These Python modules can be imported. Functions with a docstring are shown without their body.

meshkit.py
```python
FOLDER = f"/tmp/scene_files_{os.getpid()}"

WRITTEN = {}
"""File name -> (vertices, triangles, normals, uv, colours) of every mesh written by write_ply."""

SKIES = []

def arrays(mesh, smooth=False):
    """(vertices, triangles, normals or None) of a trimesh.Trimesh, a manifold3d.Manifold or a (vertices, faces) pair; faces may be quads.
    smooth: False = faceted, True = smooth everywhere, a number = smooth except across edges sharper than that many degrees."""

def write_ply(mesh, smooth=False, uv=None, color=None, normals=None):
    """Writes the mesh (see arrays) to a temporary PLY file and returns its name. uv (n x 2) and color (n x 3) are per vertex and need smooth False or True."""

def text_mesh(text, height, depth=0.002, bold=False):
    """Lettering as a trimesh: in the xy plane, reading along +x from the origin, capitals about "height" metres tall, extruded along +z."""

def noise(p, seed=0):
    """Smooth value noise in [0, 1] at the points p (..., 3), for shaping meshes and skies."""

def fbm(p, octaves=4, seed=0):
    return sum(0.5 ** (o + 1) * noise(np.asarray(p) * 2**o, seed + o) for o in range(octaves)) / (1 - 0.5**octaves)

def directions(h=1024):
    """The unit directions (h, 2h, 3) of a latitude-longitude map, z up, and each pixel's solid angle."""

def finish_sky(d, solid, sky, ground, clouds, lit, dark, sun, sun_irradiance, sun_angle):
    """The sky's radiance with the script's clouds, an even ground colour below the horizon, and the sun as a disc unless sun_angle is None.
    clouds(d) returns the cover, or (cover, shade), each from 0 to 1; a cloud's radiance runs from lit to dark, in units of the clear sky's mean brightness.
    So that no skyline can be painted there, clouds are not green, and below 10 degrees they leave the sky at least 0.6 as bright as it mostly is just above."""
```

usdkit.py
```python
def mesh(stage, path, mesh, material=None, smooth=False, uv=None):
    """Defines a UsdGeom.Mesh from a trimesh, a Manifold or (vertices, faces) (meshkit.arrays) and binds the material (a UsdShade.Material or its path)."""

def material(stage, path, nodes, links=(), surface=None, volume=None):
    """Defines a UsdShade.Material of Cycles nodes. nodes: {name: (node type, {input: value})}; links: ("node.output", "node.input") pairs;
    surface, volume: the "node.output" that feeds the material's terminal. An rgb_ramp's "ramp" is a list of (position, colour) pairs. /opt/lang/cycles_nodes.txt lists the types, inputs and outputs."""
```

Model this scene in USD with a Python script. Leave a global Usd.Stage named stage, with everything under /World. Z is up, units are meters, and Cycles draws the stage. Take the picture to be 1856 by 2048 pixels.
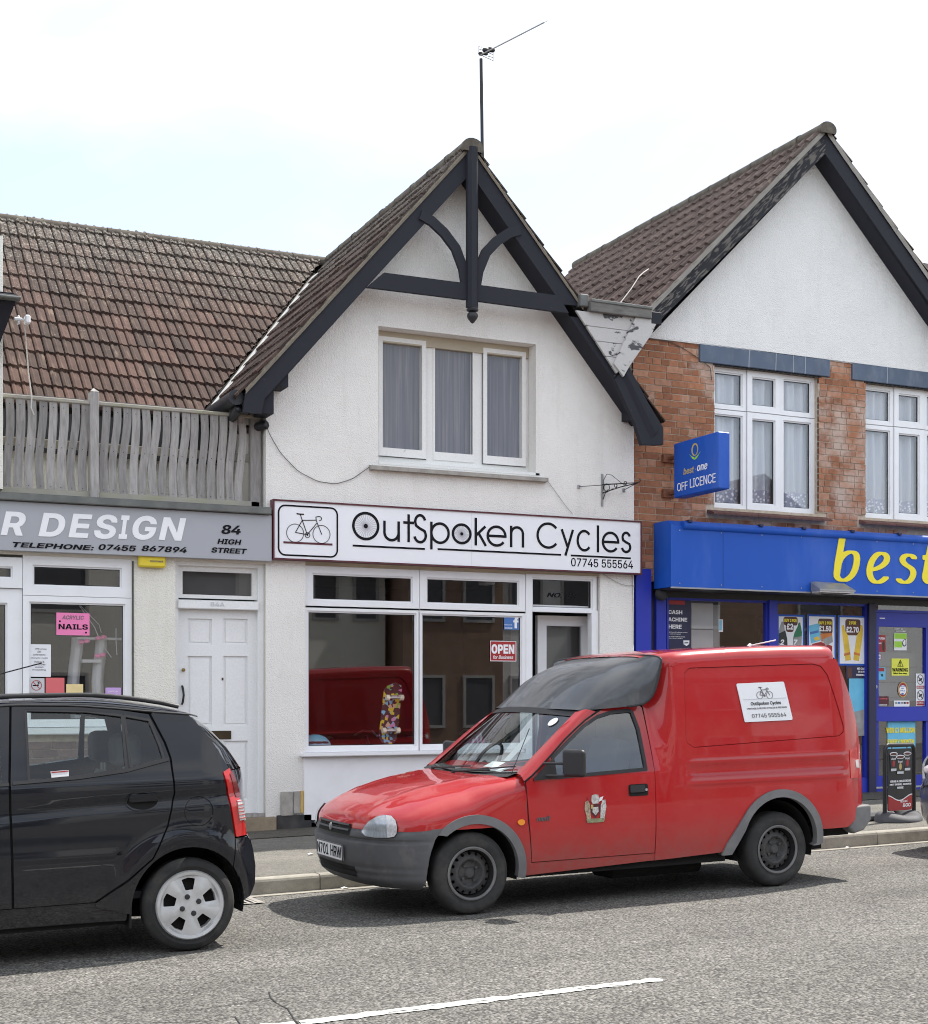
import math, glob, random
import numpy as np, trimesh, shapely, usdkit, meshkit
from shapely.geometry import Polygon, LineString, Point, box as sbox, MultiPolygon
from shapely import affinity
from shapely.ops import unary_union
from pxr import Usd, UsdGeom, UsdLux, UsdShade, Gf, Sdf, Vt
from PIL import Image, ImageDraw, ImageFont

stage = Usd.Stage.CreateInMemory()
UsdGeom.SetStageUpAxis(stage, 'Z'); UsdGeom.SetStageMetersPerUnit(stage, 1.0)
UsdGeom.Xform.Define(stage, '/World'); UsdGeom.Scope.Define(stage, '/World/Looks')
random.seed(7); RNG = np.random.default_rng(7)

# ------------------------------------------------------------------ camera, sky, sun
YAW, FPX, HOR, CAMZ, CAMY = math.radians(25), 2865.0, 1392.0, 1.455, -13.5
EXPOSURE, SKY_STRENGTH, SUN_INT = 1.45, 0.085, 0.60
SUN = np.array([.65, .21, 1.0]); SUN /= np.linalg.norm(SUN)
cam = UsdGeom.Camera.Define(stage, '/World/camera')
cs, sn = math.cos(YAW), math.sin(YAW)
cam.AddTransformOp().Set(Gf.Matrix4d(cs, -sn, 0, 0, 0, 0, 1, 0, -sn, -cs, 0, 0, 0, CAMY, CAMZ, 1))
cam.CreateHorizontalApertureAttr(36.0); cam.CreateVerticalApertureAttr(36.0 * 2048 / 1856)
cam.CreateFocalLengthAttr(FPX / 1856 * 36.0); cam.CreateVerticalApertureOffsetAttr((HOR - 1024) / 1856 * 36.0)
cam.CreateHorizontalApertureOffsetAttr(0.0); cam.CreateClippingRangeAttr(Gf.Vec2f(0.05, 2000)); cam.CreateExposureAttr(EXPOSURE)

skym = usdkit.material(stage, '/World/Looks/sky_mat', {
    'sky': ('sky_texture', {'sky_type': 'single_scattering', 'sun_disc': False, 'sun_elevation': math.asin(SUN[2]), 'sun_rotation': math.atan2(SUN[0], SUN[1]), 'aerosol_density': 1.6}),
    'tc': ('texture_coordinate', {}), 'map': ('mapping', {'scale': (1.0, 1.0, 2.1), 'location': (3.09, 1.32, 0.82)}),
    'n': ('noise_texture', {'scale': 2.3, 'detail': 6.0, 'roughness': 0.52, 'distortion': 0.25}),
    'r': ('rgb_ramp', {'ramp': [(0.38, (0.34,) * 3), (0.50, (0.58,) * 3), (0.62, (1,) * 3)]}),
    'm': ('mix_color', {'b': (6.2, 6.35, 6.5), 'use_clamp': False}), 'bg': ('background_shader', {'strength': SKY_STRENGTH})},
    [('tc.generated', 'map.vector'), ('map.vector', 'n.vector'), ('n.fac', 'r.fac'), ('r.color', 'm.fac'), ('sky.color', 'm.a'), ('m.result', 'bg.color')], surface='bg.background')
dome = UsdLux.DomeLight.Define(stage, '/World/sky')
UsdShade.MaterialBindingAPI.Apply(dome.GetPrim()).Bind(skym)
dome.GetPrim().SetCustomDataByKey('kind', 'structure')
sun = UsdLux.DistantLight.Define(stage, '/World/sun')
sun.CreateIntensityAttr(SUN_INT); sun.CreateAngleAttr(0.6); sun.CreateNormalizeAttr(True); sun.CreateColorAttr(Gf.Vec3f(1, .95, .88))
_z = SUN; _x = np.cross([0, 0, 1], _z); _x /= np.linalg.norm(_x); _y = np.cross(_z, _x)
sun.AddTransformOp().Set(Gf.Matrix4d(*_x, 0, *_y, 0, *_z, 0, 0, 0, 20, 1))

# ------------------------------------------------------------------ helpers
def q(px, py, y=0.0):
    """A point of the photograph (its own pixels) on the upright plane at depth y: its x and z."""
    t = math.tan(YAW + math.atan((px - 928) / FPX)); d = y - CAMY
    return d * t, CAMZ + (HOR - py) * (d / (cs - (px - 928) / FPX * sn)) / FPX

_count = {}
def path_for(parent, name):
    k = (parent, name); n = _count.get(k, 0); _count[k] = n + 1
    return f'{parent}/{name}' + (f'_{n:03d}' if n else '')

def tag(p, label=None, cat=None, group=None, kind=None):
    for k, v in (('label', label), ('category', cat), ('group', group), ('kind', kind)):
        if v: p.SetCustomDataByKey(k, v)

def thing(name, label=None, cat=None, group=None, kind=None, loc=None, mat4=None):
    p = path_for('/World', name); x = UsdGeom.Xform.Define(stage, p)
    if mat4 is not None: x.AddTransformOp().Set(mat4)
    elif loc is not None: x.AddTranslateOp().Set(Gf.Vec3d(*map(float, loc)))
    tag(x.GetPrim(), label, cat, group, kind); return p

def put(parent, name, mesh, mat, smooth=False, label=None, cat=None, group=None, kind=None):
    """One Mesh prim. mesh: a trimesh, a list of them, or (v, f[, normals])."""
    p = path_for(parent, name); nrm = None
    if isinstance(mesh, list): mesh = trimesh.util.concatenate(mesh)
    if isinstance(mesh, tuple) and len(mesh) == 3: nrm = mesh[2]; mesh = mesh[:2]
    m = usdkit.mesh(stage, p, mesh, MAT[mat], smooth=False if nrm is not None else smooth)
    if nrm is not None:
        m.CreateNormalsAttr(Vt.Vec3fArray.FromNumpy(np.asarray(nrm, np.float32))); m.SetNormalsInterpolation('vertex')
    tag(m.GetPrim(), label, cat, group, kind); return p

def top(name, mesh, mat, label, cat=None, smooth=False, group=None, kind=None):
    return put('/World', name, mesh, mat, smooth, label, cat, group, kind)

def box(x0, x1, y0, y1, z0, z1, c=0.0):
    x0, x1 = sorted((x0, x1)); y0, y1 = sorted((y0, y1)); z0, z1 = sorted((z0, z1))
    if c <= 0:
        b = trimesh.creation.box([x1 - x0, y1 - y0, z1 - z0]); b.apply_translation([(x0 + x1) / 2, (y0 + y1) / 2, (z0 + z1) / 2]); return b
    c = min(c, (x1 - x0) / 3, (y1 - y0) / 3, (z1 - z0) / 3); pts = []
    for sx in (0, 1):
        for sy in (0, 1):
            for sz in (0, 1):
                X, Y, Z = (x0, x1)[sx], (y0, y1)[sy], (z0, z1)[sz]; dx, dy, dz = c * (1 - 2 * sx), c * (1 - 2 * sy), c * (1 - 2 * sz)
                pts += [(X + dx, Y + dy, Z), (X + dx, Y, Z + dz), (X, Y + dy, Z + dz)]
    return trimesh.convex.convex_hull(np.array(pts))

def polys(g):
    if g.is_empty: return []
    return [p for p in getattr(g, 'geoms', [g]) if p.geom_type == 'Polygon' and p.area > 1e-9]

def ext(poly, y0, y1):
    """A shape drawn in x and z, drawn out from y0 to y1."""
    out = []
    for p in polys(poly):
        m = trimesh.creation.extrude_polygon(p, abs(y1 - y0), engine='earcut'); v = m.vertices
        m.vertices = np.c_[v[:, 0], max(y0, y1) - v[:, 2], v[:, 1]]; out.append(m)
    return trimesh.util.concatenate(out)

def glazing(x0, x1, y, z0, z1):
    """One sheet of glass facing the street."""
    return trimesh.Trimesh([(x0, y, z0), (x1, y, z0), (x1, y, z1), (x0, y, z1)], [(0, 1, 2), (0, 2, 3)], process=False)

def ring(x0, x1, z0, z1, w):
    w = w if isinstance(w, (tuple, list)) else (w,) * 4
    return sbox(x0, z0, x1, z1).difference(sbox(x0 + w[0], z0 + w[2], x1 - w[1], z1 - w[3]))

def tube(pts, r, n=8, closed=False):
    """A round bar along points; r a number or one per point."""
    P = np.asarray(pts, float); r = np.broadcast_to(np.asarray(r, float), (len(P),))
    T = np.roll(P, -1, 0) - np.roll(P, 1, 0) if closed else np.gradient(P, axis=0)
    T /= np.maximum(np.linalg.norm(T, axis=1, keepdims=True), 1e-9)
    a = np.array([0, 0, 1.0]) if abs(T[0][2]) < .9 else np.array([1.0, 0, 0]); rings = []
    for t, p, k in zip(T, P, r):
        u = np.cross(t, a); u /= max(np.linalg.norm(u), 1e-9); a = np.cross(u, t); w = np.cross(t, u)
        ang = np.arange(n) * 2 * np.pi / n; rings.append(p + k * (np.cos(ang)[:, None] * u + np.sin(ang)[:, None] * w))
    v = np.vstack(rings); f = []; m = len(P)
    for i in range(m if closed else m - 1):
        for j in range(n):
            a0, a1 = i * n + j, i * n + (j + 1) % n; b0, b1 = ((i + 1) % m) * n + j, ((i + 1) % m) * n + (j + 1) % n
            f += [(a0, b0, b1), (a0, b1, a1)]
    if not closed:
        v = np.vstack([v, P[0], P[-1]]); e = len(v)
        for j in range(n): f += [(e - 2, j, (j + 1) % n), (e - 1, (m - 1) * n + (j + 1) % n, (m - 1) * n + j)]
    return trimesh.Trimesh(v, f, process=False)

def lathe(prof, n=32, axis='z'):
    """Turns (radius, height) points round an axis."""
    P = np.asarray(prof, float); ang = np.arange(n) * 2 * np.pi / n
    v = np.stack([P[:, 0][:, None] * np.cos(ang), P[:, 0][:, None] * np.sin(ang), np.repeat(P[:, 1][:, None], n, 1)], -1).reshape(-1, 3)
    f = []
    for i in range(len(P) - 1):
        for j in range(n):
            a, b, c, d = i * n + j, i * n + (j + 1) % n, (i + 1) * n + (j + 1) % n, (i + 1) * n + j; f += [(a, b, c), (a, c, d)]
    m = trimesh.Trimesh(v, f, process=False)
    if axis == 'y': m.vertices = m.vertices[:, [0, 2, 1]] * [1, -1, 1]   # height runs to -y
    return m

def loft(rows, closed=False):
    """Skin over rows of points of equal length."""
    R = np.asarray(rows, float); m, n = R.shape[:2]; f = []
    for i in range(m - 1):
        for j in range(n if closed else n - 1):
            a, b, c, d = i * n + j, i * n + (j + 1) % n, (i + 1) * n + (j + 1) % n, (i + 1) * n + j; f += [(a, b, c), (a, c, d)]
    return trimesh.Trimesh(R.reshape(-1, 3), f, process=False)

def arc(cx, cz, r, a0, a1, n=24, rz=None):
    a = np.radians(np.linspace(a0, a1, n)); return [(cx + r * math.cos(t), cz + (rz or r) * math.sin(t)) for t in a]

def rrect(x0, x1, z0, z1, r):
    x0, x1 = sorted((x0, x1)); z0, z1 = sorted((z0, z1)); r = min(r, (x1 - x0) / 2.02, (z1 - z0) / 2.02)
    return sbox(x0 + r, z0 + r, x1 - r, z1 - r).buffer(r, 6)

_fontfile = glob.glob('/opt/blender-*/*/datafiles/fonts/Inter.woff2')[0]; _fonts = {}
def text_poly(s, weight=400, slant=0.0):
    """Lettering as flat shapes, capitals 1 unit tall, standing on z = 0."""
    f = _fonts.get(weight)
    if f is None:
        f = ImageFont.truetype(_fontfile, 110); f.set_variation_by_axes([28, weight]); _fonts[weight] = f
    x0, y0, x1, y1 = f.getbbox(s, anchor='ls'); im = Image.new('L', (int(x1 - x0) + 8, int(y1 - y0) + 8))
    ImageDraw.Draw(im).text((4 - x0, 4 - y0), s, 255, f, anchor='ls')
    on = np.pad(np.asarray(im) > 127, ((0, 0), (1, 1))).astype(np.int8)
    rows, st = np.nonzero(np.diff(on, axis=1) == 1); en = np.nonzero(np.diff(on, axis=1) == -1)[1]
    g = shapely.union_all(shapely.box(st, -rows - 1, en, -rows)).buffer(0.7).buffer(-0.7).simplify(0.6)
    k = 1 / 80.0; g = affinity.affine_transform(g, [k, 0, 0, k, -4 * k, (4 - y0) * k])
    return affinity.affine_transform(g, [1, slant, 0, 1, 0, 0]) if slant else g

def fit(g, x0, x1, z0, z1):
    a, b, c, d = g.bounds; sx, sz = (x1 - x0) / (c - a), (z1 - z0) / (d - b)
    return affinity.affine_transform(g, [sx, 0, 0, sz, x0 - a * sx, z0 - b * sz])

def fitpx(g, p0, p1, y):
    """Fits a shape into the box between two corners of the photograph (top left, bottom right) on the plane y."""
    (x0, z1), (x1, z0) = q(*p0, y), q(*p1, y); return fit(g, x0, x1, z0, z1)

def rpx(p0, p1, y):
    (x0, z1), (x1, z0) = q(*p0, y), q(*p1, y); return x0, x1, z0, z1

def clean_grid(poly, cell):
    """Cuts a flat shape into cells so that it can be bent: vertices and triangles in the plane."""
    x0, y0, x1, y1 = poly.bounds; V, F = [], []
    cx, cy = cell if isinstance(cell, tuple) else (cell, cell)
    shapely.prepare(poly)
    for i in range(int(math.floor(x0 / cx)), int(math.ceil(x1 / cx))):
        for j in range(int(math.floor(y0 / cy)), int(math.ceil(y1 / cy))):
            b = sbox(i * cx, j * cy, (i + 1) * cx, (j + 1) * cy)
            if poly.contains(b):
                n = len(V); V += [(i * cx, j * cy), ((i + 1) * cx, j * cy), ((i + 1) * cx, (j + 1) * cy), (i * cx, (j + 1) * cy)]; F += [(n, n + 1, n + 2), (n, n + 2, n + 3)]
            elif poly.intersects(b):
                for p in polys(poly.intersection(b)):
                    v, f = trimesh.creation.triangulate_polygon(p, engine='earcut'); n = len(V); V += [tuple(a) for a in v]; F += [tuple(a + n) for a in f]
    V = np.array(V); k, inv = np.unique(np.round(V, 5), axis=0, return_inverse=True); inv = inv.ravel(); F = inv[np.array(F)]
    F = F[(F[:, 0] != F[:, 1]) & (F[:, 1] != F[:, 2]) & (F[:, 0] != F[:, 2])]
    a, b, c = k[F[:, 0]], k[F[:, 1]], k[F[:, 2]]; ar = (b[:, 0] - a[:, 0]) * (c[:, 1] - a[:, 1]) - (b[:, 1] - a[:, 1]) * (c[:, 0] - a[:, 0])
    F = F[np.abs(ar) > 1e-12]; ar = ar[np.abs(ar) > 1e-12]; F[ar < 0] = F[ar < 0][:, ::-1]
    return k, F

def panel(poly, fn, cell=.05, skirt=0.02, flip=False, off=0.0):
    """A sheet: the flat shape carried onto a curved surface fn(u, v) -> points, with its edges turned in. Returns v, f, normals."""
    k, F = clean_grid(poly, cell); e = 1e-3
    u, v = k[:, 0], k[:, 1]; P = fn(u, v); N = np.cross(fn(u + e, v) - fn(u - e, v), fn(u, v + e) - fn(u, v - e))
    N /= np.maximum(np.linalg.norm(N, axis=1, keepdims=True), 1e-12)
    if flip: N = -N; F = F[:, ::-1]
    P = P + N * off
    if skirt:
        E = np.vstack([F[:, [0, 1]], F[:, [1, 2]], F[:, [2, 0]]]); key = np.sort(E, 1); _, idx, cnt = np.unique(key, axis=0, return_index=True, return_counts=True)
        B = E[idx[cnt == 1]]; n = len(P)
        ids = np.unique(B); mp = {int(a): i for i, a in enumerate(ids)}; m = len(ids)
        # edge copies so that the turned-in rim is shaded on its own
        A = P[ids]; D = A - N[ids] * skirt; R = np.zeros((m, 3))
        f2 = []
        for a, b in B:
            i, j = mp[int(a)], mp[int(b)]; w = np.cross(N[a], P[b] - P[a]); w = -w / max(np.linalg.norm(w), 1e-12); R[i] += w; R[j] += w
            f2 += [(n + i, n + m + i, n + m + j), (n + i, n + m + j, n + j)]
        R /= np.maximum(np.linalg.norm(R, axis=1, keepdims=True), 1e-12)
        P = np.vstack([P, A, D]); N = np.vstack([N, R, R]); F = np.vstack([F, np.array(f2)])
    return P, F, N

def join_vfn(L):
    n = 0; V, F, N = [], [], []
    for v, f, m in L: V.append(v); F.append(np.asarray(f) + n); N.append(m); n += len(v)
    return np.vstack(V), np.vstack(F), np.vstack(N)

def strokes(paths, w, cap=2):
    """Letters drawn with an even pen: cap 2 flat, 1 round."""
    return unary_union([LineString(p).buffer(w / 2, 8, cap_style={1: 'round', 2: 'flat'}[cap], join_style='mitre' if cap == 2 else 'round') for p in paths])

# ------------------------------------------------------------------ materials
MAT = {}
def mat(name, nodes, links, surface):
    MAT[name] = usdkit.material(stage, '/World/Looks/' + name, nodes, links, surface=surface)

def plain(name, col, rough=.5, metal=0.0, var=.12, vscale=6.0, bump=0.0, bscale=80.0, spec=.5, coat=0.0, dirt=None, dirt_scale=3.0, dirt_amt=.5, rnd=0.0, stretch=(1, 1, 1), dirt_lo=.48):
    """A painted or plain surface: base colour with a little mottling, dirt patches, fine relief."""
    c = np.array(col, float)
    n = {'g': ('geometry', {}), 'mp': ('mapping', {'scale': stretch}), 'nz': ('noise_texture', {'scale': vscale, 'detail': 4.0, 'roughness': .6}),
         'r': ('rgb_ramp', {'ramp': [(.25, tuple(c * (1 - var))), (.75, tuple(np.minimum(c * (1 + var), .95)))]}),
         'p': ('principled_bsdf', {'roughness': rough, 'metallic': metal, 'specular_ior_level': spec, 'coat_weight': coat, 'coat_roughness': .04})}
    l = [('g.position', 'mp.vector'), ('mp.vector', 'nz.vector'), ('nz.fac', 'r.fac')]; last = 'r.color'
    if rnd:
        n['oi'] = ('object_info', {}); n['rr'] = ('rgb_ramp', {'ramp': [(0, (1 - rnd,) * 3), (1, (1 + rnd,) * 3)]}); n['rm'] = ('mix_color', {'blend_type': 'multiply', 'fac': 1.0, 'use_clamp': False})
        l += [('oi.random', 'rr.fac'), (last, 'rm.a'), ('rr.color', 'rm.b')]; last = 'rm.result'
    if dirt is not None:
        n['dn'] = ('noise_texture', {'scale': dirt_scale, 'detail': 7.0, 'roughness': .68}); n['dr'] = ('rgb_ramp', {'ramp': [(dirt_lo, (0, 0, 0)), (dirt_lo + .27, (dirt_amt,) * 3)]}); n['dm'] = ('mix_color', {'b': tuple(dirt)})
        l += [('mp.vector', 'dn.vector'), ('dn.fac', 'dr.fac'), ('dr.color', 'dm.fac'), (last, 'dm.a')]; last = 'dm.result'
    l.append((last, 'p.base_color'))
    if bump:
        n['bn'] = ('noise_texture', {'scale': bscale, 'detail': 3.0, 'roughness': .6}); n['b'] = ('bump', {'strength': bump, 'distance': .01})
        l += [('g.position', 'bn.vector'), ('bn.fac', 'b.height'), ('b.normal', 'p.normal')]
    mat(name, n, l, 'p.BSDF')

def glass(name, tint=(1, 1, 1), rough=0.0, ior=1.5):
    mat(name, {'f': ('fresnel', {'IOR': ior}), 'ge': ('geometry', {}), 'mf': ('mix_float', {'b': .06}), 't': ('transparent_bsdf', {'color': tint}), 'g': ('glossy_bsdf', {'color': (1, 1, 1), 'roughness': rough}), 'm': ('mix_closure', {})},
        [('f.fac', 'mf.a'), ('ge.backfacing', 'mf.fac'), ('mf.result', 'm.fac'), ('t.BSDF', 'm.closure1'), ('g.BSDF', 'm.closure2')], 'm.closure')

def wood_paint(name, paint, under, amt, rough=.55, scale=9.0, stretch=(1, 1, 1), spec=.5, turn=None):
    """Old paint flaking from timber."""
    mat(name, {'g': ('geometry', {}), 'mp': ('mapping', {'scale': stretch} if turn is None else {'mapping_type': 'texture', 'scale': stretch, 'rotation': (0, turn, 0)}), 'n': ('noise_texture', {'scale': scale, 'detail': 7.0, 'roughness': .62, 'distortion': .4}), 'n2': ('noise_texture', {'scale': 60.0, 'detail': 3.0}),
               'r': ('rgb_ramp', {'ramp': [(amt - .015, (0, 0, 0)), (amt + .015, (1, 1, 1))]}), 'm': ('mix_color', {'a': under, 'b': paint}),
               'v': ('rgb_ramp', {'ramp': [(.3, (.93,) * 3), (.7, (1.02,) * 3)]}), 'x': ('mix_color', {'blend_type': 'multiply', 'fac': 1.0}), 'b': ('bump', {'strength': .5, 'distance': .004}), 'p': ('principled_bsdf', {'roughness': rough, 'specular_ior_level': spec})},
        [('g.position', 'mp.vector'), ('mp.vector', 'n.vector'), ('g.position', 'n2.vector'), ('n.fac', 'r.fac'), ('r.color', 'm.fac'), ('n2.fac', 'v.fac'), ('m.result', 'x.a'), ('v.color', 'x.b'), ('x.result', 'p.base_color'), ('r.color', 'b.height'), ('b.normal', 'p.normal')], 'p.BSDF')

def render_coat(name, col, stain, sc=95.0, strength=.55):
    """Painted roughcast: lumpy relief, faint grey streaks running down, hairline stains."""
    c = np.array(col)
    mat(name, {'g': ('geometry', {}), 'v': ('voronoi_texture', {'scale': sc, 'feature': 'smooth_f1', 'smoothness': .6}), 'n': ('noise_texture', {'scale': sc * .45, 'detail': 5.0, 'roughness': .7}), 'add': ('math', {'math_type': 'add'}),
               'b': ('bump', {'strength': strength, 'distance': .012}), 'mp': ('mapping', {'scale': (5, 5, .55)}), 'sn': ('noise_texture', {'scale': 1.3, 'detail': 7.0, 'roughness': .7}), 'sr': ('rgb_ramp', {'ramp': [(.52, (0, 0, 0)), (.85, (.40,) * 3)]}),
               'ln': ('noise_texture', {'scale': 2.2, 'detail': 5.0, 'roughness': .65}), 'lr': ('rgb_ramp', {'ramp': [(.3, tuple(c * .95)), (.6, tuple(c))]}), 'sm': ('mix_color', {'b': stain}),
               'fn': ('noise_texture', {'scale': 160.0, 'detail': 2.0}), 'fr': ('rgb_ramp', {'ramp': [(.3, (.90,) * 3), (.5, (1, 1, 1))]}), 'gs': ('separate_xyz', {}), 'gz': ('map_range', {'from_min': .95, 'from_max': .15, 'to_min': 0.0, 'to_max': .55, 'clamp': True}), 'gm': ('math', {'math_type': 'multiply'}), 'gx': ('mix_color', {'b': (.33, .31, .28)}), 'fm': ('mix_color', {'blend_type': 'multiply', 'fac': 1.0}), 'p': ('principled_bsdf', {'roughness': .85, 'specular_ior_level': .25})},
        [('g.position', 'v.vector'), ('g.position', 'n.vector'), ('v.distance', 'add.value1'), ('n.fac', 'add.value2'), ('add.value', 'b.height'), ('g.position', 'mp.vector'), ('mp.vector', 'sn.vector'), ('sn.fac', 'sr.fac'),
         ('g.position', 'ln.vector'), ('ln.fac', 'lr.fac'), ('lr.color', 'sm.a'), ('sr.color', 'sm.fac'), ('g.position', 'fn.vector'), ('fn.fac', 'fr.fac'), ('sm.result', 'fm.a'), ('fr.color', 'fm.b'), ('g.position', 'gs.vector'), ('gs.z', 'gz.value'), ('gz.result', 'gm.value1'), ('ln.fac', 'gm.value2'), ('fm.result', 'gx.a'), ('gm.value', 'gx.fac'), ('gx.result', 'p.base_color'), ('b.normal', 'p.normal')], 'p.BSDF')

def car_paint(name, col, rough=.32, coat=.7, dust=(.35, .3, .27), dust_amt=.12, metal=0.0, low=0.0, spec=.4):
    c = np.array(col)
    mat(name, {'g': ('geometry', {}), 'n': ('noise_texture', {'scale': 3.5, 'detail': 6.0, 'roughness': .65}), 'r': ('rgb_ramp', {'ramp': [(.4, (0, 0, 0)), (.75, (dust_amt,) * 3)]}), 'm': ('mix_color', {'a': tuple(c), 'b': dust}),
               'rr': ('rgb_ramp', {'ramp': [(.3, (rough,) * 3), (.8, (rough + .18,) * 3)]}), 's': ('separate_xyz', {}), 'lo': ('map_range', {'from_min': .62, 'from_max': .25, 'to_min': 0.0, 'to_max': low, 'clamp': True}), 'n2': ('noise_texture', {'scale': 14.0, 'detail': 5.0, 'roughness': .7}), 'mu': ('math', {'math_type': 'multiply'}),
               'm2': ('mix_color', {'b': (.11, .09, .075)}), 'p': ('principled_bsdf', {'coat_weight': coat, 'coat_roughness': .03, 'metallic': metal, 'specular_ior_level': spec})},
        [('g.position', 'n.vector'), ('n.fac', 'r.fac'), ('r.color', 'm.fac'), ('g.position', 's.vector'), ('s.z', 'lo.value'), ('g.position', 'n2.vector'), ('n2.fac', 'mu.value1'), ('lo.result', 'mu.value2'), ('m.result', 'm2.a'), ('mu.value', 'm2.fac'), ('m2.result', 'p.base_color'), ('n.fac', 'rr.fac'), ('rr.color', 'p.roughness')], 'p.BSDF')

def tile_mat(name, a, b, lichen, moss=1.0):
    """Concrete roof tiles: each its own tone, pale streaks down the slope, lichen thicker towards the ridge."""
    mat(name, {'g': ('geometry', {}), 'oi': ('object_info', {}), 'tc': ('texture_coordinate', {}), 'rc': ('rgb_ramp', {'ramp': [(0, a), (.45, tuple((np.array(a) + b) / 2)), (.8, b), (1, tuple(np.array(b) * 1.25))]}),
               'mp': ('mapping', {'scale': (16, 2.6, 2.6)}), 'sn': ('noise_texture', {'scale': 1.0, 'detail': 3.0}), 'sr': ('rgb_ramp', {'ramp': [(.60, (0, 0, 0)), (.74, (.62,) * 3)]}), 'sm': ('mix_color', {'b': (.27, .20, .15)}),
               'ln': ('noise_texture', {'scale': 38.0, 'detail': 3.0, 'roughness': .6}), 's': ('separate_xyz', {}), 'mr': ('map_range', {'from_min': 5.0, 'from_max': 7.0, 'to_min': -.08, 'to_max': .10 * moss, 'clamp': True}), 'ad': ('math', {'math_type': 'add'}),
               'lr': ('rgb_ramp', {'ramp': [(.60, (0, 0, 0)), (.68, (lichen,) * 3)]}), 'lm': ('mix_color', {'b': (.33, .31, .27)}),
               'gn': ('noise_texture', {'scale': 4.0, 'detail': 5.0}), 'gr': ('map_range', {'from_min': 5.7, 'from_max': 7.0, 'to_min': 0.0, 'to_max': 1.5 * moss, 'clamp': True}), 'gm': ('mix_color', {'b': (.075, .064, .055)}), 'gx': ('math', {'math_type': 'multiply'}),
               'dk': ('noise_texture', {'scale': 9.0, 'detail': 5.0}), 'dr': ('rgb_ramp', {'ramp': [(.35, (.72,) * 3), (.6, (1,) * 3)]}), 'dm': ('mix_color', {'blend_type': 'multiply', 'fac': 1.0}),
               'bn': ('noise_texture', {'scale': 130.0, 'detail': 3.0}), 'b': ('bump', {'strength': .35, 'distance': .006}), 'p': ('principled_bsdf', {'roughness': .88, 'specular_ior_level': .3})},
        [('oi.random', 'rc.fac'), ('g.position', 'mp.vector'), ('mp.vector', 'sn.vector'), ('sn.fac', 'sr.fac'), ('rc.color', 'sm.a'), ('sr.color', 'sm.fac'),
         ('g.position', 'ln.vector'), ('g.position', 's.vector'), ('s.z', 'mr.value'), ('ln.fac', 'ad.value1'), ('mr.result', 'ad.value2'), ('ad.value', 'lr.fac'), ('g.position', 'gn.vector'), ('s.z', 'gr.value'), ('gn.fac', 'gx.value1'), ('gr.result', 'gx.value2'), ('sm.result', 'gm.a'), ('gx.value', 'gm.fac'),
         ('gm.result', 'lm.a'), ('lr.color', 'lm.fac'), ('g.position', 'dk.vector'), ('dk.fac', 'dr.fac'), ('lm.result', 'dm.a'), ('dr.color', 'dm.b'), ('dm.result', 'p.base_color'), ('g.position', 'bn.vector'), ('bn.fac', 'b.height'), ('b.normal', 'p.normal')], 'p.BSDF')

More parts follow.
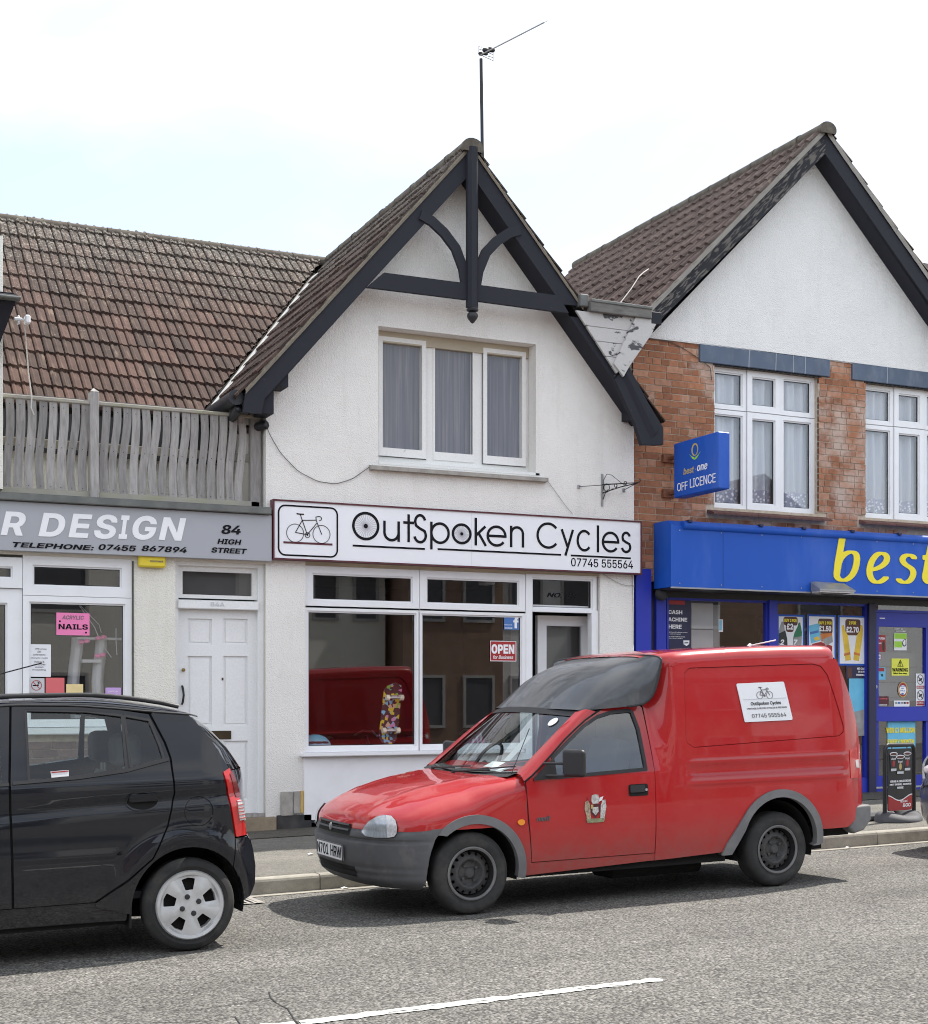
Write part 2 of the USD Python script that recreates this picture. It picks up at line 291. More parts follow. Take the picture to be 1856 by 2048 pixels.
def asphalt(name, dark, light, sc, bump=.6, patch=.18):
    """Chippings in tar: stones of many greys with dark binder between, worn and stained patches."""
    d, li = np.array(dark), np.array(light)
    mat(name, {'g': ('geometry', {}), 'v': ('voronoi_texture', {'scale': sc, 'randomness': 1.0}), 'bw': ('rgb_to_bw', {}), 'rc': ('rgb_ramp', {'ramp': [(0, tuple(d)), (.45, tuple((d + li) / 2)), (.85, tuple(li)), (.93, tuple(li * 1.15)), (1, tuple(li * 2.1))]}),
               'dr': ('rgb_ramp', {'ramp': [(.42, (1, 1, 1)), (.75, (.42,) * 3)]}), 'x': ('mix_color', {'blend_type': 'multiply', 'fac': 1.0}), 'pn': ('noise_texture', {'scale': .9, 'detail': 8.0, 'roughness': .7}), 'pr': ('rgb_ramp', {'ramp': [(.3, (1 - patch,) * 3), (.7, (1 + patch,) * 3)]}), 'y': ('mix_color', {'blend_type': 'multiply', 'fac': 1.0, 'use_clamp': False}),
               'wm': ('mapping', {'scale': (.10, 1.15, 1)}), 'wn': ('noise_texture', {'scale': 1.0, 'detail': 5.0, 'roughness': .6}), 'wr': ('rgb_ramp', {'ramp': [(.3, (.80,) * 3), (.68, (1.12,) * 3)]}), 'wx': ('mix_color', {'blend_type': 'multiply', 'fac': 1.0, 'use_clamp': False}), 'hn': ('noise_texture', {'scale': 16.0, 'detail': 4.0, 'roughness': .7}), 'hr': ('rgb_ramp', {'ramp': [(.3, (.72,) * 3), (.5, (1, 1, 1))]}), 'z': ('mix_color', {'blend_type': 'multiply', 'fac': .8}),
               'b': ('bump', {'strength': bump, 'distance': .008, 'invert': True}), 'p': ('principled_bsdf', {'roughness': .9, 'specular_ior_level': .25})},
        [('g.position', 'v.vector'), ('v.color', 'bw.color'), ('bw.val', 'rc.fac'), ('v.distance', 'dr.fac'), ('rc.color', 'x.a'), ('dr.color', 'x.b'), ('g.position', 'pn.vector'), ('pn.fac', 'pr.fac'), ('x.result', 'y.a'), ('pr.color', 'y.b'),
         ('g.position', 'hn.vector'), ('hn.fac', 'hr.fac'), ('y.result', 'z.a'), ('hr.color', 'z.b'), ('g.position', 'wm.vector'), ('wm.vector', 'wn.vector'), ('wn.fac', 'wr.fac'), ('z.result', 'wx.a'), ('wr.color', 'wx.b'), ('wx.result', 'p.base_color'), ('v.distance', 'b.height'), ('b.normal', 'p.normal')], 'p.BSDF')

render_coat('render_white', (.84, .82, .785), (.55, .52, .47))
render_coat('render_cream', (.79, .77, .70), (.52, .48, .40), 80)
render_coat('render_gable', (.82, .82, .81), (.60, .59, .57), 85, .7)
plain('smooth_white', (.80, .80, .82), .6, var=.03, dirt=(.55, .53, .5), dirt_amt=.25, dirt_scale=2.5, bump=.05)
plain('upvc', (.80, .81, .83), .32, var=.02, dirt=(.62, .60, .57), dirt_amt=.18, dirt_scale=5)
wood_paint('old_white_paint', (.80, .80, .78), (.38, .34, .29), .27, scale=14, stretch=(1, 1, .5))
wood_paint('door_paint', (.78, .79, .79), (.50, .48, .44), .23, scale=10, stretch=(1, 1, .4))
wood_paint('black_timber', (.022, .023, .031), (.12, .11, .10), .27, scale=12, rough=.7, spec=.22)
wood_paint('flaking_timber', (.020, .021, .026), (.125, .115, .105), .465, scale=30, stretch=(4.5, 1, .8), rough=.75, spec=.25, turn=-.78)
wood_paint('peeling_white', (.46, .45, .44), (.05, .05, .055), .42, scale=5.5, stretch=(1, 1, 1.6))
plain('black_gloss', (.015, .016, .02), .4, var=.2)
plain('soffit_dirty', (.48, .43, .33), .9, var=.15, dirt=(.25, .22, .17), dirt_amt=.5)
plain('timber_grey', (.30, .285, .275), .85, var=.28, vscale=7, stretch=(6, 6, .8), dirt=(.10, .10, .09), dirt_amt=.45, dirt_scale=5, bump=.3, bscale=60, rnd=.2)
plain('timber_rail', (.33, .31, .27), .85, var=.22, vscale=6, dirt=(.20, .21, .07), dirt_amt=.75, dirt_scale=3, bump=.3, bscale=60)
plain('box_timber', (.15, .145, .135), .85, var=.3, vscale=6, stretch=(1, 4, 4), dirt=(.04, .04, .04), dirt_amt=.6, dirt_scale=4)
plain('lead_grey', (.12, .125, .12), .7, var=.2, dirt=(.2, .2, .18), dirt_amt=.5)
plain('lead_white', (.74, .74, .72), .6, var=.15, dirt=(.25, .24, .2), dirt_amt=.5, dirt_scale=8)
plain('mortar', (.19, .165, .13), .95, var=.2, vscale=20, bump=.5, bscale=120, dirt=(.2, .17, .12), dirt_amt=.6, dirt_scale=9)
plain('brick_mortar', (.50, .42, .33), .95, var=.2, vscale=20, bump=.5, bscale=150, dirt=(.62, .58, .55), dirt_amt=.5, dirt_scale=2.5)
tile_mat('tile_red', (.062, .041, .034), (.102, .060, .048), .85)
tile_mat('tile_brown', (.098, .068, .060), (.135, .093, .082), .35, .25)
tile_mat('tile_dark', (.052, .036, .031), (.085, .053, .044), .5)
plain('ridge_tile', (.085, .072, .058), .95, var=.3, vscale=8, bump=.5, bscale=60, dirt=(.22, .195, .15), dirt_amt=.7, dirt_scale=7)
plain('kerb_stone', (.33, .31, .265), .9, var=.15, vscale=12, bump=.4, bscale=120, dirt=(.13, .12, .10), dirt_amt=.6, dirt_scale=4, rnd=.1)
plain('step_stone', (.25, .20, .14), .9, var=.2, vscale=10, bump=.4, bscale=90, dirt=(.1, .08, .06), dirt_amt=.5)
plain('verge_grey', (.27, .255, .23), .9, var=.2, vscale=12, bump=.4, dirt=(.12, .11, .10), dirt_amt=.5, dirt_scale=6)
plain('concrete', (.34, .32, .29), .9, var=.25, vscale=9, bump=.4, bscale=70, dirt=(.15, .14, .13), dirt_amt=.5, dirt_scale=6)
plain('plinth_black', (.02, .021, .023), .7, var=.3, dirt=(.1, .09, .08), dirt_amt=.5)
plain('ochre_board', (.48, .33, .10), .7, var=.2)
plain('sign_white', (.80, .81, .84), .35, var=.015, dirt=(.6, .6, .6), dirt_amt=.12)
plain('sign_grey', (.36, .37, .40), .4, var=.03, dirt=(.28, .28, .28), dirt_amt=.3)
plain('maroon', (.075, .012, .02), .45, var=.15)
plain('ink', (.010, .010, .013), .8, var=.05, spec=.15)
plain('ink_soft', (.16, .15, .16), .8, var=.1, spec=.2)
plain('spoke_grey', (.42, .42, .45), .8, var=.05, spec=.2)
plain('letter_white', (.82, .82, .84), .4, var=.02)
plain('letter_yellow', (.82, .68, .02), .4, var=.04)
plain('shop_blue', (.010, .083, .44), .5, spec=.3, var=.06, vscale=2, stretch=(1, 1, .3), dirt=(.12, .2, .5), dirt_amt=.3, dirt_scale=2)
plain('frame_blue', (.016, .03, .36), .4, var=.06)
plain('navy', (.014, .014, .05), .45, var=.1)
plain('lintel_blue', (.085, .115, .17), .75, var=.15, vscale=4, dirt=(.28, .3, .33), dirt_amt=.35, dirt_scale=6, stretch=(1, 1, .5))
plain('sill_tile', (.15, .07, .055), .85, var=.3, vscale=12, bump=.4)
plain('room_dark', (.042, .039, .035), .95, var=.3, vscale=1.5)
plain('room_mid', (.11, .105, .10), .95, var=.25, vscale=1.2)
plain('steel', (.5, .5, .5), .35, metal=.9, var=.1)
plain('dull_metal', (.33, .33, .33), .45, metal=.7, var=.15)
plain('iron', (.012, .012, .012), .55, var=.3)
plain('rusty', (.16, .06, .03), .85, var=.4, vscale=25)
plain('brass', (.25, .17, .06), .4, metal=.8, var=.2)
plain('bronze_dark', (.06, .045, .025), .45, metal=.6, var=.2)
plain('alarm_yellow', (.72, .56, .03), .45, var=.05, dirt=(.4, .33, .1), dirt_amt=.4)
plain('pink_card', (.82, .22, .45), .7, var=.04)
plain('red_card', (.66, .14, .15), .6, var=.05)
plain('cream_card', (.75, .60, .30), .7, var=.15)
plain('lilac_card', (.52, .34, .66), .7, var=.08)
plain('sign_red', (.33, .018, .02), .45, var=.08)
plain('paper', (.76, .77, .80), .7, var=.02)
plain('paper_grey', (.55, .56, .58), .7, var=.03)
plain('print_blue', (.06, .16, .42), .5, var=.15)
plain('sky_blue_print', (.13, .47, .70), .5, var=.1)
plain('print_green', (.02, .16, .07), .5, var=.15)
plain('lime', (.32, .62, .05), .6, var=.05)
plain('warn_yellow', (.70, .72, .08), .6, var=.04)
plain('print_brown', (.09, .03, .02), .5, var=.3)
plain('print_orange', (.55, .17, .03), .5, var=.3)
plain('juice', (.72, .48, .04), .45, var=.2)
plain('print_grey', (.3, .3, .3), .6, var=.3, vscale=9)
plain('tyre', (.018, .018, .018), .8, var=.3, vscale=14, dirt=(.07, .065, .06), dirt_amt=.6, dirt_scale=6)
plain('wheel_black', (.045, .045, .047), .55, var=.2, dirt=(.11, .10, .095), dirt_amt=.6, dirt_scale=9)
plain('hubcap', (.55, .56, .57), .38, metal=.45, var=.05, dirt=(.3, .28, .25), dirt_amt=.35, dirt_scale=9)
plain('bumper_grey', (.085, .086, .092), .62, var=.12, vscale=5, dirt=(.2, .19, .18), dirt_amt=.5, dirt_scale=6, bump=.12, bscale=250)
plain('arch_grey', (.15, .15, .155), .65, var=.15, vscale=6, dirt=(.24, .23, .21), dirt_amt=.5, bump=.1, bscale=250)
plain('trim_black', (.018, .018, .02), .5, var=.2)
plain('cabin_dark', (.03, .032, .036), .85, var=.2)
plain('seat_grey', (.09, .095, .10), .9, var=.15)
plain('under_black', (.008, .008, .008), .95, var=.3)
plain('fairing_grey', (.05, .054, .060), .30, var=.15, vscale=3, dirt=(.13, .14, .15), dirt_amt=.4, dirt_scale=3, coat=.5)
car_paint('van_red', (.40, .013, .016), .22, 1.0, (.45, .14, .12), .08, low=.9, spec=.2)
car_paint('car_black', (.006, .007, .010), .10, 1.0, (.05, .05, .055), .08, .0, low=.12, spec=.04)
car_paint('car_blue', (.04, .05, .075), .3, .8)
plain('lamp_red', (.50, .012, .012), .15, var=.15, vscale=40, coat=.8)
plain('lamp_red_dark', (.16, .012, .016), .15, var=.2, vscale=40, coat=.8)
plain('lamp_clear', (.62, .60, .60), .15, var=.25, vscale=60, coat=.8)
plain('lamp_orange', (.85, .28, .02), .2, var=.1, coat=.8)
plain('lamp_inside', (.50, .52, .54), .22, metal=.55, var=.25, vscale=25, stretch=(6, 6, .4))
plain('gold', (.50, .38, .13), .5, var=.3, vscale=90)
plain('crest_tan', (.36, .28, .20), .5, var=.75, vscale=90)
plain('crest_pale', (.50, .48, .46), .5, var=.6, vscale=90)
plain('crest_green', (.24, .25, .14), .5, var=.6, vscale=90)
plain('paint_line', (.66, .66, .62), .7, var=.06, dirt=(.25, .25, .24), dirt_amt=.75, dirt_scale=14, bump=.4, bscale=120)
plain('crack_tar', (.02, .02, .02), .95)
plain('board_black', (.014, .014, .015), .4, var=.1)
plain('base_rubber', (.08, .082, .09), .75, var=.2, dirt=(.2, .2, .2), dirt_amt=.4)
plain('cable_grey', (.25, .24, .22), .8)
plain('cable_dark', (.05, .05, .05), .7)
plain('cable_white', (.6, .58, .54), .7)
plain('helmet_blue', (.22, .5, .66), .3, var=.1)
plain('helmet_pink', (.55, .08, .38), .35, var=.25, vscale=30)
plain('wheel_cream', (.75, .7, .55), .5)
plain('bike_dark', (.02, .02, .022), .35, var=.2)
plain('far_brick', (.26, .17, .125), .9, var=.2, vscale=3)
plain('far_pane', (.09, .09, .10), .5)
plain('far_frame', (.42, .41, .40), .6)
plain('far_roof', (.06, .048, .043), .9, var=.2)
plain('rubbish', (.7, .7, .68), .8)
def brick_mat(name, c, v):
    """Brick with its own tone and pale salts, thicker beside the windows."""
    c = np.array(c)
    mat(name, {'g': ('geometry', {}), 'oi': ('object_info', {}), 'rr': ('rgb_ramp', {'ramp': [(0, (.82,) * 3), (1, (1.16,) * 3)]}), 'n': ('noise_texture', {'scale': 18.0, 'detail': 4.0, 'roughness': .6}), 'r': ('rgb_ramp', {'ramp': [(.25, tuple(c * (1 - v))), (.75, tuple(c * (1 + v)))]}), 'm': ('mix_color', {'blend_type': 'multiply', 'fac': 1.0, 'use_clamp': False}),
               's': ('separate_xyz', {}), 'x': ('map_range', {'from_min': 8.9, 'from_max': 9.5, 'to_min': -.08, 'to_max': .10, 'clamp': True}), 'en': ('noise_texture', {'scale': 2.6, 'detail': 7.0, 'roughness': .7}), 'ad': ('math', {'math_type': 'add'}), 'er': ('rgb_ramp', {'ramp': [(.54, (0, 0, 0)), (.70, (.85,) * 3)]}), 'em': ('mix_color', {'b': (.50, .40, .345)}),
               'bn': ('noise_texture', {'scale': 130.0, 'detail': 3.0}), 'b': ('bump', {'strength': .4, 'distance': .01}), 'p': ('principled_bsdf', {'roughness': .9, 'specular_ior_level': .3})},
        [('oi.random', 'rr.fac'), ('g.position', 'n.vector'), ('n.fac', 'r.fac'), ('r.color', 'm.a'), ('rr.color', 'm.b'), ('g.position', 's.vector'), ('s.x', 'x.value'), ('g.position', 'en.vector'), ('en.fac', 'ad.value1'), ('x.result', 'ad.value2'), ('ad.value', 'er.fac'), ('m.result', 'em.a'), ('er.color', 'em.fac'), ('em.result', 'p.base_color'), ('g.position', 'bn.vector'), ('bn.fac', 'b.height'), ('b.normal', 'p.normal')], 'p.BSDF')
for i, (c, v) in enumerate((((.30, .130, .070), .2), ((.34, .152, .085), .22), ((.265, .110, .060), .2), ((.38, .20, .13), .25))):
    brick_mat('brick_tone_' + 'abcd'[i], c, v)
plain('brick_purple', (.20, .135, .12), .9, var=.2, vscale=14, bump=.3, rnd=.15)
asphalt('road_chips', (.075, .072, .068), (.285, .275, .252), 72.0, .6)
asphalt('pavement_chips', (.15, .143, .13), (.30, .285, .25), 150.0, .35, .12)
asphalt('strip_chips', (.085, .08, .068), (.165, .155, .13), 150.0, .35, .2)
glass('pane', (1, 1, 1), 0.0, 2.0); glass('screen_glass', (.78, .84, .83), 0.0, 2.05); glass('pane_dark', (.72, .74, .75), 0.0, 1.8); glass('pane_sky', (1, 1, 1), 0.0, 2.35); glass('car_glass', (.70, .77, .77), 0.0, 2.15); glass('hatch_side_glass', (.80, .86, .84), 0.0, 1.6); glass('hatch_rear_glass', (.30, .33, .36), 0.0, 1.9); glass('lamp_glass', (.95, .96, .97)); glass('pane_old', (.85, .85, .87), .01, 1.75)
mat('net_curtain', {'g': ('geometry', {}), 'mp': ('mapping', {'scale': (30, 30, 2)}), 'n': ('noise_texture', {'scale': 2.0, 'detail': 3.0}), 'r': ('rgb_ramp', {'ramp': [(.2, (.76, .82, .93)), (.8, (.86, .91, .97))]}), 'd': ('diffuse_bsdf', {}), 't': ('translucent_bsdf', {}), 'm': ('mix_closure', {'fac': .35})},
    [('g.position', 'mp.vector'), ('mp.vector', 'n.vector'), ('n.fac', 'r.fac'), ('r.color', 'd.color'), ('r.color', 't.color'), ('d.BSDF', 'm.closure1'), ('t.BSDF', 'm.closure2')], 'm.closure')
mat('lace', {'g': ('geometry', {}), 'v': ('voronoi_texture', {'scale': 28.0}), 'r': ('rgb_ramp', {'ramp': [(.25, (.80, .82, .88)), (.5, (.34, .36, .46))]}), 'd': ('diffuse_bsdf', {})}, [('g.position', 'v.vector'), ('v.distance', 'r.fac'), ('r.color', 'd.color')], 'd.BSDF')
mat('blue_grey_cloth', {'g': ('geometry', {}), 'mp': ('mapping', {'scale': (26, 26, .7)}), 'n': ('noise_texture', {'scale': 1.6, 'detail': 4.0}), 'r': ('rgb_ramp', {'ramp': [(.3, (.125, .132, .165)), (.55, (.185, .180, .205)), (.74, (.30, .28, .285))]}), 'p': ('principled_bsdf', {'roughness': .9})},
    [('g.position', 'mp.vector'), ('mp.vector', 'n.vector'), ('n.fac', 'r.fac'), ('r.color', 'p.base_color')], 'p.BSDF')
mat('graffiti', {'tc': ('geometry', {}), 'v': ('voronoi_texture', {'scale': 30.0, 'randomness': 1.0}), 'bw': ('separate_color', {}), 'r': ('rgb_ramp', {'interpolate': False, 'ramp': [(0, (.015, .012, .015)), (.30, (.55, .42, .03)), (.42, (.02, .015, .02)), (.55, (.16, .42, .62)), (.68, (.5, .2, .36)), (.76, (.02, .02, .02)), (.86, (.52, .33, .22)), (.94, (.2, .4, .06))]}), 'p': ('principled_bsdf', {'roughness': .4})},
    [('tc.position', 'v.vector'), ('v.color', 'bw.color'), ('bw.r', 'r.fac'), ('r.color', 'p.base_color')], 'p.BSDF')

def road_z(x, y):
    """Height of the road: it climbs to the right and falls from its crown to the kerbs."""
    x, y = np.asarray(x, float), np.asarray(y, float); c = .0195 * (x - 4.077)
    return c - .02 * (np.abs(y + 7.6) - 2.7)
KERB_Y = -3.0
def walk_z(x, y):
    x, y = np.asarray(x, float), np.asarray(y, float)
    return .0195 * (x - 4.077) + .083 + .019 * (y - KERB_Y)

# ------------------------------------------------------------------ ground, road, pavement
def sheet(xs, ys, zf, flip=False):
    X, Y = np.meshgrid(xs, ys); return loft(np.stack([X, Y, zf(X, Y)], -1))
def nonuni(a, b, step): return np.arange(a, b + step / 2, step)
top('ground', sheet(np.linspace(-300, 300, 25), np.linspace(-200, 400, 25), lambda x, y: .0195 * (np.clip(x, -60, 60) - 4) - .6 - 0 * y), 'concrete', 'dull grey open ground under and far behind the houses', kind='structure')
top('road', sheet(nonuni(-40, 60, 1.0), [-12.2, -11, -9, -8, -7.6, -7.2, -6, -4.5, KERB_Y + .005], road_z), 'road_chips', 'grey road of rough chippings in front of the shops', kind='structure')
def on_road(poly, lift, cell=.25):
    k, F = clean_grid(poly, cell); return trimesh.Trimesh(np.c_[k, road_z(k[:, 0], k[:, 1]) + lift], F, process=False)
def gpt(px, py):
    """The point of the road under a point of the photograph."""
    u, v = (px - 928) / FPX, (HOR - py) / FPX; d = np.array([sn + u * cs, cs - u * sn, v]); t = 1.0
    for _ in range(30): p = np.array([0, CAMY, CAMZ]) + d * t; t -= (p[2] - float(road_z(p[0], p[1]))) / (v - .0195 * d[0])
    return p[0], p[1]
# worn white centre dash, ragged along its edges
_n = 60; _xs = np.linspace(1.50, 3.86, _n); _r = np.random.default_rng(3)
_pl = [(x, -7.47 + .045 + .010 * _r.standard_normal() * (i % 2)) for i, x in enumerate(_xs)]; _pr = [(x, -7.47 - .045 + .009 * _r.standard_normal() * (i % 2)) for i, x in enumerate(_xs)]
_dash = Polygon([(1.45, -7.51)] + _pr + [(3.885, -7.50), (3.89, -7.45)] + _pl[::-1] + [(1.47, -7.42)]).buffer(0)
for _k in range(16):
    _cx = _r.uniform(1.9, 3.85); _dash = _dash.difference(affinity.scale(Point(_cx, -7.47 + _r.uniform(-.04, .04)).buffer(.02, 3), _r.uniform(.6, 2.4), _r.uniform(.25, .6)))
_dash = _dash.difference(LineString([gpt(*p) for p in ((575, 2018), (584, 2032), (588, 2040), (600, 2052))]).buffer(.012))
top('road_marking', on_road(_dash, .004), 'paint_line', 'worn white dash painted along the middle of the road', kind='structure')
_G = lambda L: LineString([gpt(*p) for p in L])
_cr = [_G(((538, 1985), (541, 1996), (552, 2006), (563, 2012), (575, 2018), (584, 2032), (588, 2040), (600, 2052), (607, 2060))), _G(((541, 1996), (500, 2004), (452, 2012), (400, 2020), (340, 2022))), _G(((470, 2034), (430, 2041), (380, 2045), (300, 2046))), _G(((470, 2034), (478, 2046), (490, 2060)))]
top('road_crack', on_road(unary_union([c.buffer(.0028) for c in _cr]), .003), 'crack_tar', 'thin dark crack across the road near the end of the white dash', kind='structure')
top('gutter_edge', on_road(sbox(-40, KERB_Y - .11, 60, KERB_Y + .004), .004, .5), 'kerb_stone', 'pale strip of road along the foot of the kerb', kind='structure')
pav = thing('pavement', 'tarmac pavement with stone kerb in front of the shops', kind='structure')
put(pav, 'surface', sheet(nonuni(-40, 60, 1.0), [KERB_Y + .125, -2, -1, -.62], walk_z), 'pavement_chips')
put(pav, 'edge_strip', sheet(nonuni(-40, 60, 1.0), [-.62, -.3, .0, .4], lambda x, y: walk_z(x, y) + .006), 'strip_chips')
put(pav, 'base', sheet(nonuni(-40, 60, 1.0), [KERB_Y + .01, .5], lambda x, y: walk_z(x, y) - .09), 'concrete')
_j = q(640.6, 1750, KERB_Y)[0]
for i in range(-4, 16):
    x0, x1 = _j + i * .915 + .004, _j + (i + 1) * .915 - .004; dz = RNG.uniform(-.003, .004); prof = [(KERB_Y + .125, -.1), (KERB_Y + .125, .002), (KERB_Y + .028, .002), (KERB_Y + .012, -.006), (KERB_Y + .004, -.022), (KERB_Y, -.2)]
    rows = [[(x, y, float(walk_z(x, KERB_Y)) + z + dz) for y, z in prof] for x in (x0, x1)]
    m = loft(rows); e = [trimesh.Trimesh(np.array(r), [(0, 1, 2), (0, 2, 3), (0, 3, 4), (0, 4, 5)], process=False) for r in rows]
    put(pav, 'kerb_stone', [m] + e, 'kerb_stone')
far = thing('pavement', 'pavement along the far side of the road', kind='structure')
put(far, 'surface', box(-40, 60, -16.5, -12.2, -1.2, -.0), 'pavement_chips')
# road gully by the kerb
g = thing('drain_cover', 'iron drain grating in the gutter behind the black car', 'drain cover')
gx0, gx1, gy0, gy1 = 2.62, 3.05, KERB_Y - .46, KERB_Y - .13
def gz(x, y): return float(road_z(x, y)) + .008
for k in range(9):
    xx = gx0 + .03 + k * (gx1 - gx0 - .06) / 8
    put(g, 'bar', [loft([[(xx - .011, y, gz(xx, y)), (xx + .011, y, gz(xx, y))] for y in (gy0, gy1)])], 'concrete')
for a in ((gx0 - .03, gy0 - .03, gx1 + .03, gy0), (gx0 - .03, gy1, gx1 + .03, gy1 + .03), (gx0 - .03, gy0, gx0 + .015, gy1), (gx1 - .015, gy0, gx1 + .03, gy1)):
    put(g, 'frame', [loft([[(x, y, gz(x, y) + .001) for x in (a[0], a[2])] for y in (a[1], a[3])])], 'concrete')
put(g, 'pit', [loft([[(x, y, gz(x, y) - .004) for x in (gx0, gx1)] for y in (gy0, gy1)])], 'crack_tar')
for i, (px, py, y, w, l) in enumerate(((690, 1744, KERB_Y - .05, .06, 'white scrap of paper in the gutter under the van bumper'), (1697, 1694, KERB_Y - .06, .045, 'white scrap of paper in the gutter behind the van'), (622, 1707, -1.9, .05, 'white scrap of paper on the pavement between black car and red van'))):
    x, _ = q(px, py, y); z = float(walk_z(x, y) if y > KERB_Y else road_z(x, y)) + .006
    top('paper_scrap', loft([[(x - w / 2, y - .02, z), (x - .2 * w, y - .025, z + .008), (x + w / 2, y - .015, z + .002)], [(x - w / 2, y + .02, z + .004), (x, y + .02, z + .012), (x + w / 2, y + .025, z)]]), 'rubbish', l, 'litter')

# ------------------------------------------------------------------ roof tiles
def tile_mesh(w=.2, L=.39, t=.030, rolls=((0, .0), (.004, -.010), (.010, -.010), (.014, .012), (.036, .017), (.052, .006), (.090, .004))):
    prof = []; n_ = 2 if w > .18 else 1
    for c in range(n_):
        for x, h in rolls: prof.append((c * w / n_ + x, h))
    prof.append((w - .003, .0)); P = np.array(prof); n = len(P)
    a = np.c_[P[:, 0], np.zeros(n), P[:, 1] + t]; b = np.c_[P[:, 0], np.full(n, L), P[:, 1] + .004]; f = np.c_[P[:, 0], np.zeros(n), P[:, 1] * .5 - .004]
    return np.vstack([loft([a, b]).vertices, loft([f, a]).vertices]), np.vstack([loft([a, b]).faces, loft([f, a]).faces + 2 * n])
TILES = {'flat': tile_mesh(), 'roll': tile_mesh(.165, .39, .034, ((0, .0), (.012, .022), (.030, .034), (.048, .034), (.066, .022), (.080, .002), (.120, .0)))}
def tile_roof(parent, o, u, v, ncol, nrow, matname, keep=None, planes=(), most=300, gauge=.325, kind='flat'):
    """Courses of tiles on the slope o + u + v; each tile a prim of its own, those past the limit joined."""
    TV, TF = TILES[kind]; w = .2 if kind == 'flat' else .165
    o, u, v = (np.array(a, float) for a in (o, u, v)); u /= np.linalg.norm(u); v /= np.linalg.norm(v); nn = np.cross(u, v); nn *= np.sign(nn[2]) if abs(nn[2]) > 1e-6 else 1
    M = np.c_[u, v, nn]; right = np.linalg.det(M) > 0; todo = []
    for j in range(nrow):
        for i in range(ncol):
            V = TV.copy(); V[:, 0] += i * w; V[:, 1] += j * gauge; V[:, 2] += RNG.uniform(0, .005) + .004 * RNG.standard_normal() * (TV[:, 1] < .1)
            P = o + V @ M.T; c = P.mean(0)
            if keep and not keep(c): continue
            m = trimesh.Trimesh(P, TF if right else TF[:, ::-1], process=False); ok = True
            for po, pn in planes:
                s = (P - po) @ pn
                if (s < 0).all(): ok = False; break
                if (s < 0).any():
                    m = trimesh.intersections.slice_mesh_plane(m, pn, po)
                    if len(m.faces) == 0: ok = False; break
            if ok: todo.append((np.linalg.norm(c - [0, CAMY, CAMZ]), m))
    if most == 0: put(parent, 'tile_field', [m for _, m in todo], matname, kind='stuff'); return
    todo.sort(key=lambda a: a[0])
    for _, m in todo[:most]: put(parent, 'tile', m, matname)
    if len(todo) > most: put(parent, 'tile_field', [m for _, m in todo[most:]], matname, kind='stuff')
def ridge_tiles(parent, a, b, r=.105, L=.45, droop=.5):
    a, b = np.array(a, float), np.array(b, float); n = max(1, int(round(np.linalg.norm(b - a) / L))); d = (b - a) / np.linalg.norm(b - a); s = np.cross([0, 0, 1.0], d); s /= np.linalg.norm(s)
    for i in range(n):
        p, e = a + (b - a) * i / n, a + (b - a) * (i + 1) / n - d * .008; k = RNG.uniform(.97, 1.03); R = []
        for c, rr in ((p, r * 1.05), (p + d * .04, r * 1.05), (p + d * .045, r), (e, r)):
            R.append([c + k * rr * (s * math.cos(t) * 1.1 + np.array([0, 0, 1]) * (math.sin(t) * .85 - .15)) for t in np.linspace(-.5, math.pi + .5, 13)])
        m = loft(R); f = np.vstack([m.faces, [(0, k2, k2 + 1) for k2 in range(1, 12)]]); put(parent, 'ridge_tile', trimesh.Trimesh(m.vertices, f, process=False), 'ridge_tile', smooth=50)
def slab(pts, nrm, t):
    """A flat deck: corner points and its thickness along nrm."""
    A = np.array(pts, float); B = A - np.array(nrm) * t; n = len(A); f = [(0, i, i + 1) for i in range(1, n - 1)] + [(n, n + i + 1, n + i) for i in range(1, n - 1)]
    for i in range(n): j = (i + 1) % n; f += [(i, n + i, n + j), (i, n + j, j)]
    return trimesh.Trimesh(np.vstack([A, B]), f, process=False)

# ------------------------------------------------------------------ windows
def upvc(parent, x0, x1, z0, z1, y, fr=.06, depth=.07, name='window', glassm='pane', open_=True, mat_='upvc', pane_y=.03):
    """One white frame with its pane and beads."""
    F = fr if isinstance(fr, tuple) else (fr,) * 4
    w = put(parent, name, ext(ring(x0, x1, z0, z1, F), y, y + depth), mat_)
    a, b, c, d = x0 + F[0], x1 - F[1], z0 + F[2], z1 - F[3]
    put(w, 'bead', ext(ring(a, b, c, d, .016), y + .016, y + depth - .01), mat_)
    put(w, 'gasket', ext(ring(a + .016, b - .016, c + .016, d - .016, .006), y + .022, y + depth - .012), 'trim_black')
    put(w, 'pane', glazing(a + .010, b - .010, y + pane_y, c + .010, d - .010), glassm)
    return w

# ------------------------------------------------------------------ number 84: low shop with roof terrace, tiled roof behind
SLP = math.atan(.916); EZ, EY = 4.37, 1.0
h84 = thing('terraced_house', 'low white shop under a red tiled roof, with grey name board and fenced roof terrace', 'house')
XL = 4.16
# walls: piers either side of window and door
wl = sbox(0.2, .0, XL, 3.2)
wx0, wx1, wz0, wz1 = rpx((-60, 1112), (263, 1470), 0); wx0 = .35; wz0 = .55; wz1 = 2.74
dx0, dx1, _, _ = rpx((351, 1126), (531.6, 1630), 0); dz0 = .28; dz1 = 2.745
wall = wl.difference(sbox(wx0, wz0, wx1, wz1)).difference(sbox(dx0, dz0, dx1, dz1)).difference(sbox(dx0, -.1, dx1, dz0))
put(h84, 'wall', ext(wall, 0, .25), 'render_cream')
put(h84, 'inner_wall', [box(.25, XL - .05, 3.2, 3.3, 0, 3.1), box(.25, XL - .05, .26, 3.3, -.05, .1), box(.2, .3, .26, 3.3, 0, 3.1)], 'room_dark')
put(h84, 'inner_wall', [box(dx0 - .3, dx0 - .2, .26, 3.2, 0, 3.1), box(dx0 - .2, XL, .5, .55, 0, 3.1)], 'room_mid')
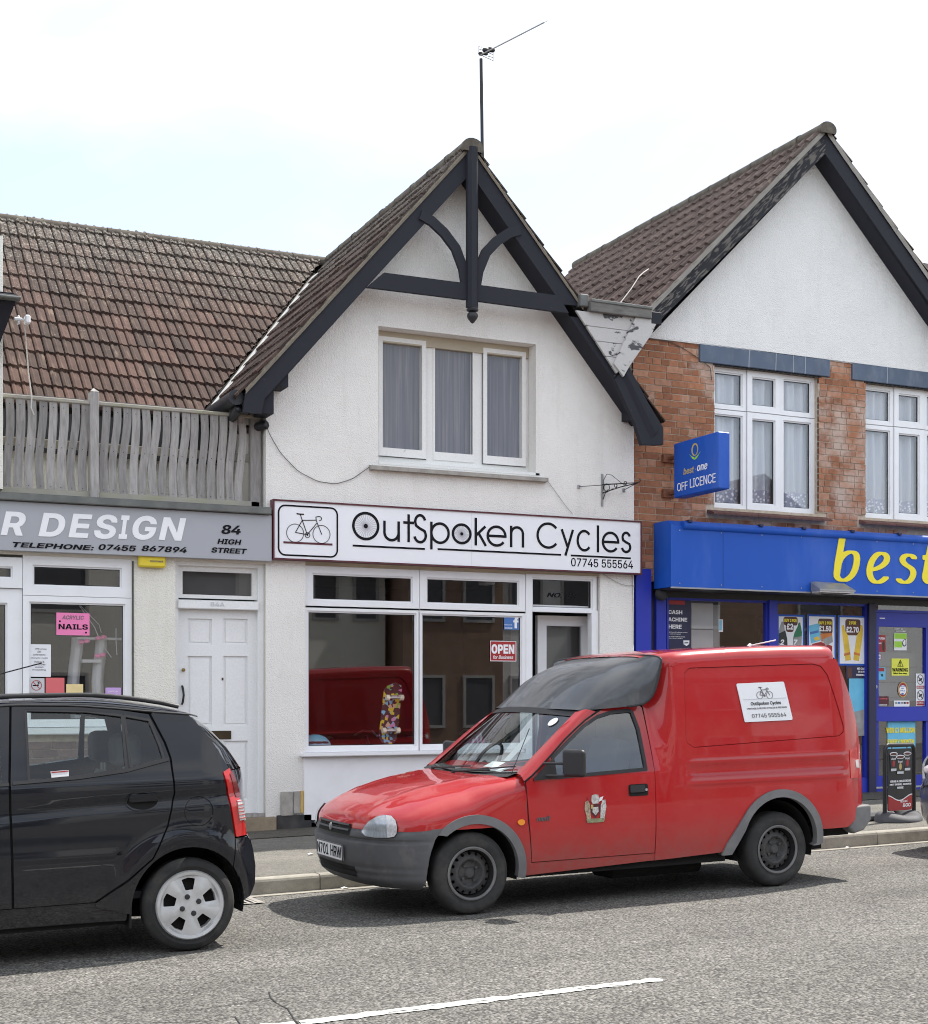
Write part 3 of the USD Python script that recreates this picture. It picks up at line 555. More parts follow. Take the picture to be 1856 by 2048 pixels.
put(h84, 'ceiling', box(.2, XL, .0, 3.3, 3.05, 3.2), 'room_mid')
# terrace deck and back wall up to the eaves
put(h84, 'terrace', box(.2, XL, .0, 1.3, 3.2, 3.26), 'lead_grey')
put(h84, 'rear_wall', box(.2, XL, 1.12, 1.3, 3.26, 4.34), 'render_cream')
put(h84, 'gutter', tube([(.2, .93, 4.33), (3.85, .93, 4.33)], .06, 8), 'black_gloss', True)
put(h84, 'eaves_board', box(.2, 4.0, .99, 1.11, 3.86, 4.31), 'board_black')  # black box added behind the fence, painting in the shade under the eaves
put(h84, 'coping', [box(.2, q(543, 1016, -.12)[0], -.13, .02, 3.215, 3.285, .008)], 'lead_grey')
# roof
RY = EY + (7.02 - EZ) / .916
valley = lambda x: 1 + (2.68 - 1.146 * (6.24 - x)) / .916
vd = np.array([1.0, 1.146 / .916, 1.146]); n_side = np.cross([0, 0, 1.0], vd); n_side /= np.linalg.norm(n_side)   # points left of the valley
vp = np.array([3.9, 1.0, 4.37])
put(h84, 'roof', slab([(.5, EY - .05, EZ - .08), (3.95, EY - .05, EZ - .08), (6.3, RY, 6.95), (.5, RY, 6.95)], (0, -.675, .737), .06), 'under_black')
tile_roof(h84, (1.3, EY - .12, EZ - .11 + .03), (1, 0, 0), (0, 1, .916), 26, 13, 'tile_red', planes=[(vp - n_side * -.06, n_side), (np.array([0, RY - .02, 0]), np.array([0, -1.0, 0]))])
ridge_tiles(h84, (.6, RY, 6.99), (6.15, RY, 7.0))
# valley: cement fillet and pale lead edge
vdir = vd / np.linalg.norm(vd); a, b = vp + vdir * -.15, vp + vdir * (3.98)
rows = []
for t in np.linspace(0, 1, 40):
    p = a + (b - a) * t; w = .05 + .035 * meshkit.noise(np.array([t * 23, 0, 0])) ; rows.append([p + n_side * (w + .05) + [0, 0, -.03], p + n_side * w + [0, 0, .045], p + n_side * .015 + [0, 0, .05], p + [0, 0, .02]])
put(h84, 'valley_fillet', loft(rows), 'mortar')
put(h84, 'valley_lead', loft([[p + n_side * .045 + [0, 0, .062], p + n_side * -.04 + [0, 0, .115], p + n_side * -.06 + [0, 0, .03]] for p in (a + (b - a) * t for t in np.linspace(0, .97, 24))]), 'lead_white')
# shop window: transom lights over big pane, door frame at its left
Y = .02
sx, sz = wx1, None
w1 = rpx((46, 1110), (262, 1196), Y); upvc(h84, w1[0], w1[1], w1[2], w1[3], Y, .085)
w2 = rpx((46, 1196), (262, 1418), Y); upvc(h84, w2[0], w2[1], 1.17, w1[2] - .004, Y, .055)
w3 = rpx((-90, 1110), (45, 1178), Y); upvc(h84, w3[0], w3[1], w1[2] + .06, w3[3], Y, .085)
w4 = rpx((-90, 1180), (45, 1500), Y); upvc(h84, w4[0], w4[1], .3, w1[2] + .055, Y + .02, .13, name='shop_door')
put(h84, 'window_sill', box(wx0, wx1 + .02, -.05, .1, 1.10, 1.165, .01), 'upvc')
put(h84, 'stall_riser', box(w2[0], wx1, .035, .12, .05, 1.10), 'brick_mortar')
for j in range(14):
    z0 = .06 + j * .0757; x = w2[0] - RNG.uniform(0, .2)
    while x < wx1:
        a_, b_ = max(x, w2[0]), min(x + .215, wx1); x += .2255
        if b_ - a_ > .03 and z0 < 1.03: put(h84, 'brick', box(a_, b_, .025 + RNG.uniform(-.002, .002), .06, z0, min(z0 + .0655, 1.095)), 'brick_purple')
put(h84, 'drainpipe', tube([(wx1 + .015, -.005, .2), (wx1 + .013, -.005, 1.4), (wx1 + .012, -.005, 2.72)], .008, 6), 'cable_dark')
# door 84A
dy = .10
put(h84, 'door_frame', [ext(ring(dx0 + .005, dx1 - .005, dz0 - .05, dz1, (.035, .06, .0, .04)), .05, .17)], 'door_paint')
tz = rpx((352, 1121), (515, 1200), .09)
put(h84, 'transom', box(dx0 + .03, dx1 - .055, .03, .15, q(400, 1218, .05)[1], q(400, 1200, .05)[1], .008), 'door_paint')
tw = put(h84, 'transom_window', ext(ring(dx0 + .04, dx1 - .06, tz[2], dz1 - .04, (.05, .05, .035, .05)), .09, .14), 'old_white_paint')
put(tw, 'pane', glazing(dx0 + .08, dx1 - .1, .12, tz[2] + .03, dz1 - .08), 'pane_old'); put(tw, 'backing', box(dx0 + .05, dx1 - .07, .18, .2, tz[2], dz1 - .05), 'room_mid')
ddx0, ddx1 = dx0 + .042, dx1 - .062; ddz1 = q(400, 1219, dy)[1]
leaf = sbox(ddx0, dz0 + .03, ddx1, ddz1); holes = []
for a, b in (((376, 1237), (423.5, 1289)), ((447, 1237), (495, 1289)), ((376, 1312), (424, 1451)), ((447, 1312), (495, 1451)), ((376, 1482), (424, 1599)), ((447, 1482), (495, 1599))):
    x0, x1, z0, z1 = rpx(a, b, dy); holes.append((x0, x1, z0, z1)); leaf = leaf.difference(sbox(x0, z0, x1, z1))
dr = put(h84, 'door', ext(leaf, dy, dy + .045), 'door_paint')
for x0, x1, z0, z1 in holes:
    put(dr, 'door_panel', [box(x0 - .005, x1 + .005, dy + .014, dy + .035, z0 - .005, z1 + .005), box(x0 + .02, x1 - .02, dy + .008, dy + .02, z0 + .02, z1 - .02, .006)], 'door_paint')
x, z = q(366, 1340, dy); put(dr, 'knob', lathe([(.0, .03), (.014, .028), (.018, .018), (.010, .008), (.012, 0)], 16, 'y').apply_translation((x, dy, z)), 'brass', 40)
x, z = q(364, 1390, dy); put(dr, 'pull_handle', tube([(x, dy - .005, z + .085), (x, dy - .03, z + .07), (x + .006, dy - .045, z), (x, dy - .03, z - .07), (x, dy - .005, z - .085)], .011, 8), 'iron', True)
x0, x1, z0, z1 = rpx((410, 1462), (462, 1478), dy); put(dr, 'letterbox', [box(x0 - .02, x1, dy - .012, dy + .01, z0, z1, .004)], 'bronze_dark')
x, z = q(445, 1358, dy); put(dr, 'keyhole', box(x - .008, x + .008, dy - .004, dy + .01, z - .012, z + .012), 'bronze_dark')
put(h84, 'house_number', ext(fitpx(text_poly('84A', 500), (421, 1204), (449, 1213), .03), .026, .034), 'paper_grey')
put(h84, 'threshold', box(dx0, dx1, .02, .2, dz0 - .005, dz0 + .03), 'timber_grey')
xs_ = q(551, 1650, 0)[0]
put(h84, 'door_step', box(dx0 - .2, xs_, -.05, .3, .0, dz0 - .006, .012), 'step_stone')
# name board
sy = -.085
s84 = thing('shop_sign', 'grey name board lettered R DESIGN with a telephone number and 84 High Street', 'shop sign')
put(s84, 'board', box(.2, 4.195, sy, .0, 2.765, 3.212, .004), 'sign_grey')
B = lambda t, w, sl, a, b, m, nm='lettering': put(s84, nm, ext(fitpx(text_poly(t, w, sl), a, b, sy), sy - .004, sy + .002), m)
c4 = lambda x, y: (x / 2.768, 960 + y / 2.768)
B('R', 800, .2, c4(3, 172), c4(143, 310), 'letter_white')
for ch, a, b in (('D', (212, 180), (362, 318)), ('E', (378, 185), (512, 323)), ('S', (520, 188), (650, 330)), ('I', (655, 194), (718, 328)), ('G', (732, 194), (868, 335)), ('N', (878, 204), (1031, 338))):
    B(ch, 800, .2, c4(*a), c4(*b), 'letter_white')
B('TELEPHONE:', 800, .22, c4(70, 342), c4(520, 390), 'ink'); B('07455', 800, .22, c4(545, 354), c4(754, 396), 'ink'); B('867894', 800, .22, c4(783, 361), c4(1034, 404), 'ink')
B('84', 800, .2, c4(1225, 247), c4(1333, 303), 'ink'); B('HIGH', 800, .2, c4(1203, 324), c4(1337, 360), 'ink'); B('STREET', 800, .2, c4(1170, 372), c4(1367, 410), 'ink')
# alarm box
x0, x1, z0, z1 = rpx(c4(768, 418), c4(920, 486), -.06)
ab = thing('alarm_box', 'small yellow alarm box on the pier under the grey name board', 'alarm box')
put(ab, 'case', box(x0, x1, -.06, 0, z0, z1 + .05, .015), 'alarm_yellow'); put(ab, 'lettering', ext(fitpx(text_poly('micromark', 500, .15), c4(830, 441), c4(905, 457), -.06), -.063, -.058), 'ink_soft')
# cards in the window
yg = Y + .018
def card(a, b, m, label, txt=(), y=yg, cat='notice', tilt=0, name='window_card'):
    x0, x1, z0, z1 = rpx(a, b, y); t = thing(name, label, cat); g0 = rrect(x0, x1, z0, z1, .004)
    if tilt: g0 = affinity.rotate(g0, tilt)
    put(t, 'card', ext(g0, y - .004, y), m)
    for s, w, sl, p0, p1, mm in txt: put(t, 'lettering', ext(fitpx(text_poly(s, w, sl), p0, p1, y - .004), y - .0055, y - .003), mm)
    return t
e0 = lambda x, y: (x / 5.6, 1060 + y / 5.6)
t = card(e0(630, 925), e0(1002, 1182), 'pink_card', 'bright pink card reading ACRYLIC NAILS in the left shop window', [('ACRYLIC', 700, .2, e0(695, 955), e0(940, 1005), 'ink_soft'), ('NAILS', 800, 0, e0(655, 1050), e0(985, 1118), 'ink')])
for p in ((670, 1022), (962, 1150)):
    x, z = q(*e0(*p), yg); put(t, 'spot', ext(Point(x, z).buffer(.009, 5), yg - .0055, yg - .003), 'ink')
t = card(e0(312, 1278), e0(570, 1645), 'paper', 'white printed price list taped in the left shop window', [(s, 400, .12, e0(a, y), e0(b, y + 22), 'ink_soft') for s, a, b, y in (('With prices', 395, 520, 1322), ('on', 420, 460, 1353), ('extensions', 372, 508, 1384), ('Acrylic nails', 345, 535, 1423), ('Pedicure &', 385, 495, 1465), ('manicures', 378, 508, 1493), ('eyelash', 393, 487, 1525), ('threading', 362, 515, 1556))])
t = card(e0(320, 1658), e0(497, 1838), 'paper_grey', 'small no smoking notice in the corner of the left shop window', [('NO SMOKING', 500, 0, e0(335, 1822), e0(470, 1832), 'sign_red')])
x, z = q(*e0(408, 1740), yg); put(t, 'ring', ext(Point(x, z).buffer(.047).difference(Point(x, z).buffer(.041)).union(LineString([(x - .03, z + .03), (x + .03, z - .03)]).buffer(.003)), yg - .0055, yg - .003), 'sign_red')
put(t, 'cigarette', ext(unary_union([sbox(x - .034, z - .006, x + .02, z + .004), LineString([(x + .012, z + .008), (x + .025, z + .022), (x + .012, z + .03)]).buffer(.004)]), yg - .005, yg - .003), 'ink')
card(e0(512, 1655), e0(720, 1832), 'red_card', 'plain salmon red card at the bottom of the left shop window')
card(e0(740, 1725), e0(930, 1870), 'cream_card', 'cream card with a brown flower at the bottom of the left shop window')
card(e0(1180, 1765), e0(1355, 1880), 'lilac_card', 'lilac card at the bottom right of the left shop window', [('price', 500, .1, e0(1215, 1795), e0(1320, 1822), 'paper'), ('list', 500, .1, e0(1230, 1835), e0(1310, 1855), 'paper')])
# things standing inside the window
st = thing('display_stand', 'white draped stand with pink bows just inside the left shop window', 'display stand')
xa, za = q(*e0(860, 1200), .35); xb, _ = q(*e0(1130, 1200), .35)
rr = np.random.default_rng(5)
for xx in (xa, xb):
    put(st, 'drape', loft([[(xx + .05 * math.cos(t) * (1 + .3 * math.sin(3 * t)) + .02 * math.sin(z * 7), .4 + .04 * math.sin(t), z) for t in np.linspace(0, 2 * np.pi, 14)] for z in np.linspace(.75, za, 10)]), 'paper_grey', True)
put(st, 'shelf', box(xa, xb + .22, .33, .5, za - .02, za), 'paper_grey'); put(st, 'shelf', box(xa + .05, xb, .33, .5, za - .24, za - .21), 'paper_grey')
for p in ((940, 1255), (1130, 1210), (1120, 1410)):
    x, z = q(*e0(*p), .33); put(st, 'bow', [trimesh.creation.icosphere(1, .03).apply_scale([1, .5, .7]).apply_translation((x - .025, .32, z)), trimesh.creation.icosphere(1, .03).apply_scale([1, .5, .7]).apply_translation((x + .025, .32, z + .01))], 'pink_card', True)
tw_ = thing('dried_stems', 'pale dried stems leaning inside the left shop window', 'dried stems')
for p0, p1, p2 in (((870, 820), (1060, 1090), (1100, 1190)), ((880, 825), (1110, 1060), (1135, 1150)), ((1160, 1250), (1180, 1330), (1250, 1430)), ((1300, 1100), (1300, 1250), (1310, 1400))):
    put(tw_, 'stem', tube([(*q(*e0(*p), .3), .3) for p in (p0, p1, p2)], .004, 5).apply_transform(np.array([[1, 0, 0, 0], [0, 0, 1, 0], [0, 1, 0, 0], [0, 0, 0, 1.0]])), 'paper_grey')

# ------------------------------------------------------------------ terrace fence of warped boards
fy = .10
fn = thing('fence', 'weathered grey fence of warped upright boards on the terrace above the grey name board', 'fence')
zt, zb = 4.20, 3.29
put(fn, 'rail', [box(.3, 4.14, fy - .045, fy + .03, zt - .03, zt + .005, .006)], 'timber_rail')
put(fn, 'rail', [box(.3, 4.12, fy - .03, fy + .03, zb, zb + .07, .006)], 'timber_rail')
put(fn, 'rail', [box(.3, 4.12, fy + .035, fy + .06, 3.75, 3.83, .004)], 'timber_rail')
px0, px1 = q(178, 800, fy)[0], q(196, 800, fy)[0]
put(fn, 'post', [box(px0, px1, fy - .06, fy + .05, 3.27, 4.29, .006), trimesh.convex.convex_hull([(px0, fy - .06, 4.29), (px1, fy - .06, 4.29), (px0, fy + .05, 4.29), (px1, fy + .05, 4.29), ((px0 + px1) / 2, fy, 4.335)])], 'timber_grey')
put(fn, 'post', box(4.03, 4.13, fy - .03, fy + .06, 3.26, 4.19, .006), 'timber_grey')
put(fn, 'post', box(-.1 + .3, .4, fy - .03, fy + .06, 3.26, 4.25, .006), 'timber_grey')
xs = []; x = px0 - .012
while x > .45: xs.append(x - .078); x -= .096
x = px1 + .02
while x < 3.98: xs.append(x); x += .0935
for k, x in enumerate(sorted(xs)):
    w = .075 + RNG.uniform(-.005, .004); ph, am, tw = RNG.uniform(-.16, .16), RNG.uniform(.008, .020), RNG.uniform(-.2, .2); rows = []
    for z in np.linspace(zb + .03, zt - .025, 15):
        s = (z - zb) / (zt - zb); dx = -am * math.sin((s * 1.9 + ph) * math.pi) * 1.1 + .012 * (s - .5); dyy = .012 * math.sin((s * 1.4 + tw) * math.pi); th = tw * .35 * math.sin(s * math.pi * 1.5)
        c, d = math.cos(th) * w / 2, math.sin(th) * w / 2
        xm = x + .039 + dx; rows.append([(xm - c, fy - .02 + dyy - d, z), (xm + c, fy - .02 + dyy + d, z), (xm + c, fy - .004 + dyy + d, z), (xm - c, fy - .004 + dyy - d, z)])
    put(fn, 'board', loft(rows, True), 'timber_grey')
    put(fn, 'nails', [box(rows[i][0][0] + .03, rows[i][0][0] + .037, rows[i][0][1] - .002, rows[i][0][1] + .006, rows[i][0][2], rows[i][0][2] + .007) for i in (1, 7, 13)], 'iron')

# ------------------------------------------------------------------ house at the left edge: only its eaves corner shows
nb = thing('house', 'cream house at the left edge, only its dark eaves corner showing', 'house')
xw = q(6, 720, -.05)[0]
put(nb, 'wall', box(-3.5, xw, -.05, 7, 3.32, 5.6), 'render_cream')
x0, x1, z0, z1 = rpx((-160, 577), (39, 600), -.5)
put(nb, 'gutter', box(-3.5, x1, -.62, -.48, z0 - .02, z1 + .0, .02), 'lead_grey')
put(nb, 'eaves', [slab([(-3.5, -.52, z0 - .01), (x1 - .03, -.52, z0 - .01), (x1 - .2, -.05, z0 - .55), (-3.5, -.05, z0 - .55)], (0, .5, -.8), .06), box(-3.5, x1 - .05, -.52, .4, z0 - .03, z0 + .05)], 'black_timber')
put(nb, 'roof', box(-3.5, x1 - .02, -.55, 5, z0 + .03, z1 - .005), 'lead_grey')
lamp = thing('junction_box', 'white weatherproof junction box under the dark eaves at the left edge', 'junction box')
c9 = lambda x, y: (x / 7.027, 560 + y / 7.027)
x0, x1, z0, z1 = rpx(c9(345, 495), c9(425, 625), -.2); put(lamp, 'case', box(x0, x1, -.24, -.14, z0, z1, .012), 'upvc')
x2, x3, z2, z3 = rpx(c9(190, 490), c9(330, 630), -.18); put(lamp, 'bracket', [box(x2, x3 - .01, -.2, -.17, z2 + .03, z3 - .02, .008), box(x2 + .03, x3 - .03, -.19, -.15, z2, z3, .008), box(x3 - .02, x0 + .01, -.2, -.17, z2 + .05, z3 - .04)], 'upvc')
pts = [(*q(*c9(*p), y)[:1], y, q(*c9(*p), y)[1]) for p, y in (((345, 625), -.19), ((360, 800), -.12), ((380, 1050), -.05), ((400, 1300), 0), ((425, 1480), .03), ((445, 1640), .04), ((440, 1800), .05), ((480, 1900), .07))]
top('cable', tube(pts, .006, 6), 'cable_white', 'thin pale cable hanging from the white junction box down behind the terrace fence', 'cable')

# ------------------------------------------------------------------ gabled cycle shop
hc = thing('gabled_house', 'white roughcast gabled house with black bargeboards and cycle shop below', 'house')
XR, AX = 8.36, 6.24
topz = lambda x: 6.98 - 1.146 * abs(x - AX)
sx0, sx1 = 4.565, 7.93; sz0, sz1 = .2, 2.79
ox0, ox1, oz0, oz1 = 5.34, 7.14, 3.80, 5.20
wall = Polygon([(XL, .1), (XR, .1), (XR, topz(XR)), (AX, topz(AX)), (XL, topz(XL))]).difference(sbox(sx0, sz0, sx1, sz1)).difference(sbox(ox0, oz0, ox1, oz1))
put(hc, 'wall', ext(wall, 0, .26), 'render_white')
put(hc, 'wall', box(XR - .2, XR, .26, 5.5, 0, 4.4), 'render_white'); put(hc, 'wall', box(XL + .002, XL + .2, .26, 5.5, 3.2, 4.62), 'render_white')
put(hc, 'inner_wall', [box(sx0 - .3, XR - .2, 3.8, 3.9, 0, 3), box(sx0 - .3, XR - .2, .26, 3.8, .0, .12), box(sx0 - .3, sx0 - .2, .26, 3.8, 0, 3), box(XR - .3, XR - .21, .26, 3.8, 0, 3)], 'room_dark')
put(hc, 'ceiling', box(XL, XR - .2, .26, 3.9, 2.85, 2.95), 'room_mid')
put(hc, 'plinth', [box(q(551, 1650)[0] + .01, q(553, 1650)[0] + .36, -.012, .1, .0, q(570, 1630)[1], .004), box(q(612, 1650)[0], sx1 + .02, .0, .1, 0, .23)], 'plinth_black')
put(hc, 'plinth', box(sx1 + .0, XR, -.008, .05, 0, .33), 'plinth_black')
for (a, b, m) in (((562, 1584), (586, 1631), 'concrete'), ((588, 1583), (601, 1627), 'concrete'), ((601, 1582), (607.5, 1626), 'ochre_board')):
    x0, x1, z0, z1 = rpx(a, b, -.02); put(hc, 'wall_patch', box(x0, x1, -.018, .02, z0, z1, .003), m)
# upper window in its reveal
fy_ = .17
put(hc, 'window_head', box(ox0 + .003, ox1 - .003, fy_ - .01, .25, 5.085, oz1 - .002), 'soffit_dirty')
ftop = 5.10; fx0, fx1 = ox0 + .004, q(1057, 800, fy_)[0]; fz0 = oz0 + .02
c7b = lambda x, y: (740 + x / 5.075, 640 + y / 5.075)
glz = [((122, 210), (521, 1318)), ((658, 268), (1040, 1356)), ((1180, 333), (1536, 1390))]
ws = [rpx(c7b(*a), c7b(*b), fy_ + .01) for a, b in glz]; gt = np.mean([q(*c7b(300, 228), fy_)[1], q(*c7b(850, 290), fy_)[1], q(*c7b(1350, 352), fy_)[1]]); gb = np.mean([q(*c7b(300, 1312), fy_)[1], q(*c7b(850, 1352), fy_)[1], q(*c7b(1350, 1385), fy_)[1]])
fr = sbox(fx0, fz0, fx1 + .05, ftop)
for w in ws: fr = fr.difference(sbox(w[0], gb, w[1], gt))
win = put(hc, 'window', ext(fr, fy_ + .012, fy_ + .07), 'old_white_paint')
for i, w in enumerate(ws):
    m = .045; s = sbox(w[0] - m, gb - .085, w[1] + m, gt + m).difference(sbox(w[0], gb, w[1], gt))
    if i != 1: put(win, 'casement', ext(s, fy_ - .012, fy_ + .02), 'old_white_paint'); put(win, 'shadow_gap', ext(ring(w[0] - m - .006, w[1] + m + .006, gb - .091, gt + m + .006, .005), fy_ + .004, fy_ + .014), 'trim_black')
    else: put(win, 'casement', ext(sbox(w[0] - .02, gb - .085, w[1] + .02, gt + .02).difference(sbox(w[0], gb, w[1], gt)), fy_ + .004, fy_ + .03), 'old_white_paint')
    put(win, 'pane', glazing(w[0] - .01, w[1] + .01, fy_ + .03, gb - .01, gt + .01), 'pane_old')
put(hc, 'blind', loft([[(x, fy_ + .075 + .006 * math.sin(x * 41) + .004 * math.sin(x * 97), z) for x in np.linspace(fx0, fx1, 160)] for z in (gb - .03, gt + .03)]), 'blue_grey_cloth', True)
put(hc, 'window_board', [box(fx0, fx1 + .05, .0, fy_ + .02, oz0 - .002, oz0 + .035, .006)], 'old_white_paint')
_sx0, _sx1 = q(742, 930, -.06)[0], q(1096, 960, -.06)[0]
put(hc, 'window_sill', trimesh.convex.convex_hull([(x, y, z) for x in (_sx0, _sx1) for y, z in ((-.07, 3.735), (-.07, 3.775), (.1, 3.80), (.1, 3.73))]), 'concrete')
# bargeboards with king post, collar and curved braces
yb = -.28
Lb = Polygon([(AX, 7.05), (3.87, 4.335), (3.85, 4.15), (4.03, 4.15), (4.06, 4.295), (AX, 6.79)])
put(hc, 'bargeboard', ext(Lb, yb, yb + .035), 'black_timber')
put(hc, 'bargeboard', ext(Polygon([(AX, 7.05), (7.52, 5.583), (7.30, 5.575), (AX, 6.79)]), yb, yb + .035), 'black_timber')
put(hc, 'bargeboard', ext(Polygon([(7.40, 5.46), (7.50, 5.46), (8.14, 4.74), (8.06, 4.69)]), yb + .004, yb + .035), 'black_timber', label='lower run of bargeboard behind the peeling boards')
foot = Polygon([(7.93, 4.84), (8.09, 5.0), (8.12, 4.97), (8.35, 4.62), (8.54, 4.37), (8.54, 4.185), (8.27, 4.165), (8.19, 4.38)])
put(hc, 'bargeboard', [ext(foot, yb - .03, yb + .03), trimesh.convex.convex_hull([(8.03, yb - .03, 4.86), (8.38, yb - .03, 4.24), (8.48, yb - .03, 4.36), (8.10, yb - .03, 4.96), (8.06, yb - .055, 4.91), (8.43, yb - .055, 4.30)])], 'black_timber', label='flared foot of the right bargeboard')
put(hc, 'soffit', slab([(AX, yb + .03, 6.80), (3.98, yb + .03, 4.187), (3.98, .0, 4.187), (AX, .0, 6.80)], (-.753, 0, -.658), -.03), 'black_timber')
put(hc, 'soffit', slab([(AX, yb + .03, 6.80), (8.3, yb + .03, 4.44), (8.3, .0, 4.44), (AX, .0, 6.80)], (.753, 0, -.658), -.03), 'black_timber')
put(hc, 'king_post', [trimesh.convex.convex_hull([(x, y, z) for z in (5.41, 7.04) for x, y in ((6.185, yb), (6.185, -.33), (6.215, -.36), (6.27, -.36), (6.30, -.33), (6.30, yb))])], 'black_timber')
put(hc, 'finial', lathe([(.0, -.165), (.02, -.15), (.05, -.11), (.058, -.085), (.05, -.06), (.03, -.05), (.058, -.035), (.062, -.02), (.05, -.005), (.055, .01), (0, .012)], 20).apply_translation((6.243, -.315, 5.41)), 'black_gloss', 40)
put(hc, 'collar_beam', [ext(Polygon([(5.10, 5.485), (5.28, 5.65), (6.185, 5.655), (6.185, 5.49)]), yb - .025, yb + .02), ext(Polygon([(6.30, 5.49), (6.30, 5.655), (7.25, 5.655), (7.37, 5.485)]), yb - .025, yb + .02)], 'black_timber')
for s in (-1, 1):
    pts = [(AX + s * .06, 5.66), (AX + s * .085, 5.80), (AX + s * .17, 6.0), (AX + s * .30, 6.14), (AX + s * .44, 6.24), (AX + s * .56, 6.285)]
    put(hc, 'brace', ext(LineString(np.array([np.interp(np.linspace(0, 5, 26), range(6), np.array(pts)[:, k]) for k in (0, 1)]).T).buffer(.05, 4, cap_style='flat'), yb - .02, yb + .02), 'black_timber')
put(hc, 'eaves_block', box(4.04, 4.165, -.24, .02, 4.17, 4.42), 'black_timber'); put(hc, 'eaves_block', box(4.16, 4.31, -.24, .02, 4.44, 4.58), 'black_timber')
put(hc, 'eaves_block', box(8.2, 8.33, -.26, .02, 4.46, 4.68), 'black_timber')
put(hc, 'gutter', [tube([(3.80, -.22, 4.30), (3.80, .9, 4.30)], .075, 12)], 'black_gloss', 40)
put(hc, 'gutter', [tube([(3.83, -.20, 4.20), (3.86, .3, 4.13), (4.0, .3, 4.08), (4.15, -.03, 4.1)], .045, 8)], 'black_gloss', True)
# roof: both slopes of single tiles, cement verge, half-round ridge
U = np.array([1, 0, 1.146]); U /= np.linalg.norm(U); NU = np.array([-U[2], 0, U[0]])
UR = np.array([-1, 0, 1.146]); UR /= np.linalg.norm(UR)
put(hc, 'roof', slab([(3.90, -.24, 4.36), (AX, -.24, 7.03), (AX, 5.9, 7.03), (3.90, 5.9, 4.36)], NU, .05), 'under_black')
put(hc, 'roof', slab([(8.45, -.24, 4.50), (8.45, 5.9, 4.50), (AX, 5.9, 7.03), (AX, -.24, 7.03)], (U[2], 0, U[0]), .05), 'under_black')
pl = [(vp, np.array([0.0, 1.0, 0]) * 0 + (-n_side)), (np.array([AX, 0, 0]), np.array([-1.0, 0, 0]))]
tile_roof(hc, (3.80, -.29, 4.285), (0, 1, 0), U, 24, 12, 'tile_dark', planes=pl)
tile_roof(hc, (8.56, -.29, 4.43), (0, 1, 0), UR, 26, 12, 'tile_dark', planes=[(np.array([AX, 0, 0]), np.array([1.0, 0, 0]))], most=0)
ridge_tiles(hc, (AX, -.34, 7.055), (AX, 4.25, 7.04))
nrm = np.array([0, 0, 1.0])
vz = lambda x: 7.05 - 1.146 * abs(x - AX)
rr = np.random.default_rng(11)
for s, xe in ((-1, 3.87), (1, 7.55)):
    rows = []
    for x in np.linspace(xe, AX + s * .02, 50):
        h = .035 + .012 * rr.random(); rows.append([(x, yb - .012 - .006 * rr.random(), vz(x) - .012), (x, yb - .02, vz(x) + h * .5), (x, yb + .01, vz(x) + h + .02), (x, yb + .1, vz(x) + h + .03)])
    put(hc, 'verge', loft(rows), 'mortar')
# television aerial on the ridge
ae = thing('aerial', 'thin television aerial on a tall mast above the gable ridge', 'aerial')
ya = .35; xb, zb_ = q(965, 290, ya); xt, zt_ = q(962, 112, ya)
put(ae, 'mast', tube([(xb, ya, zb_ - .2), (xt, ya, zt_ - .03)], .0185, 8), 'iron', True)
pa, pb = np.array([xt - .02, ya, zt_ - .0]), np.array([q(1088, 45, ya - .35)[0], ya - .35, q(1088, 45, ya - .35)[1]])
put(ae, 'boom', tube([pa, pb], .0075, 6), 'dull_metal', True)
dv = (pb - pa) / np.linalg.norm(pb - pa)
for k in range(16):
    p = pa + (pb - pa) * (.22 + .78 * k / 15); put(ae, 'element', tube([p - [0, .0, .0] + np.array([.02, -.055, 0]), p + np.array([-.02, .055, 0])], .0028, 5), 'dull_metal')
ce = lambda x, y: (930 + x / 6.72, 20 + y / 6.72)
for lines in (((185, 480), (185, 575)), ((185, 480), (270, 520)), ((185, 522), (260, 550)), ((190, 572), (240, 590)), ((378, 560), (378, 685)), ((300, 570), (378, 600)), ((310, 620), (378, 640)), ((240, 620), (378, 680))):
    put(ae, 'reflector_bar', tube([(q(*ce(*p), ya)[0], ya, q(*ce(*p), ya)[1]) for p in lines], .004, 5), 'dull_metal')
for p, r in (((285, 545), .035), ((350, 535), .035), ((275, 590), .022), ((215, 590), .025)):
    x, z = q(*ce(*p), ya); put(ae, 'dipole', trimesh.creation.icosphere(1, r).apply_scale([1.4, .8, .8]).apply_translation((x, ya, z)), 'iron', True)
# infill between the two roofs: gutter box over peeling boards
inf = thing('boarding', 'peeling white boards filling the notch between the two gables', 'boarding')
yi = -.320
tri = Polygon([(7.44, 5.50), (8.42, 5.52), (8.36, 5.40), (8.06, 4.96), (8.0, 4.86)]).buffer(0)
diag = Polygon([(8.17, 5.52), (8.45, 5.52), (8.37, 5.36), (8.10, 5.0), (8.02, 4.87), (7.90, 5.0)])
z_ = 5.52; tri2 = Polygon([(7.45, 5.52), (8.30, 5.52), (7.95, 4.90)])
for zz in (5.37, 5.22, 5.07, 4.9):
    b = tri2.intersection(sbox(7, zz + .006, 9, z_)).difference(diag)
    if b.area > .002: put(inf, 'board', ext(b, yi + .004 * RNG.random(), yi + .03), 'peeling_white')
    z_ = zz
put(inf, 'diagonal_board', ext(diag, yi - .022, yi + .01), 'peeling_white')
gb_ = rpx((1160, 607), (1291, 650), -.3)
bb = thing('box_gutter', 'grey box gutter bridging the notch between the two gables', 'gutter')
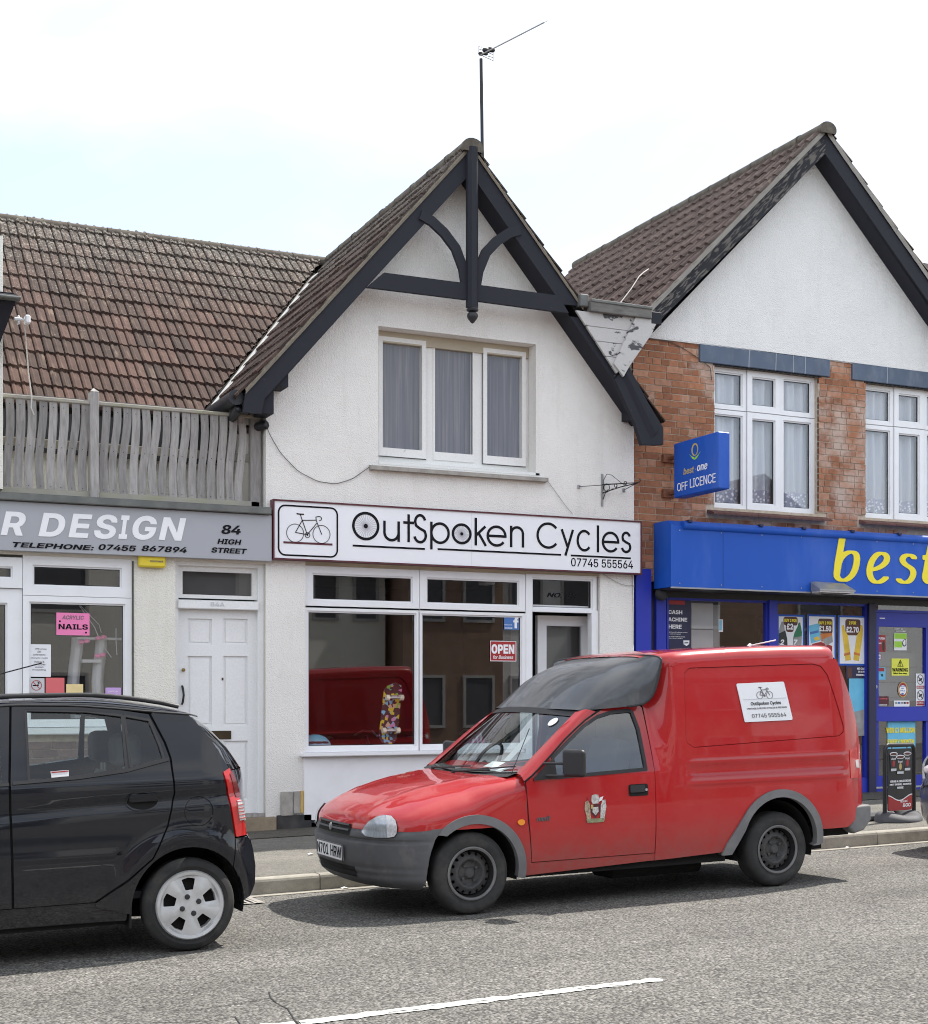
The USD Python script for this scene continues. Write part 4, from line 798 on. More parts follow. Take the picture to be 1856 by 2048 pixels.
put(bb, 'trough', box(7.60, 8.36, -.37, -.16, 5.52, 5.64, .006), 'box_timber'); put(bb, 'cap', box(7.60, 8.36, -.382, -.36, 5.618, 5.648, .004), 'lead_grey'); put(bb, 'end', box(8.36, 8.50, -.345, -.1, 5.47, 5.61, .01), 'black_timber'); put(bb, 'end', box(7.49, 7.60, -.335, -.12, 5.57, 5.70, .01), 'lead_grey')

# ------------------------------------------------------------------ cycle shop front
Y = .03
S6 = lambda x, y: (520 + x / 2.342, 980 + y / 2.342)
def lite(a, b, fr, y=Y, **k):
    x0, x1, z0, z1 = rpx(S6(*a), S6(*b), y + .012); return upvc(hc, x0 - fr, x1 + fr, z0 - fr, z1 + fr, y, fr - .01, **k)
zu0, zu1 = q(*S6(480, 518), Y + .012)[1], q(*S6(480, 404), Y + .012)[1]
def lite2(xa, xb, z0, z1, fr, **k):
    x0, x1 = q(*S6(xa, 500), Y + .012)[0], q(*S6(xb, 500), Y + .012)[0]; return upvc(hc, x0 - fr[0], x1 + fr[1], z0 - fr[2], z1 + fr[3], Y, tuple(f - .012 for f in fr), **k)
lite2(248, 709, zu0, zu1, (.085, .085, .085, .085)); lite2(783, 1207, zu0, zu1, (.085, .085, .085, .085))
zl1 = q(*S6(480, 577), Y + .012)[1]; zl0 = q(*S6(480, 1197), Y + .012)[1]
lite2(226, 726, zl0, zl1, (.05, .045, .06, .06)); lite2(760, 1221, zl0, zl1, (.045, .055, .06, .06))
put(hc, 'mullion', [box(q(*S6(1245, 600), Y)[0], q(*S6(1275, 600), Y)[0], Y - .008, Y + .09, .2, zu1 + .09, .004)], 'upvc')
zd1 = q(*S6(1410, 560), Y)[1]; lite2(1277, 1552, zd1 + .02, q(*S6(1410, 420), Y)[1], (.03, .06, .05, .05))
put(hc, 'mullion', [box(q(*S6(1552, 600), Y)[0] + .002, sx1 - .005, Y - .006, Y + .09, .2, zd1, .004)], 'upvc')
put(hc, 'frame_head', box(sx0, sx1, Y + .002, Y + .08, zu1 + .087, sz1 + .03), 'soffit_dirty')
put(hc, 'sill_board', [box(q(*S6(198, 1250), -.07)[0], q(*S6(1240, 1240), -.07)[0], -.075, Y + .05, .855, .893, .008)], 'upvc')
put(hc, 'stall_riser', [box(q(607.8, 1560, -.01)[0], q(*S6(1250, 1240), Y)[0], -.012, .05, .225, .853, .003)], 'smooth_white')
# door set back in its porch
dx_0, dx_1 = q(*S6(1277, 700), Y)[0], q(*S6(1550, 700), Y)[0]; yd = .30
dp = rpx(S6(1340, 640), S6(1500, 900), yd)
dleaf = put(hc, 'door', ext(ring(dp[0] - .12, dp[1] + .12, .22, dp[3] + .12, (.11, .11, .3, .11)), yd - .03, yd + .03), 'upvc')
put(dleaf, 'pane', glazing(dp[0] - .01, dp[1] + .01, yd, .5, dp[3] + .01), 'pane_dark'); put(dleaf, 'panel', box(dp[0] - .02, dp[1] + .02, yd - .01, yd + .02, .25, 1.0), 'upvc')
for zz in (1.98, 1.2): put(dleaf, 'hinge', box(dp[1] + .09, dp[1] + .118, yd - .05, yd - .02, zz, zz + .1, .004), 'trim_black')
put(hc, 'blind', box(dp[0] - .05, dp[1] + .05, yd + .09, yd + .1, .3, dp[3] + .05), 'room_mid')
put(hc, 'porch_wall', box(dx_0 - .10, dx_0 - .09, .11, yd + .05, .2, 2.3), 'room_mid')
put(hc, 'porch_ceiling', box(dx_0 - .1, dx_1 + .15, .105, yd + .05, zd1 + .02, zd1 + .05), 'upvc')
put(hc, 'porch_floor', box(dx_0 - .1, dx_1 + .1, -.02, yd + .1, .0, .235, .01), 'concrete')
top('street_number', ext(fitpx(text_poly('NO. 82', 600, .3), S6(1345, 480), S6(1482, 506), Y + .028), Y + .0235, Y + .0275), 'ink', 'black lettering NO. 82 on the glass above the cycle shop door', 'lettering')
# ---- white shop sign
ys = -.09
cs_ = thing('shop_sign', 'long white shop sign with maroon edge, a bicycle emblem and thin black lettering', 'shop sign')
bx0, bx1, bz0, bz1 = 4.203, 8.405, 2.785, 3.372
put(cs_, 'board', box(bx0 + .01, bx1 - .01, ys + .006, -.004, bz0 + .01, bz1 - .01), 'sign_white')
put(cs_, 'edging', ext(ring(bx0, bx1, bz0, bz1, .016), ys - .004, -.002), 'maroon')
put(cs_, 'joint', box(q(944, 1040, ys)[0], q(944, 1040, ys)[0] + .0018, ys + .0045, ys + .007, bz0 + .02, bz1 - .02), 'paper_grey')
def ink(g, nm='lettering', m='ink'): put(cs_, nm, ext(g, ys + .003, ys + .0075), m)
P6 = lambda x, y: q(*S6(x, y), ys)
# emblem: rounded frame and racing bicycle
S54 = lambda x, y: q(540 + x / 11.42, 1000 + y / 11.42, ys)
fx0, fz1 = S54(182, 92); fx1_, fz0_ = S54(1558, 1320)
zc = [S54(182, 105)[1], S54(1558, 160)[1], S54(182, 1270)[1], S54(1558, 1320)[1]]; ft, fb = (zc[0] + zc[1]) / 2, (zc[2] + zc[3]) / 2
ink(rrect(fx0, fx1_, fb, ft, .075).difference(rrect(fx0 + .016, fx1_ - .016, fb + .016, ft - .016, .06)), 'emblem_frame')
def bike_drawing(f, w, mult=1.0):
    """Line drawing of a racing bicycle; f carries drawing points onto the sign."""
    A = dict(seat=(695, 330), st=(740, 465), bb=(855, 790), rh=(585, 745), hd=(1060, 455), hb=(1080, 515), fh=(1185, 775)); g = []
    L = lambda *p, k=1.0: g.append(LineString([f(*a) for a in p]).buffer(w * k / 2, 4))
    L(A['seat'], A['st'], A['bb']); L(A['st'], A['hd']); L(A['st'], A['rh'], A['bb']); L(A['bb'], A['hb']); L(A['hd'], A['hb'], A['fh']); L((622, 318), (690, 326), (768, 328), k=1.6); L(A['hd'], (1050, 385), (1110, 365), (1160, 375), (1185, 410), (1170, 450), (1135, 462))
    for c in ((578, 760), (1180, 775)):
        cx, cz = f(*c); r = abs(f(c[0] + 200, c[1])[0] - cx); rz = abs(f(c[0], c[1] + 212)[1] - cz); e = affinity.scale(Point(cx, cz).buffer(1, 24), r, rz); i = affinity.scale(Point(cx, cz).buffer(1, 24), r - w * .7, rz - w * .7); g.append(e.difference(i))
    cx, cz = f(860, 800); r = abs(f(920, 800)[0] - cx); g.append(Point(cx, cz).buffer(r).difference(Point(cx, cz).buffer(r - w * .8))); g.append(Point(cx, cz).buffer(r * .3))
    return unary_union(g)
sh = lambda x, y: S54(x, y - (x - 870) * .036)   # the drawing is level on the board
lev = lambda x, y: (S54(x, 700)[0], S54(870, y)[1])
ink(bike_drawing(lambda x, y: lev(x, y - (x - 870) * .028), .0075), 'emblem')
a, b = lev(310, 985), lev(1430, 1005); ink(sbox(a[0], a[1] - .012, b[0], a[1] + .008), 'emblem', 'maroon')
# thin round lettering drawn with a pen
pw = .027
def ell(cx, cz, rx, rz, a0=0, a1=360, n=40): return arc(cx, cz, rx, a0, a1, n, rz)
def bx(x0, x1, y0, y1): (a, t), (b, d) = P6(x0, y0), P6(x1, y1); return a + pw / 2, b - pw / 2, d + pw / 2, t - pw / 2
def letter(ch, x0, x1, yt, yb_):
    a, b, d, t = bx(x0, x1, yt, yb_); cx, cz, rx, rz = (a + b) / 2, (d + t) / 2, (b - a) / 2, (t - d) / 2
    if ch in 'Oo': p = [ell(cx, cz, rx, rz)]
    elif ch in 'Cc': p = [ell(cx, cz, rx, rz, 40, 320)]
    elif ch == 'e': p = [ell(cx, cz, rx, rz, 0, 322), [(a, cz - .0), (b + pw / 2, cz - .0)]]
    elif ch in 'Ss': p = [ell(cx, t - rz * .5, rx * .88, rz * .5, 15, 180, 20) + [(a + rx * .12 + rx * .15, cz + rz * .22), (cx - rx * .1, cz + rz * .03), (b - rx * .22, cz - rz * .16)] + ell(cx, d + rz * .5, rx, rz * .5, 20, -170, 22)]
    elif ch == 'u': p = [[(a, t + pw / 2), (a, d + rx)] + ell(cx, d + rx, rx, rx, 180, 360, 20), [(b, t + pw / 2), (b, d - pw / 2)]]
    elif ch == 'n': p = [[(a, d - pw / 2), (a, t + pw / 2)], ell(cx, t - rx, rx, rx, 180, 0, 20) + [(b, d - pw / 2)]]
    elif ch == 't': zb = t - (t - d) * .28; p = [[(cx, t + pw / 2), (cx, d - pw / 2)], [(a - pw / 2, zb), (b + pw / 2, zb)]]
    elif ch == 'l': p = [[(cx, t + pw / 2), (cx, d - pw / 2)]]
    elif ch == 'k': p = [[(a, t + pw / 2), (a, d - pw / 2)], [(b, t - (t - d) * .27), (a + pw * .2, d + (t - d) * .36)], [(a + (b - a) * .22, d + (t - d) * .50), (b + pw * .2, d - pw / 2)]]
    elif ch == 'y': m = d + (t - d) * .33; p = [[(a, t + pw / 2), (cx + .002, m)], [(b, t + pw / 2), (cx - rx * .35, d - pw / 2)]]
    elif ch == 'p': r2 = rx; p = [[(a, t + pw / 2), (a, d - pw / 2)], ell(cx, t - r2 * 1.02, rx, r2 * 1.02)]
    return strokes(p, pw)
# each letter: left, right, top, bottom on the photograph's sign
for ch, x0, x1, yt, yb2 in (('O', 432, 560, 98, 239), ('u', 578, 656, 143, 243), ('t', 672, 722, 112, 245), ('S', 719, 783, 110, 252), ('p', 798, 890, 148, 282), ('o', 899, 992, 153, 257), ('k', 1006, 1062, 130, 262), ('e', 1062, 1156, 163, 268), ('n', 1172, 1238, 167, 270),
                            ('C', 1296, 1405, 148, 278), ('y', 1409, 1472, 183, 309), ('c', 1484, 1556, 184, 290), ('l', 1578, 1590, 165, 292), ('e', 1602, 1684, 192, 295), ('s', 1692, 1740, 193, 297)): ink(letter(ch, x0, x1, yt, yb2))
for (x0, x1, yt, yb2, ns) in ((432, 560, 98, 239, 28), (899, 992, 153, 257, 30)):   # the two round letters are spoked wheels
    a, b, d, t = bx(x0, x1, yt, yb2); cx, cz = (a + b) / 2, (d + t) / 2
    for k in range(ns):
        u = 2 * math.pi * k / ns; put(cs_, 'spoke', ext(LineString([(cx, cz), (cx + math.cos(u) * ((b - a) / 2 - .01), cz + math.sin(u) * ((t - d) / 2 - .01))]).buffer(.0014, 1), ys + .0035, ys + .0065), 'spoke_grey')
    ink(Point(cx, cz).buffer(.022 if ns == 28 else .017), 'hub')
for x0, x1, y in ((435, 773, 268), (833, 1411, 290), (1457, 1738, 313)):
    a, b = P6(x0, y)[0], P6(x1, y)[0]; z = P6((x0 + x1) / 2, y)[1]; ink(sbox(a, z - .0095, b, z + .0095), 'underline')
ink(fit(text_poly('07745', 500), P6(1458, 340)[0], P6(1585, 340)[0], P6(1600, 363)[1], P6(1600, 324)[1])); ink(fit(text_poly('555564', 500), P6(1602, 345)[0], P6(1748, 345)[0], P6(1600, 363)[1], P6(1600, 324)[1]))
# ---- notices on the glass
yn = Y + .022
def notice(name, label, a, b, m, cat='notice', edge=None, y=yn):
    x0, x1, z0, z1 = rpx(S6(*a), S6(*b), y); t = thing(name, label, cat); put(t, 'card', ext(sbox(x0, z0, x1, z1), y - .004, y), m)
    if edge: put(t, 'border', ext(ring(x0, x1, z0, z1, .006), y - .0055, y - .003), edge)
    return t
W6 = lambda t, s, w, sl, a, b, m, y=yn: put(t, 'lettering', ext(fitpx(text_poly(s, w, sl), S6(*a), S6(*b), y - .004), y - .0056, y - .003), m)
t = notice('open_sign', 'dark red OPEN sign in the cycle shop window', (1077, 706), (1199, 803), 'sign_red', edge='paper')
W6(t, 'OPEN', 900, 0, (1084, 722), (1191, 768), 'letter_white'); W6(t, 'for Business', 600, .25, (1092, 774), (1186, 792), 'letter_white')
t = notice('window_sticker', 'small blue social media sticker at the top of the cycle shop window', (1143, 592), (1212, 655), 'print_blue')
W6(t, 'f', 800, 0, (1186, 596), (1210, 648), 'letter_white'); W6(t, 'Find us on', 500, 0, (1146, 628), (1180, 634), 'letter_white'); W6(t, 'facebook', 700, 0, (1146, 642), (1182, 650), 'letter_white')
top('ceiling_lamp', box(*rpx(S6(1040, 425), S6(1085, 445), 1.2)[:2], 1.1, 1.3, rpx(S6(1040, 425), S6(1085, 445), 1.2)[2], rpx(S6(1040, 425), S6(1085, 445), 1.2)[3] + .03, .01), 'paper', 'small pale lamp inside the cycle shop under the ceiling', 'lamp')
# ---- things inside the window: skateboard, helmets, bicycles
put(hc, 'window_bed', box(sx0, dx_0 - .12, .12, .75, .2, .86), 'room_dark')
sk = thing('skateboard', 'skateboard with colourful graffiti print standing on end in the cycle shop window', 'skateboard')
K = lambda x, y: (600 + x / 3.972, 1140 + y / 3.972); yk = .22
xb_, zb2 = q(*K(690, 1390), yk); xt_, zt2 = q(*K(745, 895), yk); L = zt2 - zb2; cx = lambda s: xb_ + (xt_ - xb_) * s
rows = []
for s in np.linspace(0, 1, 22):
    e = min(s, 1 - s); w = .098 * (1 - (1 - min(e / .16, 1)) ** 2.2) ** .5 + .002; bend = .05 * max(0, (.16 - e) / .16) ** 1.5
    rows.append([(cx(s) - w, yk - .005 + .25 * (s) * .0 - bend, zb2 + s * L), (cx(s), yk - .012 - bend, zb2 + s * L), (cx(s) + w, yk - .005 - bend, zb2 + s * L), (cx(s) + w, yk + .008 - bend, zb2 + s * L), (cx(s) - w, yk + .008 - bend, zb2 + s * L)])
put(sk, 'deck', loft(rows, True), 'graffiti', 40)
for s in (.235, .76):
    x, z = cx(s), zb2 + s * L; tr = put(sk, 'truck', [tube([(x - .06, yk - .07, z), (x + .06, yk - .07, z)], .011, 8), box(x - .03, x + .03, yk - .07, yk - .01, z - .015, z + .025, .006)], 'steel')
    for e in (-1, 1): put(tr, 'wheel', tube([(x + e * .06, yk - .07, z), (x + e * .095, yk - .07, z)], .03, 14), 'wheel_cream', 40)
ylow = lambda p, y: q(*K(*p), y)
x, z = ylow((125, 1415), .3); hb = thing('helmet', 'pale blue cycle helmet at the left corner of the cycle shop window', 'helmet')
put(hb, 'shell', trimesh.creation.icosphere(3, 1).apply_scale([.17, .13, .14]).apply_translation((x, .32, z + .0)), 'helmet_blue', True)
for k in (-1, 0, 1): put(hb, 'vent', trimesh.creation.icosphere(2, 1).apply_scale([.05, .02, .012]).apply_translation((x + k * .06, .205 + abs(k) * .012, z + .06)), 'board_black', True)
x, z = ylow((1378, 1372), .3); hp = thing('helmet', 'bright pink and purple cycle helmet at the foot of the right cycle shop pane', 'helmet')
put(hp, 'shell', trimesh.creation.icosphere(3, 1).apply_scale([.13, .12, .135]).apply_translation((x, .32, z - .01)), 'helmet_pink', True)
for k in (-1, 0, 1): put(hp, 'vent', trimesh.creation.icosphere(2, 1).apply_scale([.012, .02, .07]).apply_translation((x + k * .045, .21 + abs(k) * .01, z + .05)), 'letter_white', True)
def bicycle(x, y, z, s, label, rot):
    t = thing('bicycle', label, 'bicycle', loc=(x, y, z)); c, d = math.cos(rot), math.sin(rot); f = lambda a, h, w=0: (a * s * c - w * d, a * s * d + w * c, h * s)
    for wx in (-.5, .5):
        w = put(t, 'wheel', tube([f(wx + .33 * math.cos(u), .34 + .33 * math.sin(u)) for u in np.linspace(0, 2 * np.pi, 28)[:-1]], .02, 6, True), 'tyre', True)
        put(w, 'spokes', [tube([f(wx, .34), f(wx + .32 * math.cos(u), .34 + .32 * math.sin(u))], .0025, 3) for u in np.linspace(0, 2 * np.pi, 17)[:-1]], 'steel')
    put(t, 'frame', [tube([f(*a), f(*b)], .016, 6) for a, b in (((-.1, .3), (-.22, .82)), ((-.2, .76), (.33, .80)), ((-.1, .3), (.36, .74)), ((-.1, .3), (-.5, .34)), ((-.5, .34), (-.19, .72)), ((.32, .9), (.5, .34)))], 'bike_dark', True)
    put(t, 'saddle', trimesh.creation.icosphere(2, 1).apply_scale([.13, .05, .03]).apply_translation(f(-.23, .88)), 'bike_dark', True); put(t, 'handlebar', tube([f(.32, .9, -.25), f(.34, .95, -.1), f(.34, .95, .1), f(.32, .9, .25)], .013, 6), 'steel', True)
bicycle(5.35, 1.15, .12, 1.0, 'dark bicycle standing inside behind the left cycle shop pane', .15); bicycle(6.55, 1.25, .12, 1.0, 'dark bicycle standing inside behind the right cycle shop pane', -.2)

# ---- iron hanging bracket and loose wires
ib = thing('sign_bracket', 'black wrought iron hanging bracket above the right end of the cycle shop sign', 'bracket')
I4 = lambda x, y: (1130 + x / 9.616, 940 + y / 9.616)
xw, zt4 = q(*I4(718, 75), -.01); zb4 = q(*I4(718, 695), -.01)[1]
put(ib, 'back_plate', box(xw - .012, xw + .012, -.012, 0, zb4, zt4), 'dull_metal')
# the arm stands out from the wall: drawn by distance from the wall and height
za, zl, zlow = q(*I4(718, 285), -.02)[1], q(*I4(722, 440), -.02)[1], q(*I4(740, 565), -.02)[1]
dirx = np.array([q(*I4(1430, 235), -.35)[0] - xw, -.34])
def A(t, z): return (xw + dirx[0] * t, -.012 + dirx[1] * t, z)
zt_a = q(*I4(1330, 250), -.3)[1]
put(ib, 'arm', tube([A(0, za + .005), A(.9, zt_a), A(1.0, zt_a + .005), A(1.03, zt_a + .025), A(1.0, zt_a + .04)], .006, 6), 'iron', True)
put(ib, 'strut', tube([A(0, zl), A(.5, (zl + zt_a) / 2 + .01), A(.95, zt_a - .005)], .006, 6), 'iron', True)
put(ib, 'strut', tube([A(0.02, zlow), A(.08, zlow + .07), A(.17, zl + .015), A(.3, zl + .04)], .005, 6), 'iron', True)
def scroll(c, r, z, a0, a1, k=1.0): return [A(c + r * math.cos(a) * (1 - .35 * i / 20) / .55, z + r * math.sin(a) * (1 - .35 * i / 20)) for i, a in enumerate(np.radians(np.linspace(a0, a1, 21)))]
for c, r, z in ((.11, .05, (za + zl) / 2 + .01), (.36, .022, za - .02), (.62, .022, zt_a + .005)): put(ib, 'scroll', tube(scroll(c, r, z, -80, 330), .0045, 5), 'iron', True)
put(ib, 'hoop', tube([A(0.02, zl + .02), A(.03, za + .05), A(.12, za + .115), A(.25, za + .10), A(.6, zt_a - .02)], .0035, 5), 'iron', True)
xp, zp = q(*I4(270, 320), -.01); put(ib, 'stay', tube([(xp, -.01, zp), A(.95, zt_a)], .004, 6), 'iron', True)
x6, z6 = q(*I4(1135, 385), -.01); put(ib, 'stay', tube([(x6, -.005, z6), A(.93, zt_a - .005)], .004, 6), 'iron', True)
for a_, b_ in ((xp, zp), (x6, z6)): put(ib, 'plug', box(a_ - .018, a_ + .018, -.012, 0, b_ - .02, b_ + .02, .005), 'dull_metal')
def wire(px, label, m='cable_dark', r=.0035, y=-.012):
    P = np.array([(q(*p, y)[0], y, q(*p, y)[1]) for p in px]); t = np.linspace(0, len(P) - 1, 6 * len(P)); P = np.c_[[np.interp(t, range(len(P)), P[:, k]) for k in range(3)]].T
    for _ in range(2): P[1:-1] = (P[:-2] + 2 * P[1:-1] + P[2:]) / 4
    top('cable', tube(P, r, 5), m, label, 'cable', smooth=True)
wire([(529, 832), (537, 865), (560, 905), (595, 942), (635, 963), (672, 968), (705, 958), (730, 940), (745, 930)], 'thin black wire looping over the white wall left of the upper window')
wire([(1095, 962), (1110, 982), (1130, 1010), (1145, 1028)], 'faint wire running from the window sill down to the cycle shop sign', 'cable_grey', .0025)
wire([(1205, 1147), (1225, 1160), (1245, 1170), (1270, 1172)], 'thin wire sagging under the right end of the cycle shop sign', 'cable_grey', .0025)
wire([(1264, 1150), (1266, 1200), (1267, 1290)], 'thin wire down the right edge of the white wall below the sign', 'cable_grey', .003)

# ------------------------------------------------------------------ brick house with blue convenience store
hr = thing('brick_house', 'red brick house with white rendered gable and blue convenience store below', 'house')
YB, RX0, RX1, RAX, RAZ = .05, 8.38, 13.3, 10.83, 8.0
gz = lambda x: RAZ - .19 - .99 * abs(x - RAX)
gab = Polygon([(8.44, 5.43), (13.25, 5.43), (13.25, gz(13.25)), (RAX, gz(RAX)), (8.44, gz(8.44))])
put(hr, 'gable_wall', ext(gab, YB - .012, YB + .2), 'render_gable')
W = [(9.46, 10.94), (11.64, 13.12)]; WZ = (3.60, 5.23)
core = sbox(RX0, 2.74, 13.25, 5.43)
for a, b in W: core = core.difference(sbox(a, WZ[0], b, WZ[1]))
put(hr, 'mortar_wall', ext(core, YB + .008, YB + .25), 'brick_mortar')
put(hr, 'wall', [box(RX0 + .01, RX0 + .25, YB + .25, 6, 0, 5.5), box(13.0, 13.25, YB + .25, 6, 0, 5.5)], 'brick_tone_c')
L1, L2 = (9.25, 11.09), (11.425, 13.26); LZ = (5.232, 5.432)
region = sbox(RX0, 2.72, 13.25, 5.425)
for a, b in W: region = region.difference(sbox(a, WZ[0], b, WZ[1]))
for a, b in (L1, L2): region = region.difference(sbox(a - .006, LZ[0] - .006, b + .006, LZ[1] + .01))
for a, b in W: region = region.difference(sbox(a - .12, WZ[0] - .12, b + .12, WZ[0] + .02))
region = region.difference(sbox(8.64, 2.5, 13.3, 3.36)); shapely.prepare(region)
todo = []; pitch = .0757; n = 0
for j in range(36):
    z0 = 2.725 + j * pitch; z1 = z0 + .0655; x = RX0 - RNG.uniform(0, .2)
    header = j % 5 == 2
    while x < 12.2:
        w = .103 if (header or RNG.random() < .22) else .215; w += RNG.uniform(-.004, .004)
        b = sbox(x, z0 + RNG.uniform(-.0015, .0015), x + w, z1 + RNG.uniform(-.0015, .0015)); x += w + .0105 + RNG.uniform(-.002, .002)
        if not region.intersects(b): continue
        g = b if region.contains(b) else b.intersection(region)
        if g.area < .0012: continue
        todo.append((g, RNG.uniform(-.003, .003)))
todo.sort(key=lambda t: t[0].centroid.x)
for g, dy_ in todo[:300]: put(hr, 'brick', ext(g, YB + dy_, YB + .03), 'brick_tone_' + RNG.choice(list('aabbbccd')))
if len(todo) > 300: put(hr, 'brickwork', [ext(g, YB + dy_, YB + .03) for g, dy_ in todo[300:]], 'brick_tone_b', kind='stuff')
for a, b in (L1, L2):
    put(hr, 'lintel', box(a, b, YB - .02, YB + .2, LZ[0], LZ[1], .006), 'lintel_blue')
    put(hr, 'lintel_trim', [tube([(x, YB + .0 + .012 * (k % 2), LZ[0] - .01) for k, x in enumerate(np.arange(a + .2, b - .1, .03))], .011, 5)], 'trim_black')
put(hr, 'lintel_crack', [ext(LineString([(x, LZ[0]), (x + .004, LZ[1])]).buffer(.0022), YB - .0212, YB - .019) for x in (9.92, 10.3, 10.55, 10.72, 11.95)], 'paper_grey')
# upper windows: fixed light, opening lights, net curtains
def brick_window(a, b, cols):
    y = YB + .075; zt_ = q(1440, 811, y)[1]; zt_ = 4.74
    xs = [a] + [a + (b - a) * c for c in cols] + [b]
    for i in range(len(xs) - 1):
        opener = i == 1
        for z0, z1 in ((WZ[0] + .01, zt_ - .004), (zt_ + .004, WZ[1] - .01)):
            upvc(hr, xs[i] + .003, xs[i + 1] - .003, z0, z1, y - (.012 if opener else 0), .068 if opener else (.05, .05, .045, .05), .08, glassm='pane_sky')
    rr = np.random.default_rng(int(a * 10)); ph = rr.uniform(0, 6, 4)
    X = np.linspace(a + .02, b - .02, 170)
    f = lambda x, z: y + .098 + .022 * np.sin(x * 31 + ph[0] + .5 * math.sin(z * 3)) + .014 * np.sin(x * 57 + ph[1]) + .012 * np.sin(x * 13 + ph[2])
    put(hr, 'net_curtain', loft([[(x, f(x, z), z) for x in X] for z in np.linspace(WZ[0] + .26, WZ[1] - .02, 6)]), 'net_curtain', True)
    put(hr, 'lace_hem', loft([[(x, f(x, z), z) for x in X] for z in (WZ[0] + .03, WZ[0] + .15, WZ[0] + .26)]), 'lace', True)
    put(hr, 'room', [box(a - .2, b + .2, 1.6, 1.7, 3.4, 5.4), box(a - .2, b + .2, .4, 1.7, 5.38, 5.43), box(a - .2, b + .2, .4, 1.7, 3.38, 3.43)], 'room_mid')
    n = int((b - a + .2) / .15); w = (b - a + .2) / n
    for k in range(n): put(hr, 'sill_tile', trimesh.convex.convex_hull([(x, yy, z) for x in (a - .1 + k * w + .003, a - .1 + (k + 1) * w - .003) for yy, z in ((-.075, WZ[0] - .095), (-.08, WZ[0] - .075), (YB + .1, WZ[0] + .0), (YB + .1, WZ[0] - .06))]), 'sill_tile')
brick_window(*W[0], (.335, .655)); brick_window(*W[1], (.335, .655))
# bargeboards, soffits, roof
yr = -.20
outer = lambda x: RAZ - .985 * abs(x - RAX)
put(hr, 'bargeboard', ext(Polygon([(RAX, outer(RAX)), (8.40, outer(8.40)), (8.44, outer(8.40) - .17), (8.62, outer(8.62) - .21), (RAX, outer(RAX) - .25)]), yr, yr + .035), 'flaking_timber', label='left bargeboard with flaking black paint')
put(hr, 'bargeboard', ext(Polygon([(RAX, outer(RAX)), (13.4, outer(13.4)), (13.4, outer(13.4) - .25), (RAX, outer(RAX) - .25)]), yr, yr + .035), 'black_timber')
put(hr, 'soffit', slab([(RAX, yr + .03, RAZ - .25), (8.45, yr + .03, gz(8.45) - .07), (8.45, YB, gz(8.45) - .07), (RAX, YB, RAZ - .25)], (-.7, 0, -.714), -.03), 'black_timber')
put(hr, 'soffit', slab([(RAX, yr + .03, RAZ - .25), (13.3, yr + .03, gz(13.3) - .07), (13.3, YB, gz(13.3) - .07), (RAX, YB, RAZ - .25)], (.7, 0, -.714), -.03), 'black_timber')
put(hr, 'eaves_board', [box(8.30, 8.50, yr + .03, 5.6, 5.44, 5.60)], 'black_timber')
V = np.array([1, 0, .985]); V /= np.linalg.norm(V); VR = np.array([-1, 0, .985]); VR /= np.linalg.norm(VR)
put(hr, 'roof', slab([(8.40, yr + .05, outer(8.40) + .0), (RAX, yr + .05, RAZ), (RAX, 5.6, RAZ), (8.40, 5.6, outer(8.40))], (-V[2], 0, V[0]), .05), 'under_black')
put(hr, 'roof', slab([(13.4, yr + .05, outer(13.4)), (13.4, 5.6, outer(13.4)), (RAX, 5.6, RAZ), (RAX, yr + .05, RAZ)], (V[2], 0, V[0]), .05), 'under_black')
tile_roof(hr, (8.30, yr - .02, outer(8.30) + .03), (0, 1, 0), V, 35, 12, 'tile_brown', planes=[(np.array([RAX, 0, 0]), np.array([-1.0, 0, 0]))], kind='roll')
tile_roof(hr, (13.5, yr - .02, outer(13.5) + .03), (0, 1, 0), VR, 35, 12, 'tile_brown', planes=[(np.array([RAX, 0, 0]), np.array([1.0, 0, 0]))], most=0, kind='roll')
ridge_tiles(hr, (RAX, yr - .06, RAZ + .03), (RAX, 5.6, RAZ + .03))
rr = np.random.default_rng(12)
for s, xe in ((-1, 8.40), (1, 13.4)):
    rows = [[(x, yr - .012 - .006 * rr.random(), outer(x) - .012), (x, yr - .02, outer(x) + .06), (x, yr + .01, outer(x) + .085), (x, yr + .06, outer(x) + .09)] for x in np.linspace(xe, RAX + s * .02, 50)]
    put(hr, 'verge', loft(rows), 'verge_grey')
x, z = q(1231, 624, .3); pts = [(1233, 622), (1242, 604), (1262, 578), (1278, 553), (1288, 544), (1297, 538)]
top('cable', tube([(q(*p, .35 + .12 * k)[0] , .35 + .12 * k, q(*p, .35 + .12 * k)[1]) for k, p in enumerate(pts)], .006, 6), 'cable_white', 'short white cable sticking up over the brown tiles behind the box gutter', 'cable')
wire([(1298, 678), (1340, 683), (1372, 700), (1405, 722), (1421, 735), (1423, 760)], 'thin wire crossing the red bricks to the corner of the first net curtained window', 'cable_dark', .004, YB - .012)
# next roof beyond the right edge
ho = thing('house', 'house beyond the brick house, a corner of brown tiled roof at the right edge', 'house')
put(ho, 'wall', box(13.9, 19, .1, 6, 0, 5.7), 'render_white')
put(ho, 'roof', slab([(12.9, .6, 5.3), (19, .6, 5.3), (19, 4.2, 8.4), (12.9, 4.2, 8.4)], (0, -.65, .76), .08), 'under_black')
tile_roof(ho, (13.0, .5, 5.28), (1, 0, 0), (0, 1, .861), 8, 14, 'tile_brown', most=0)

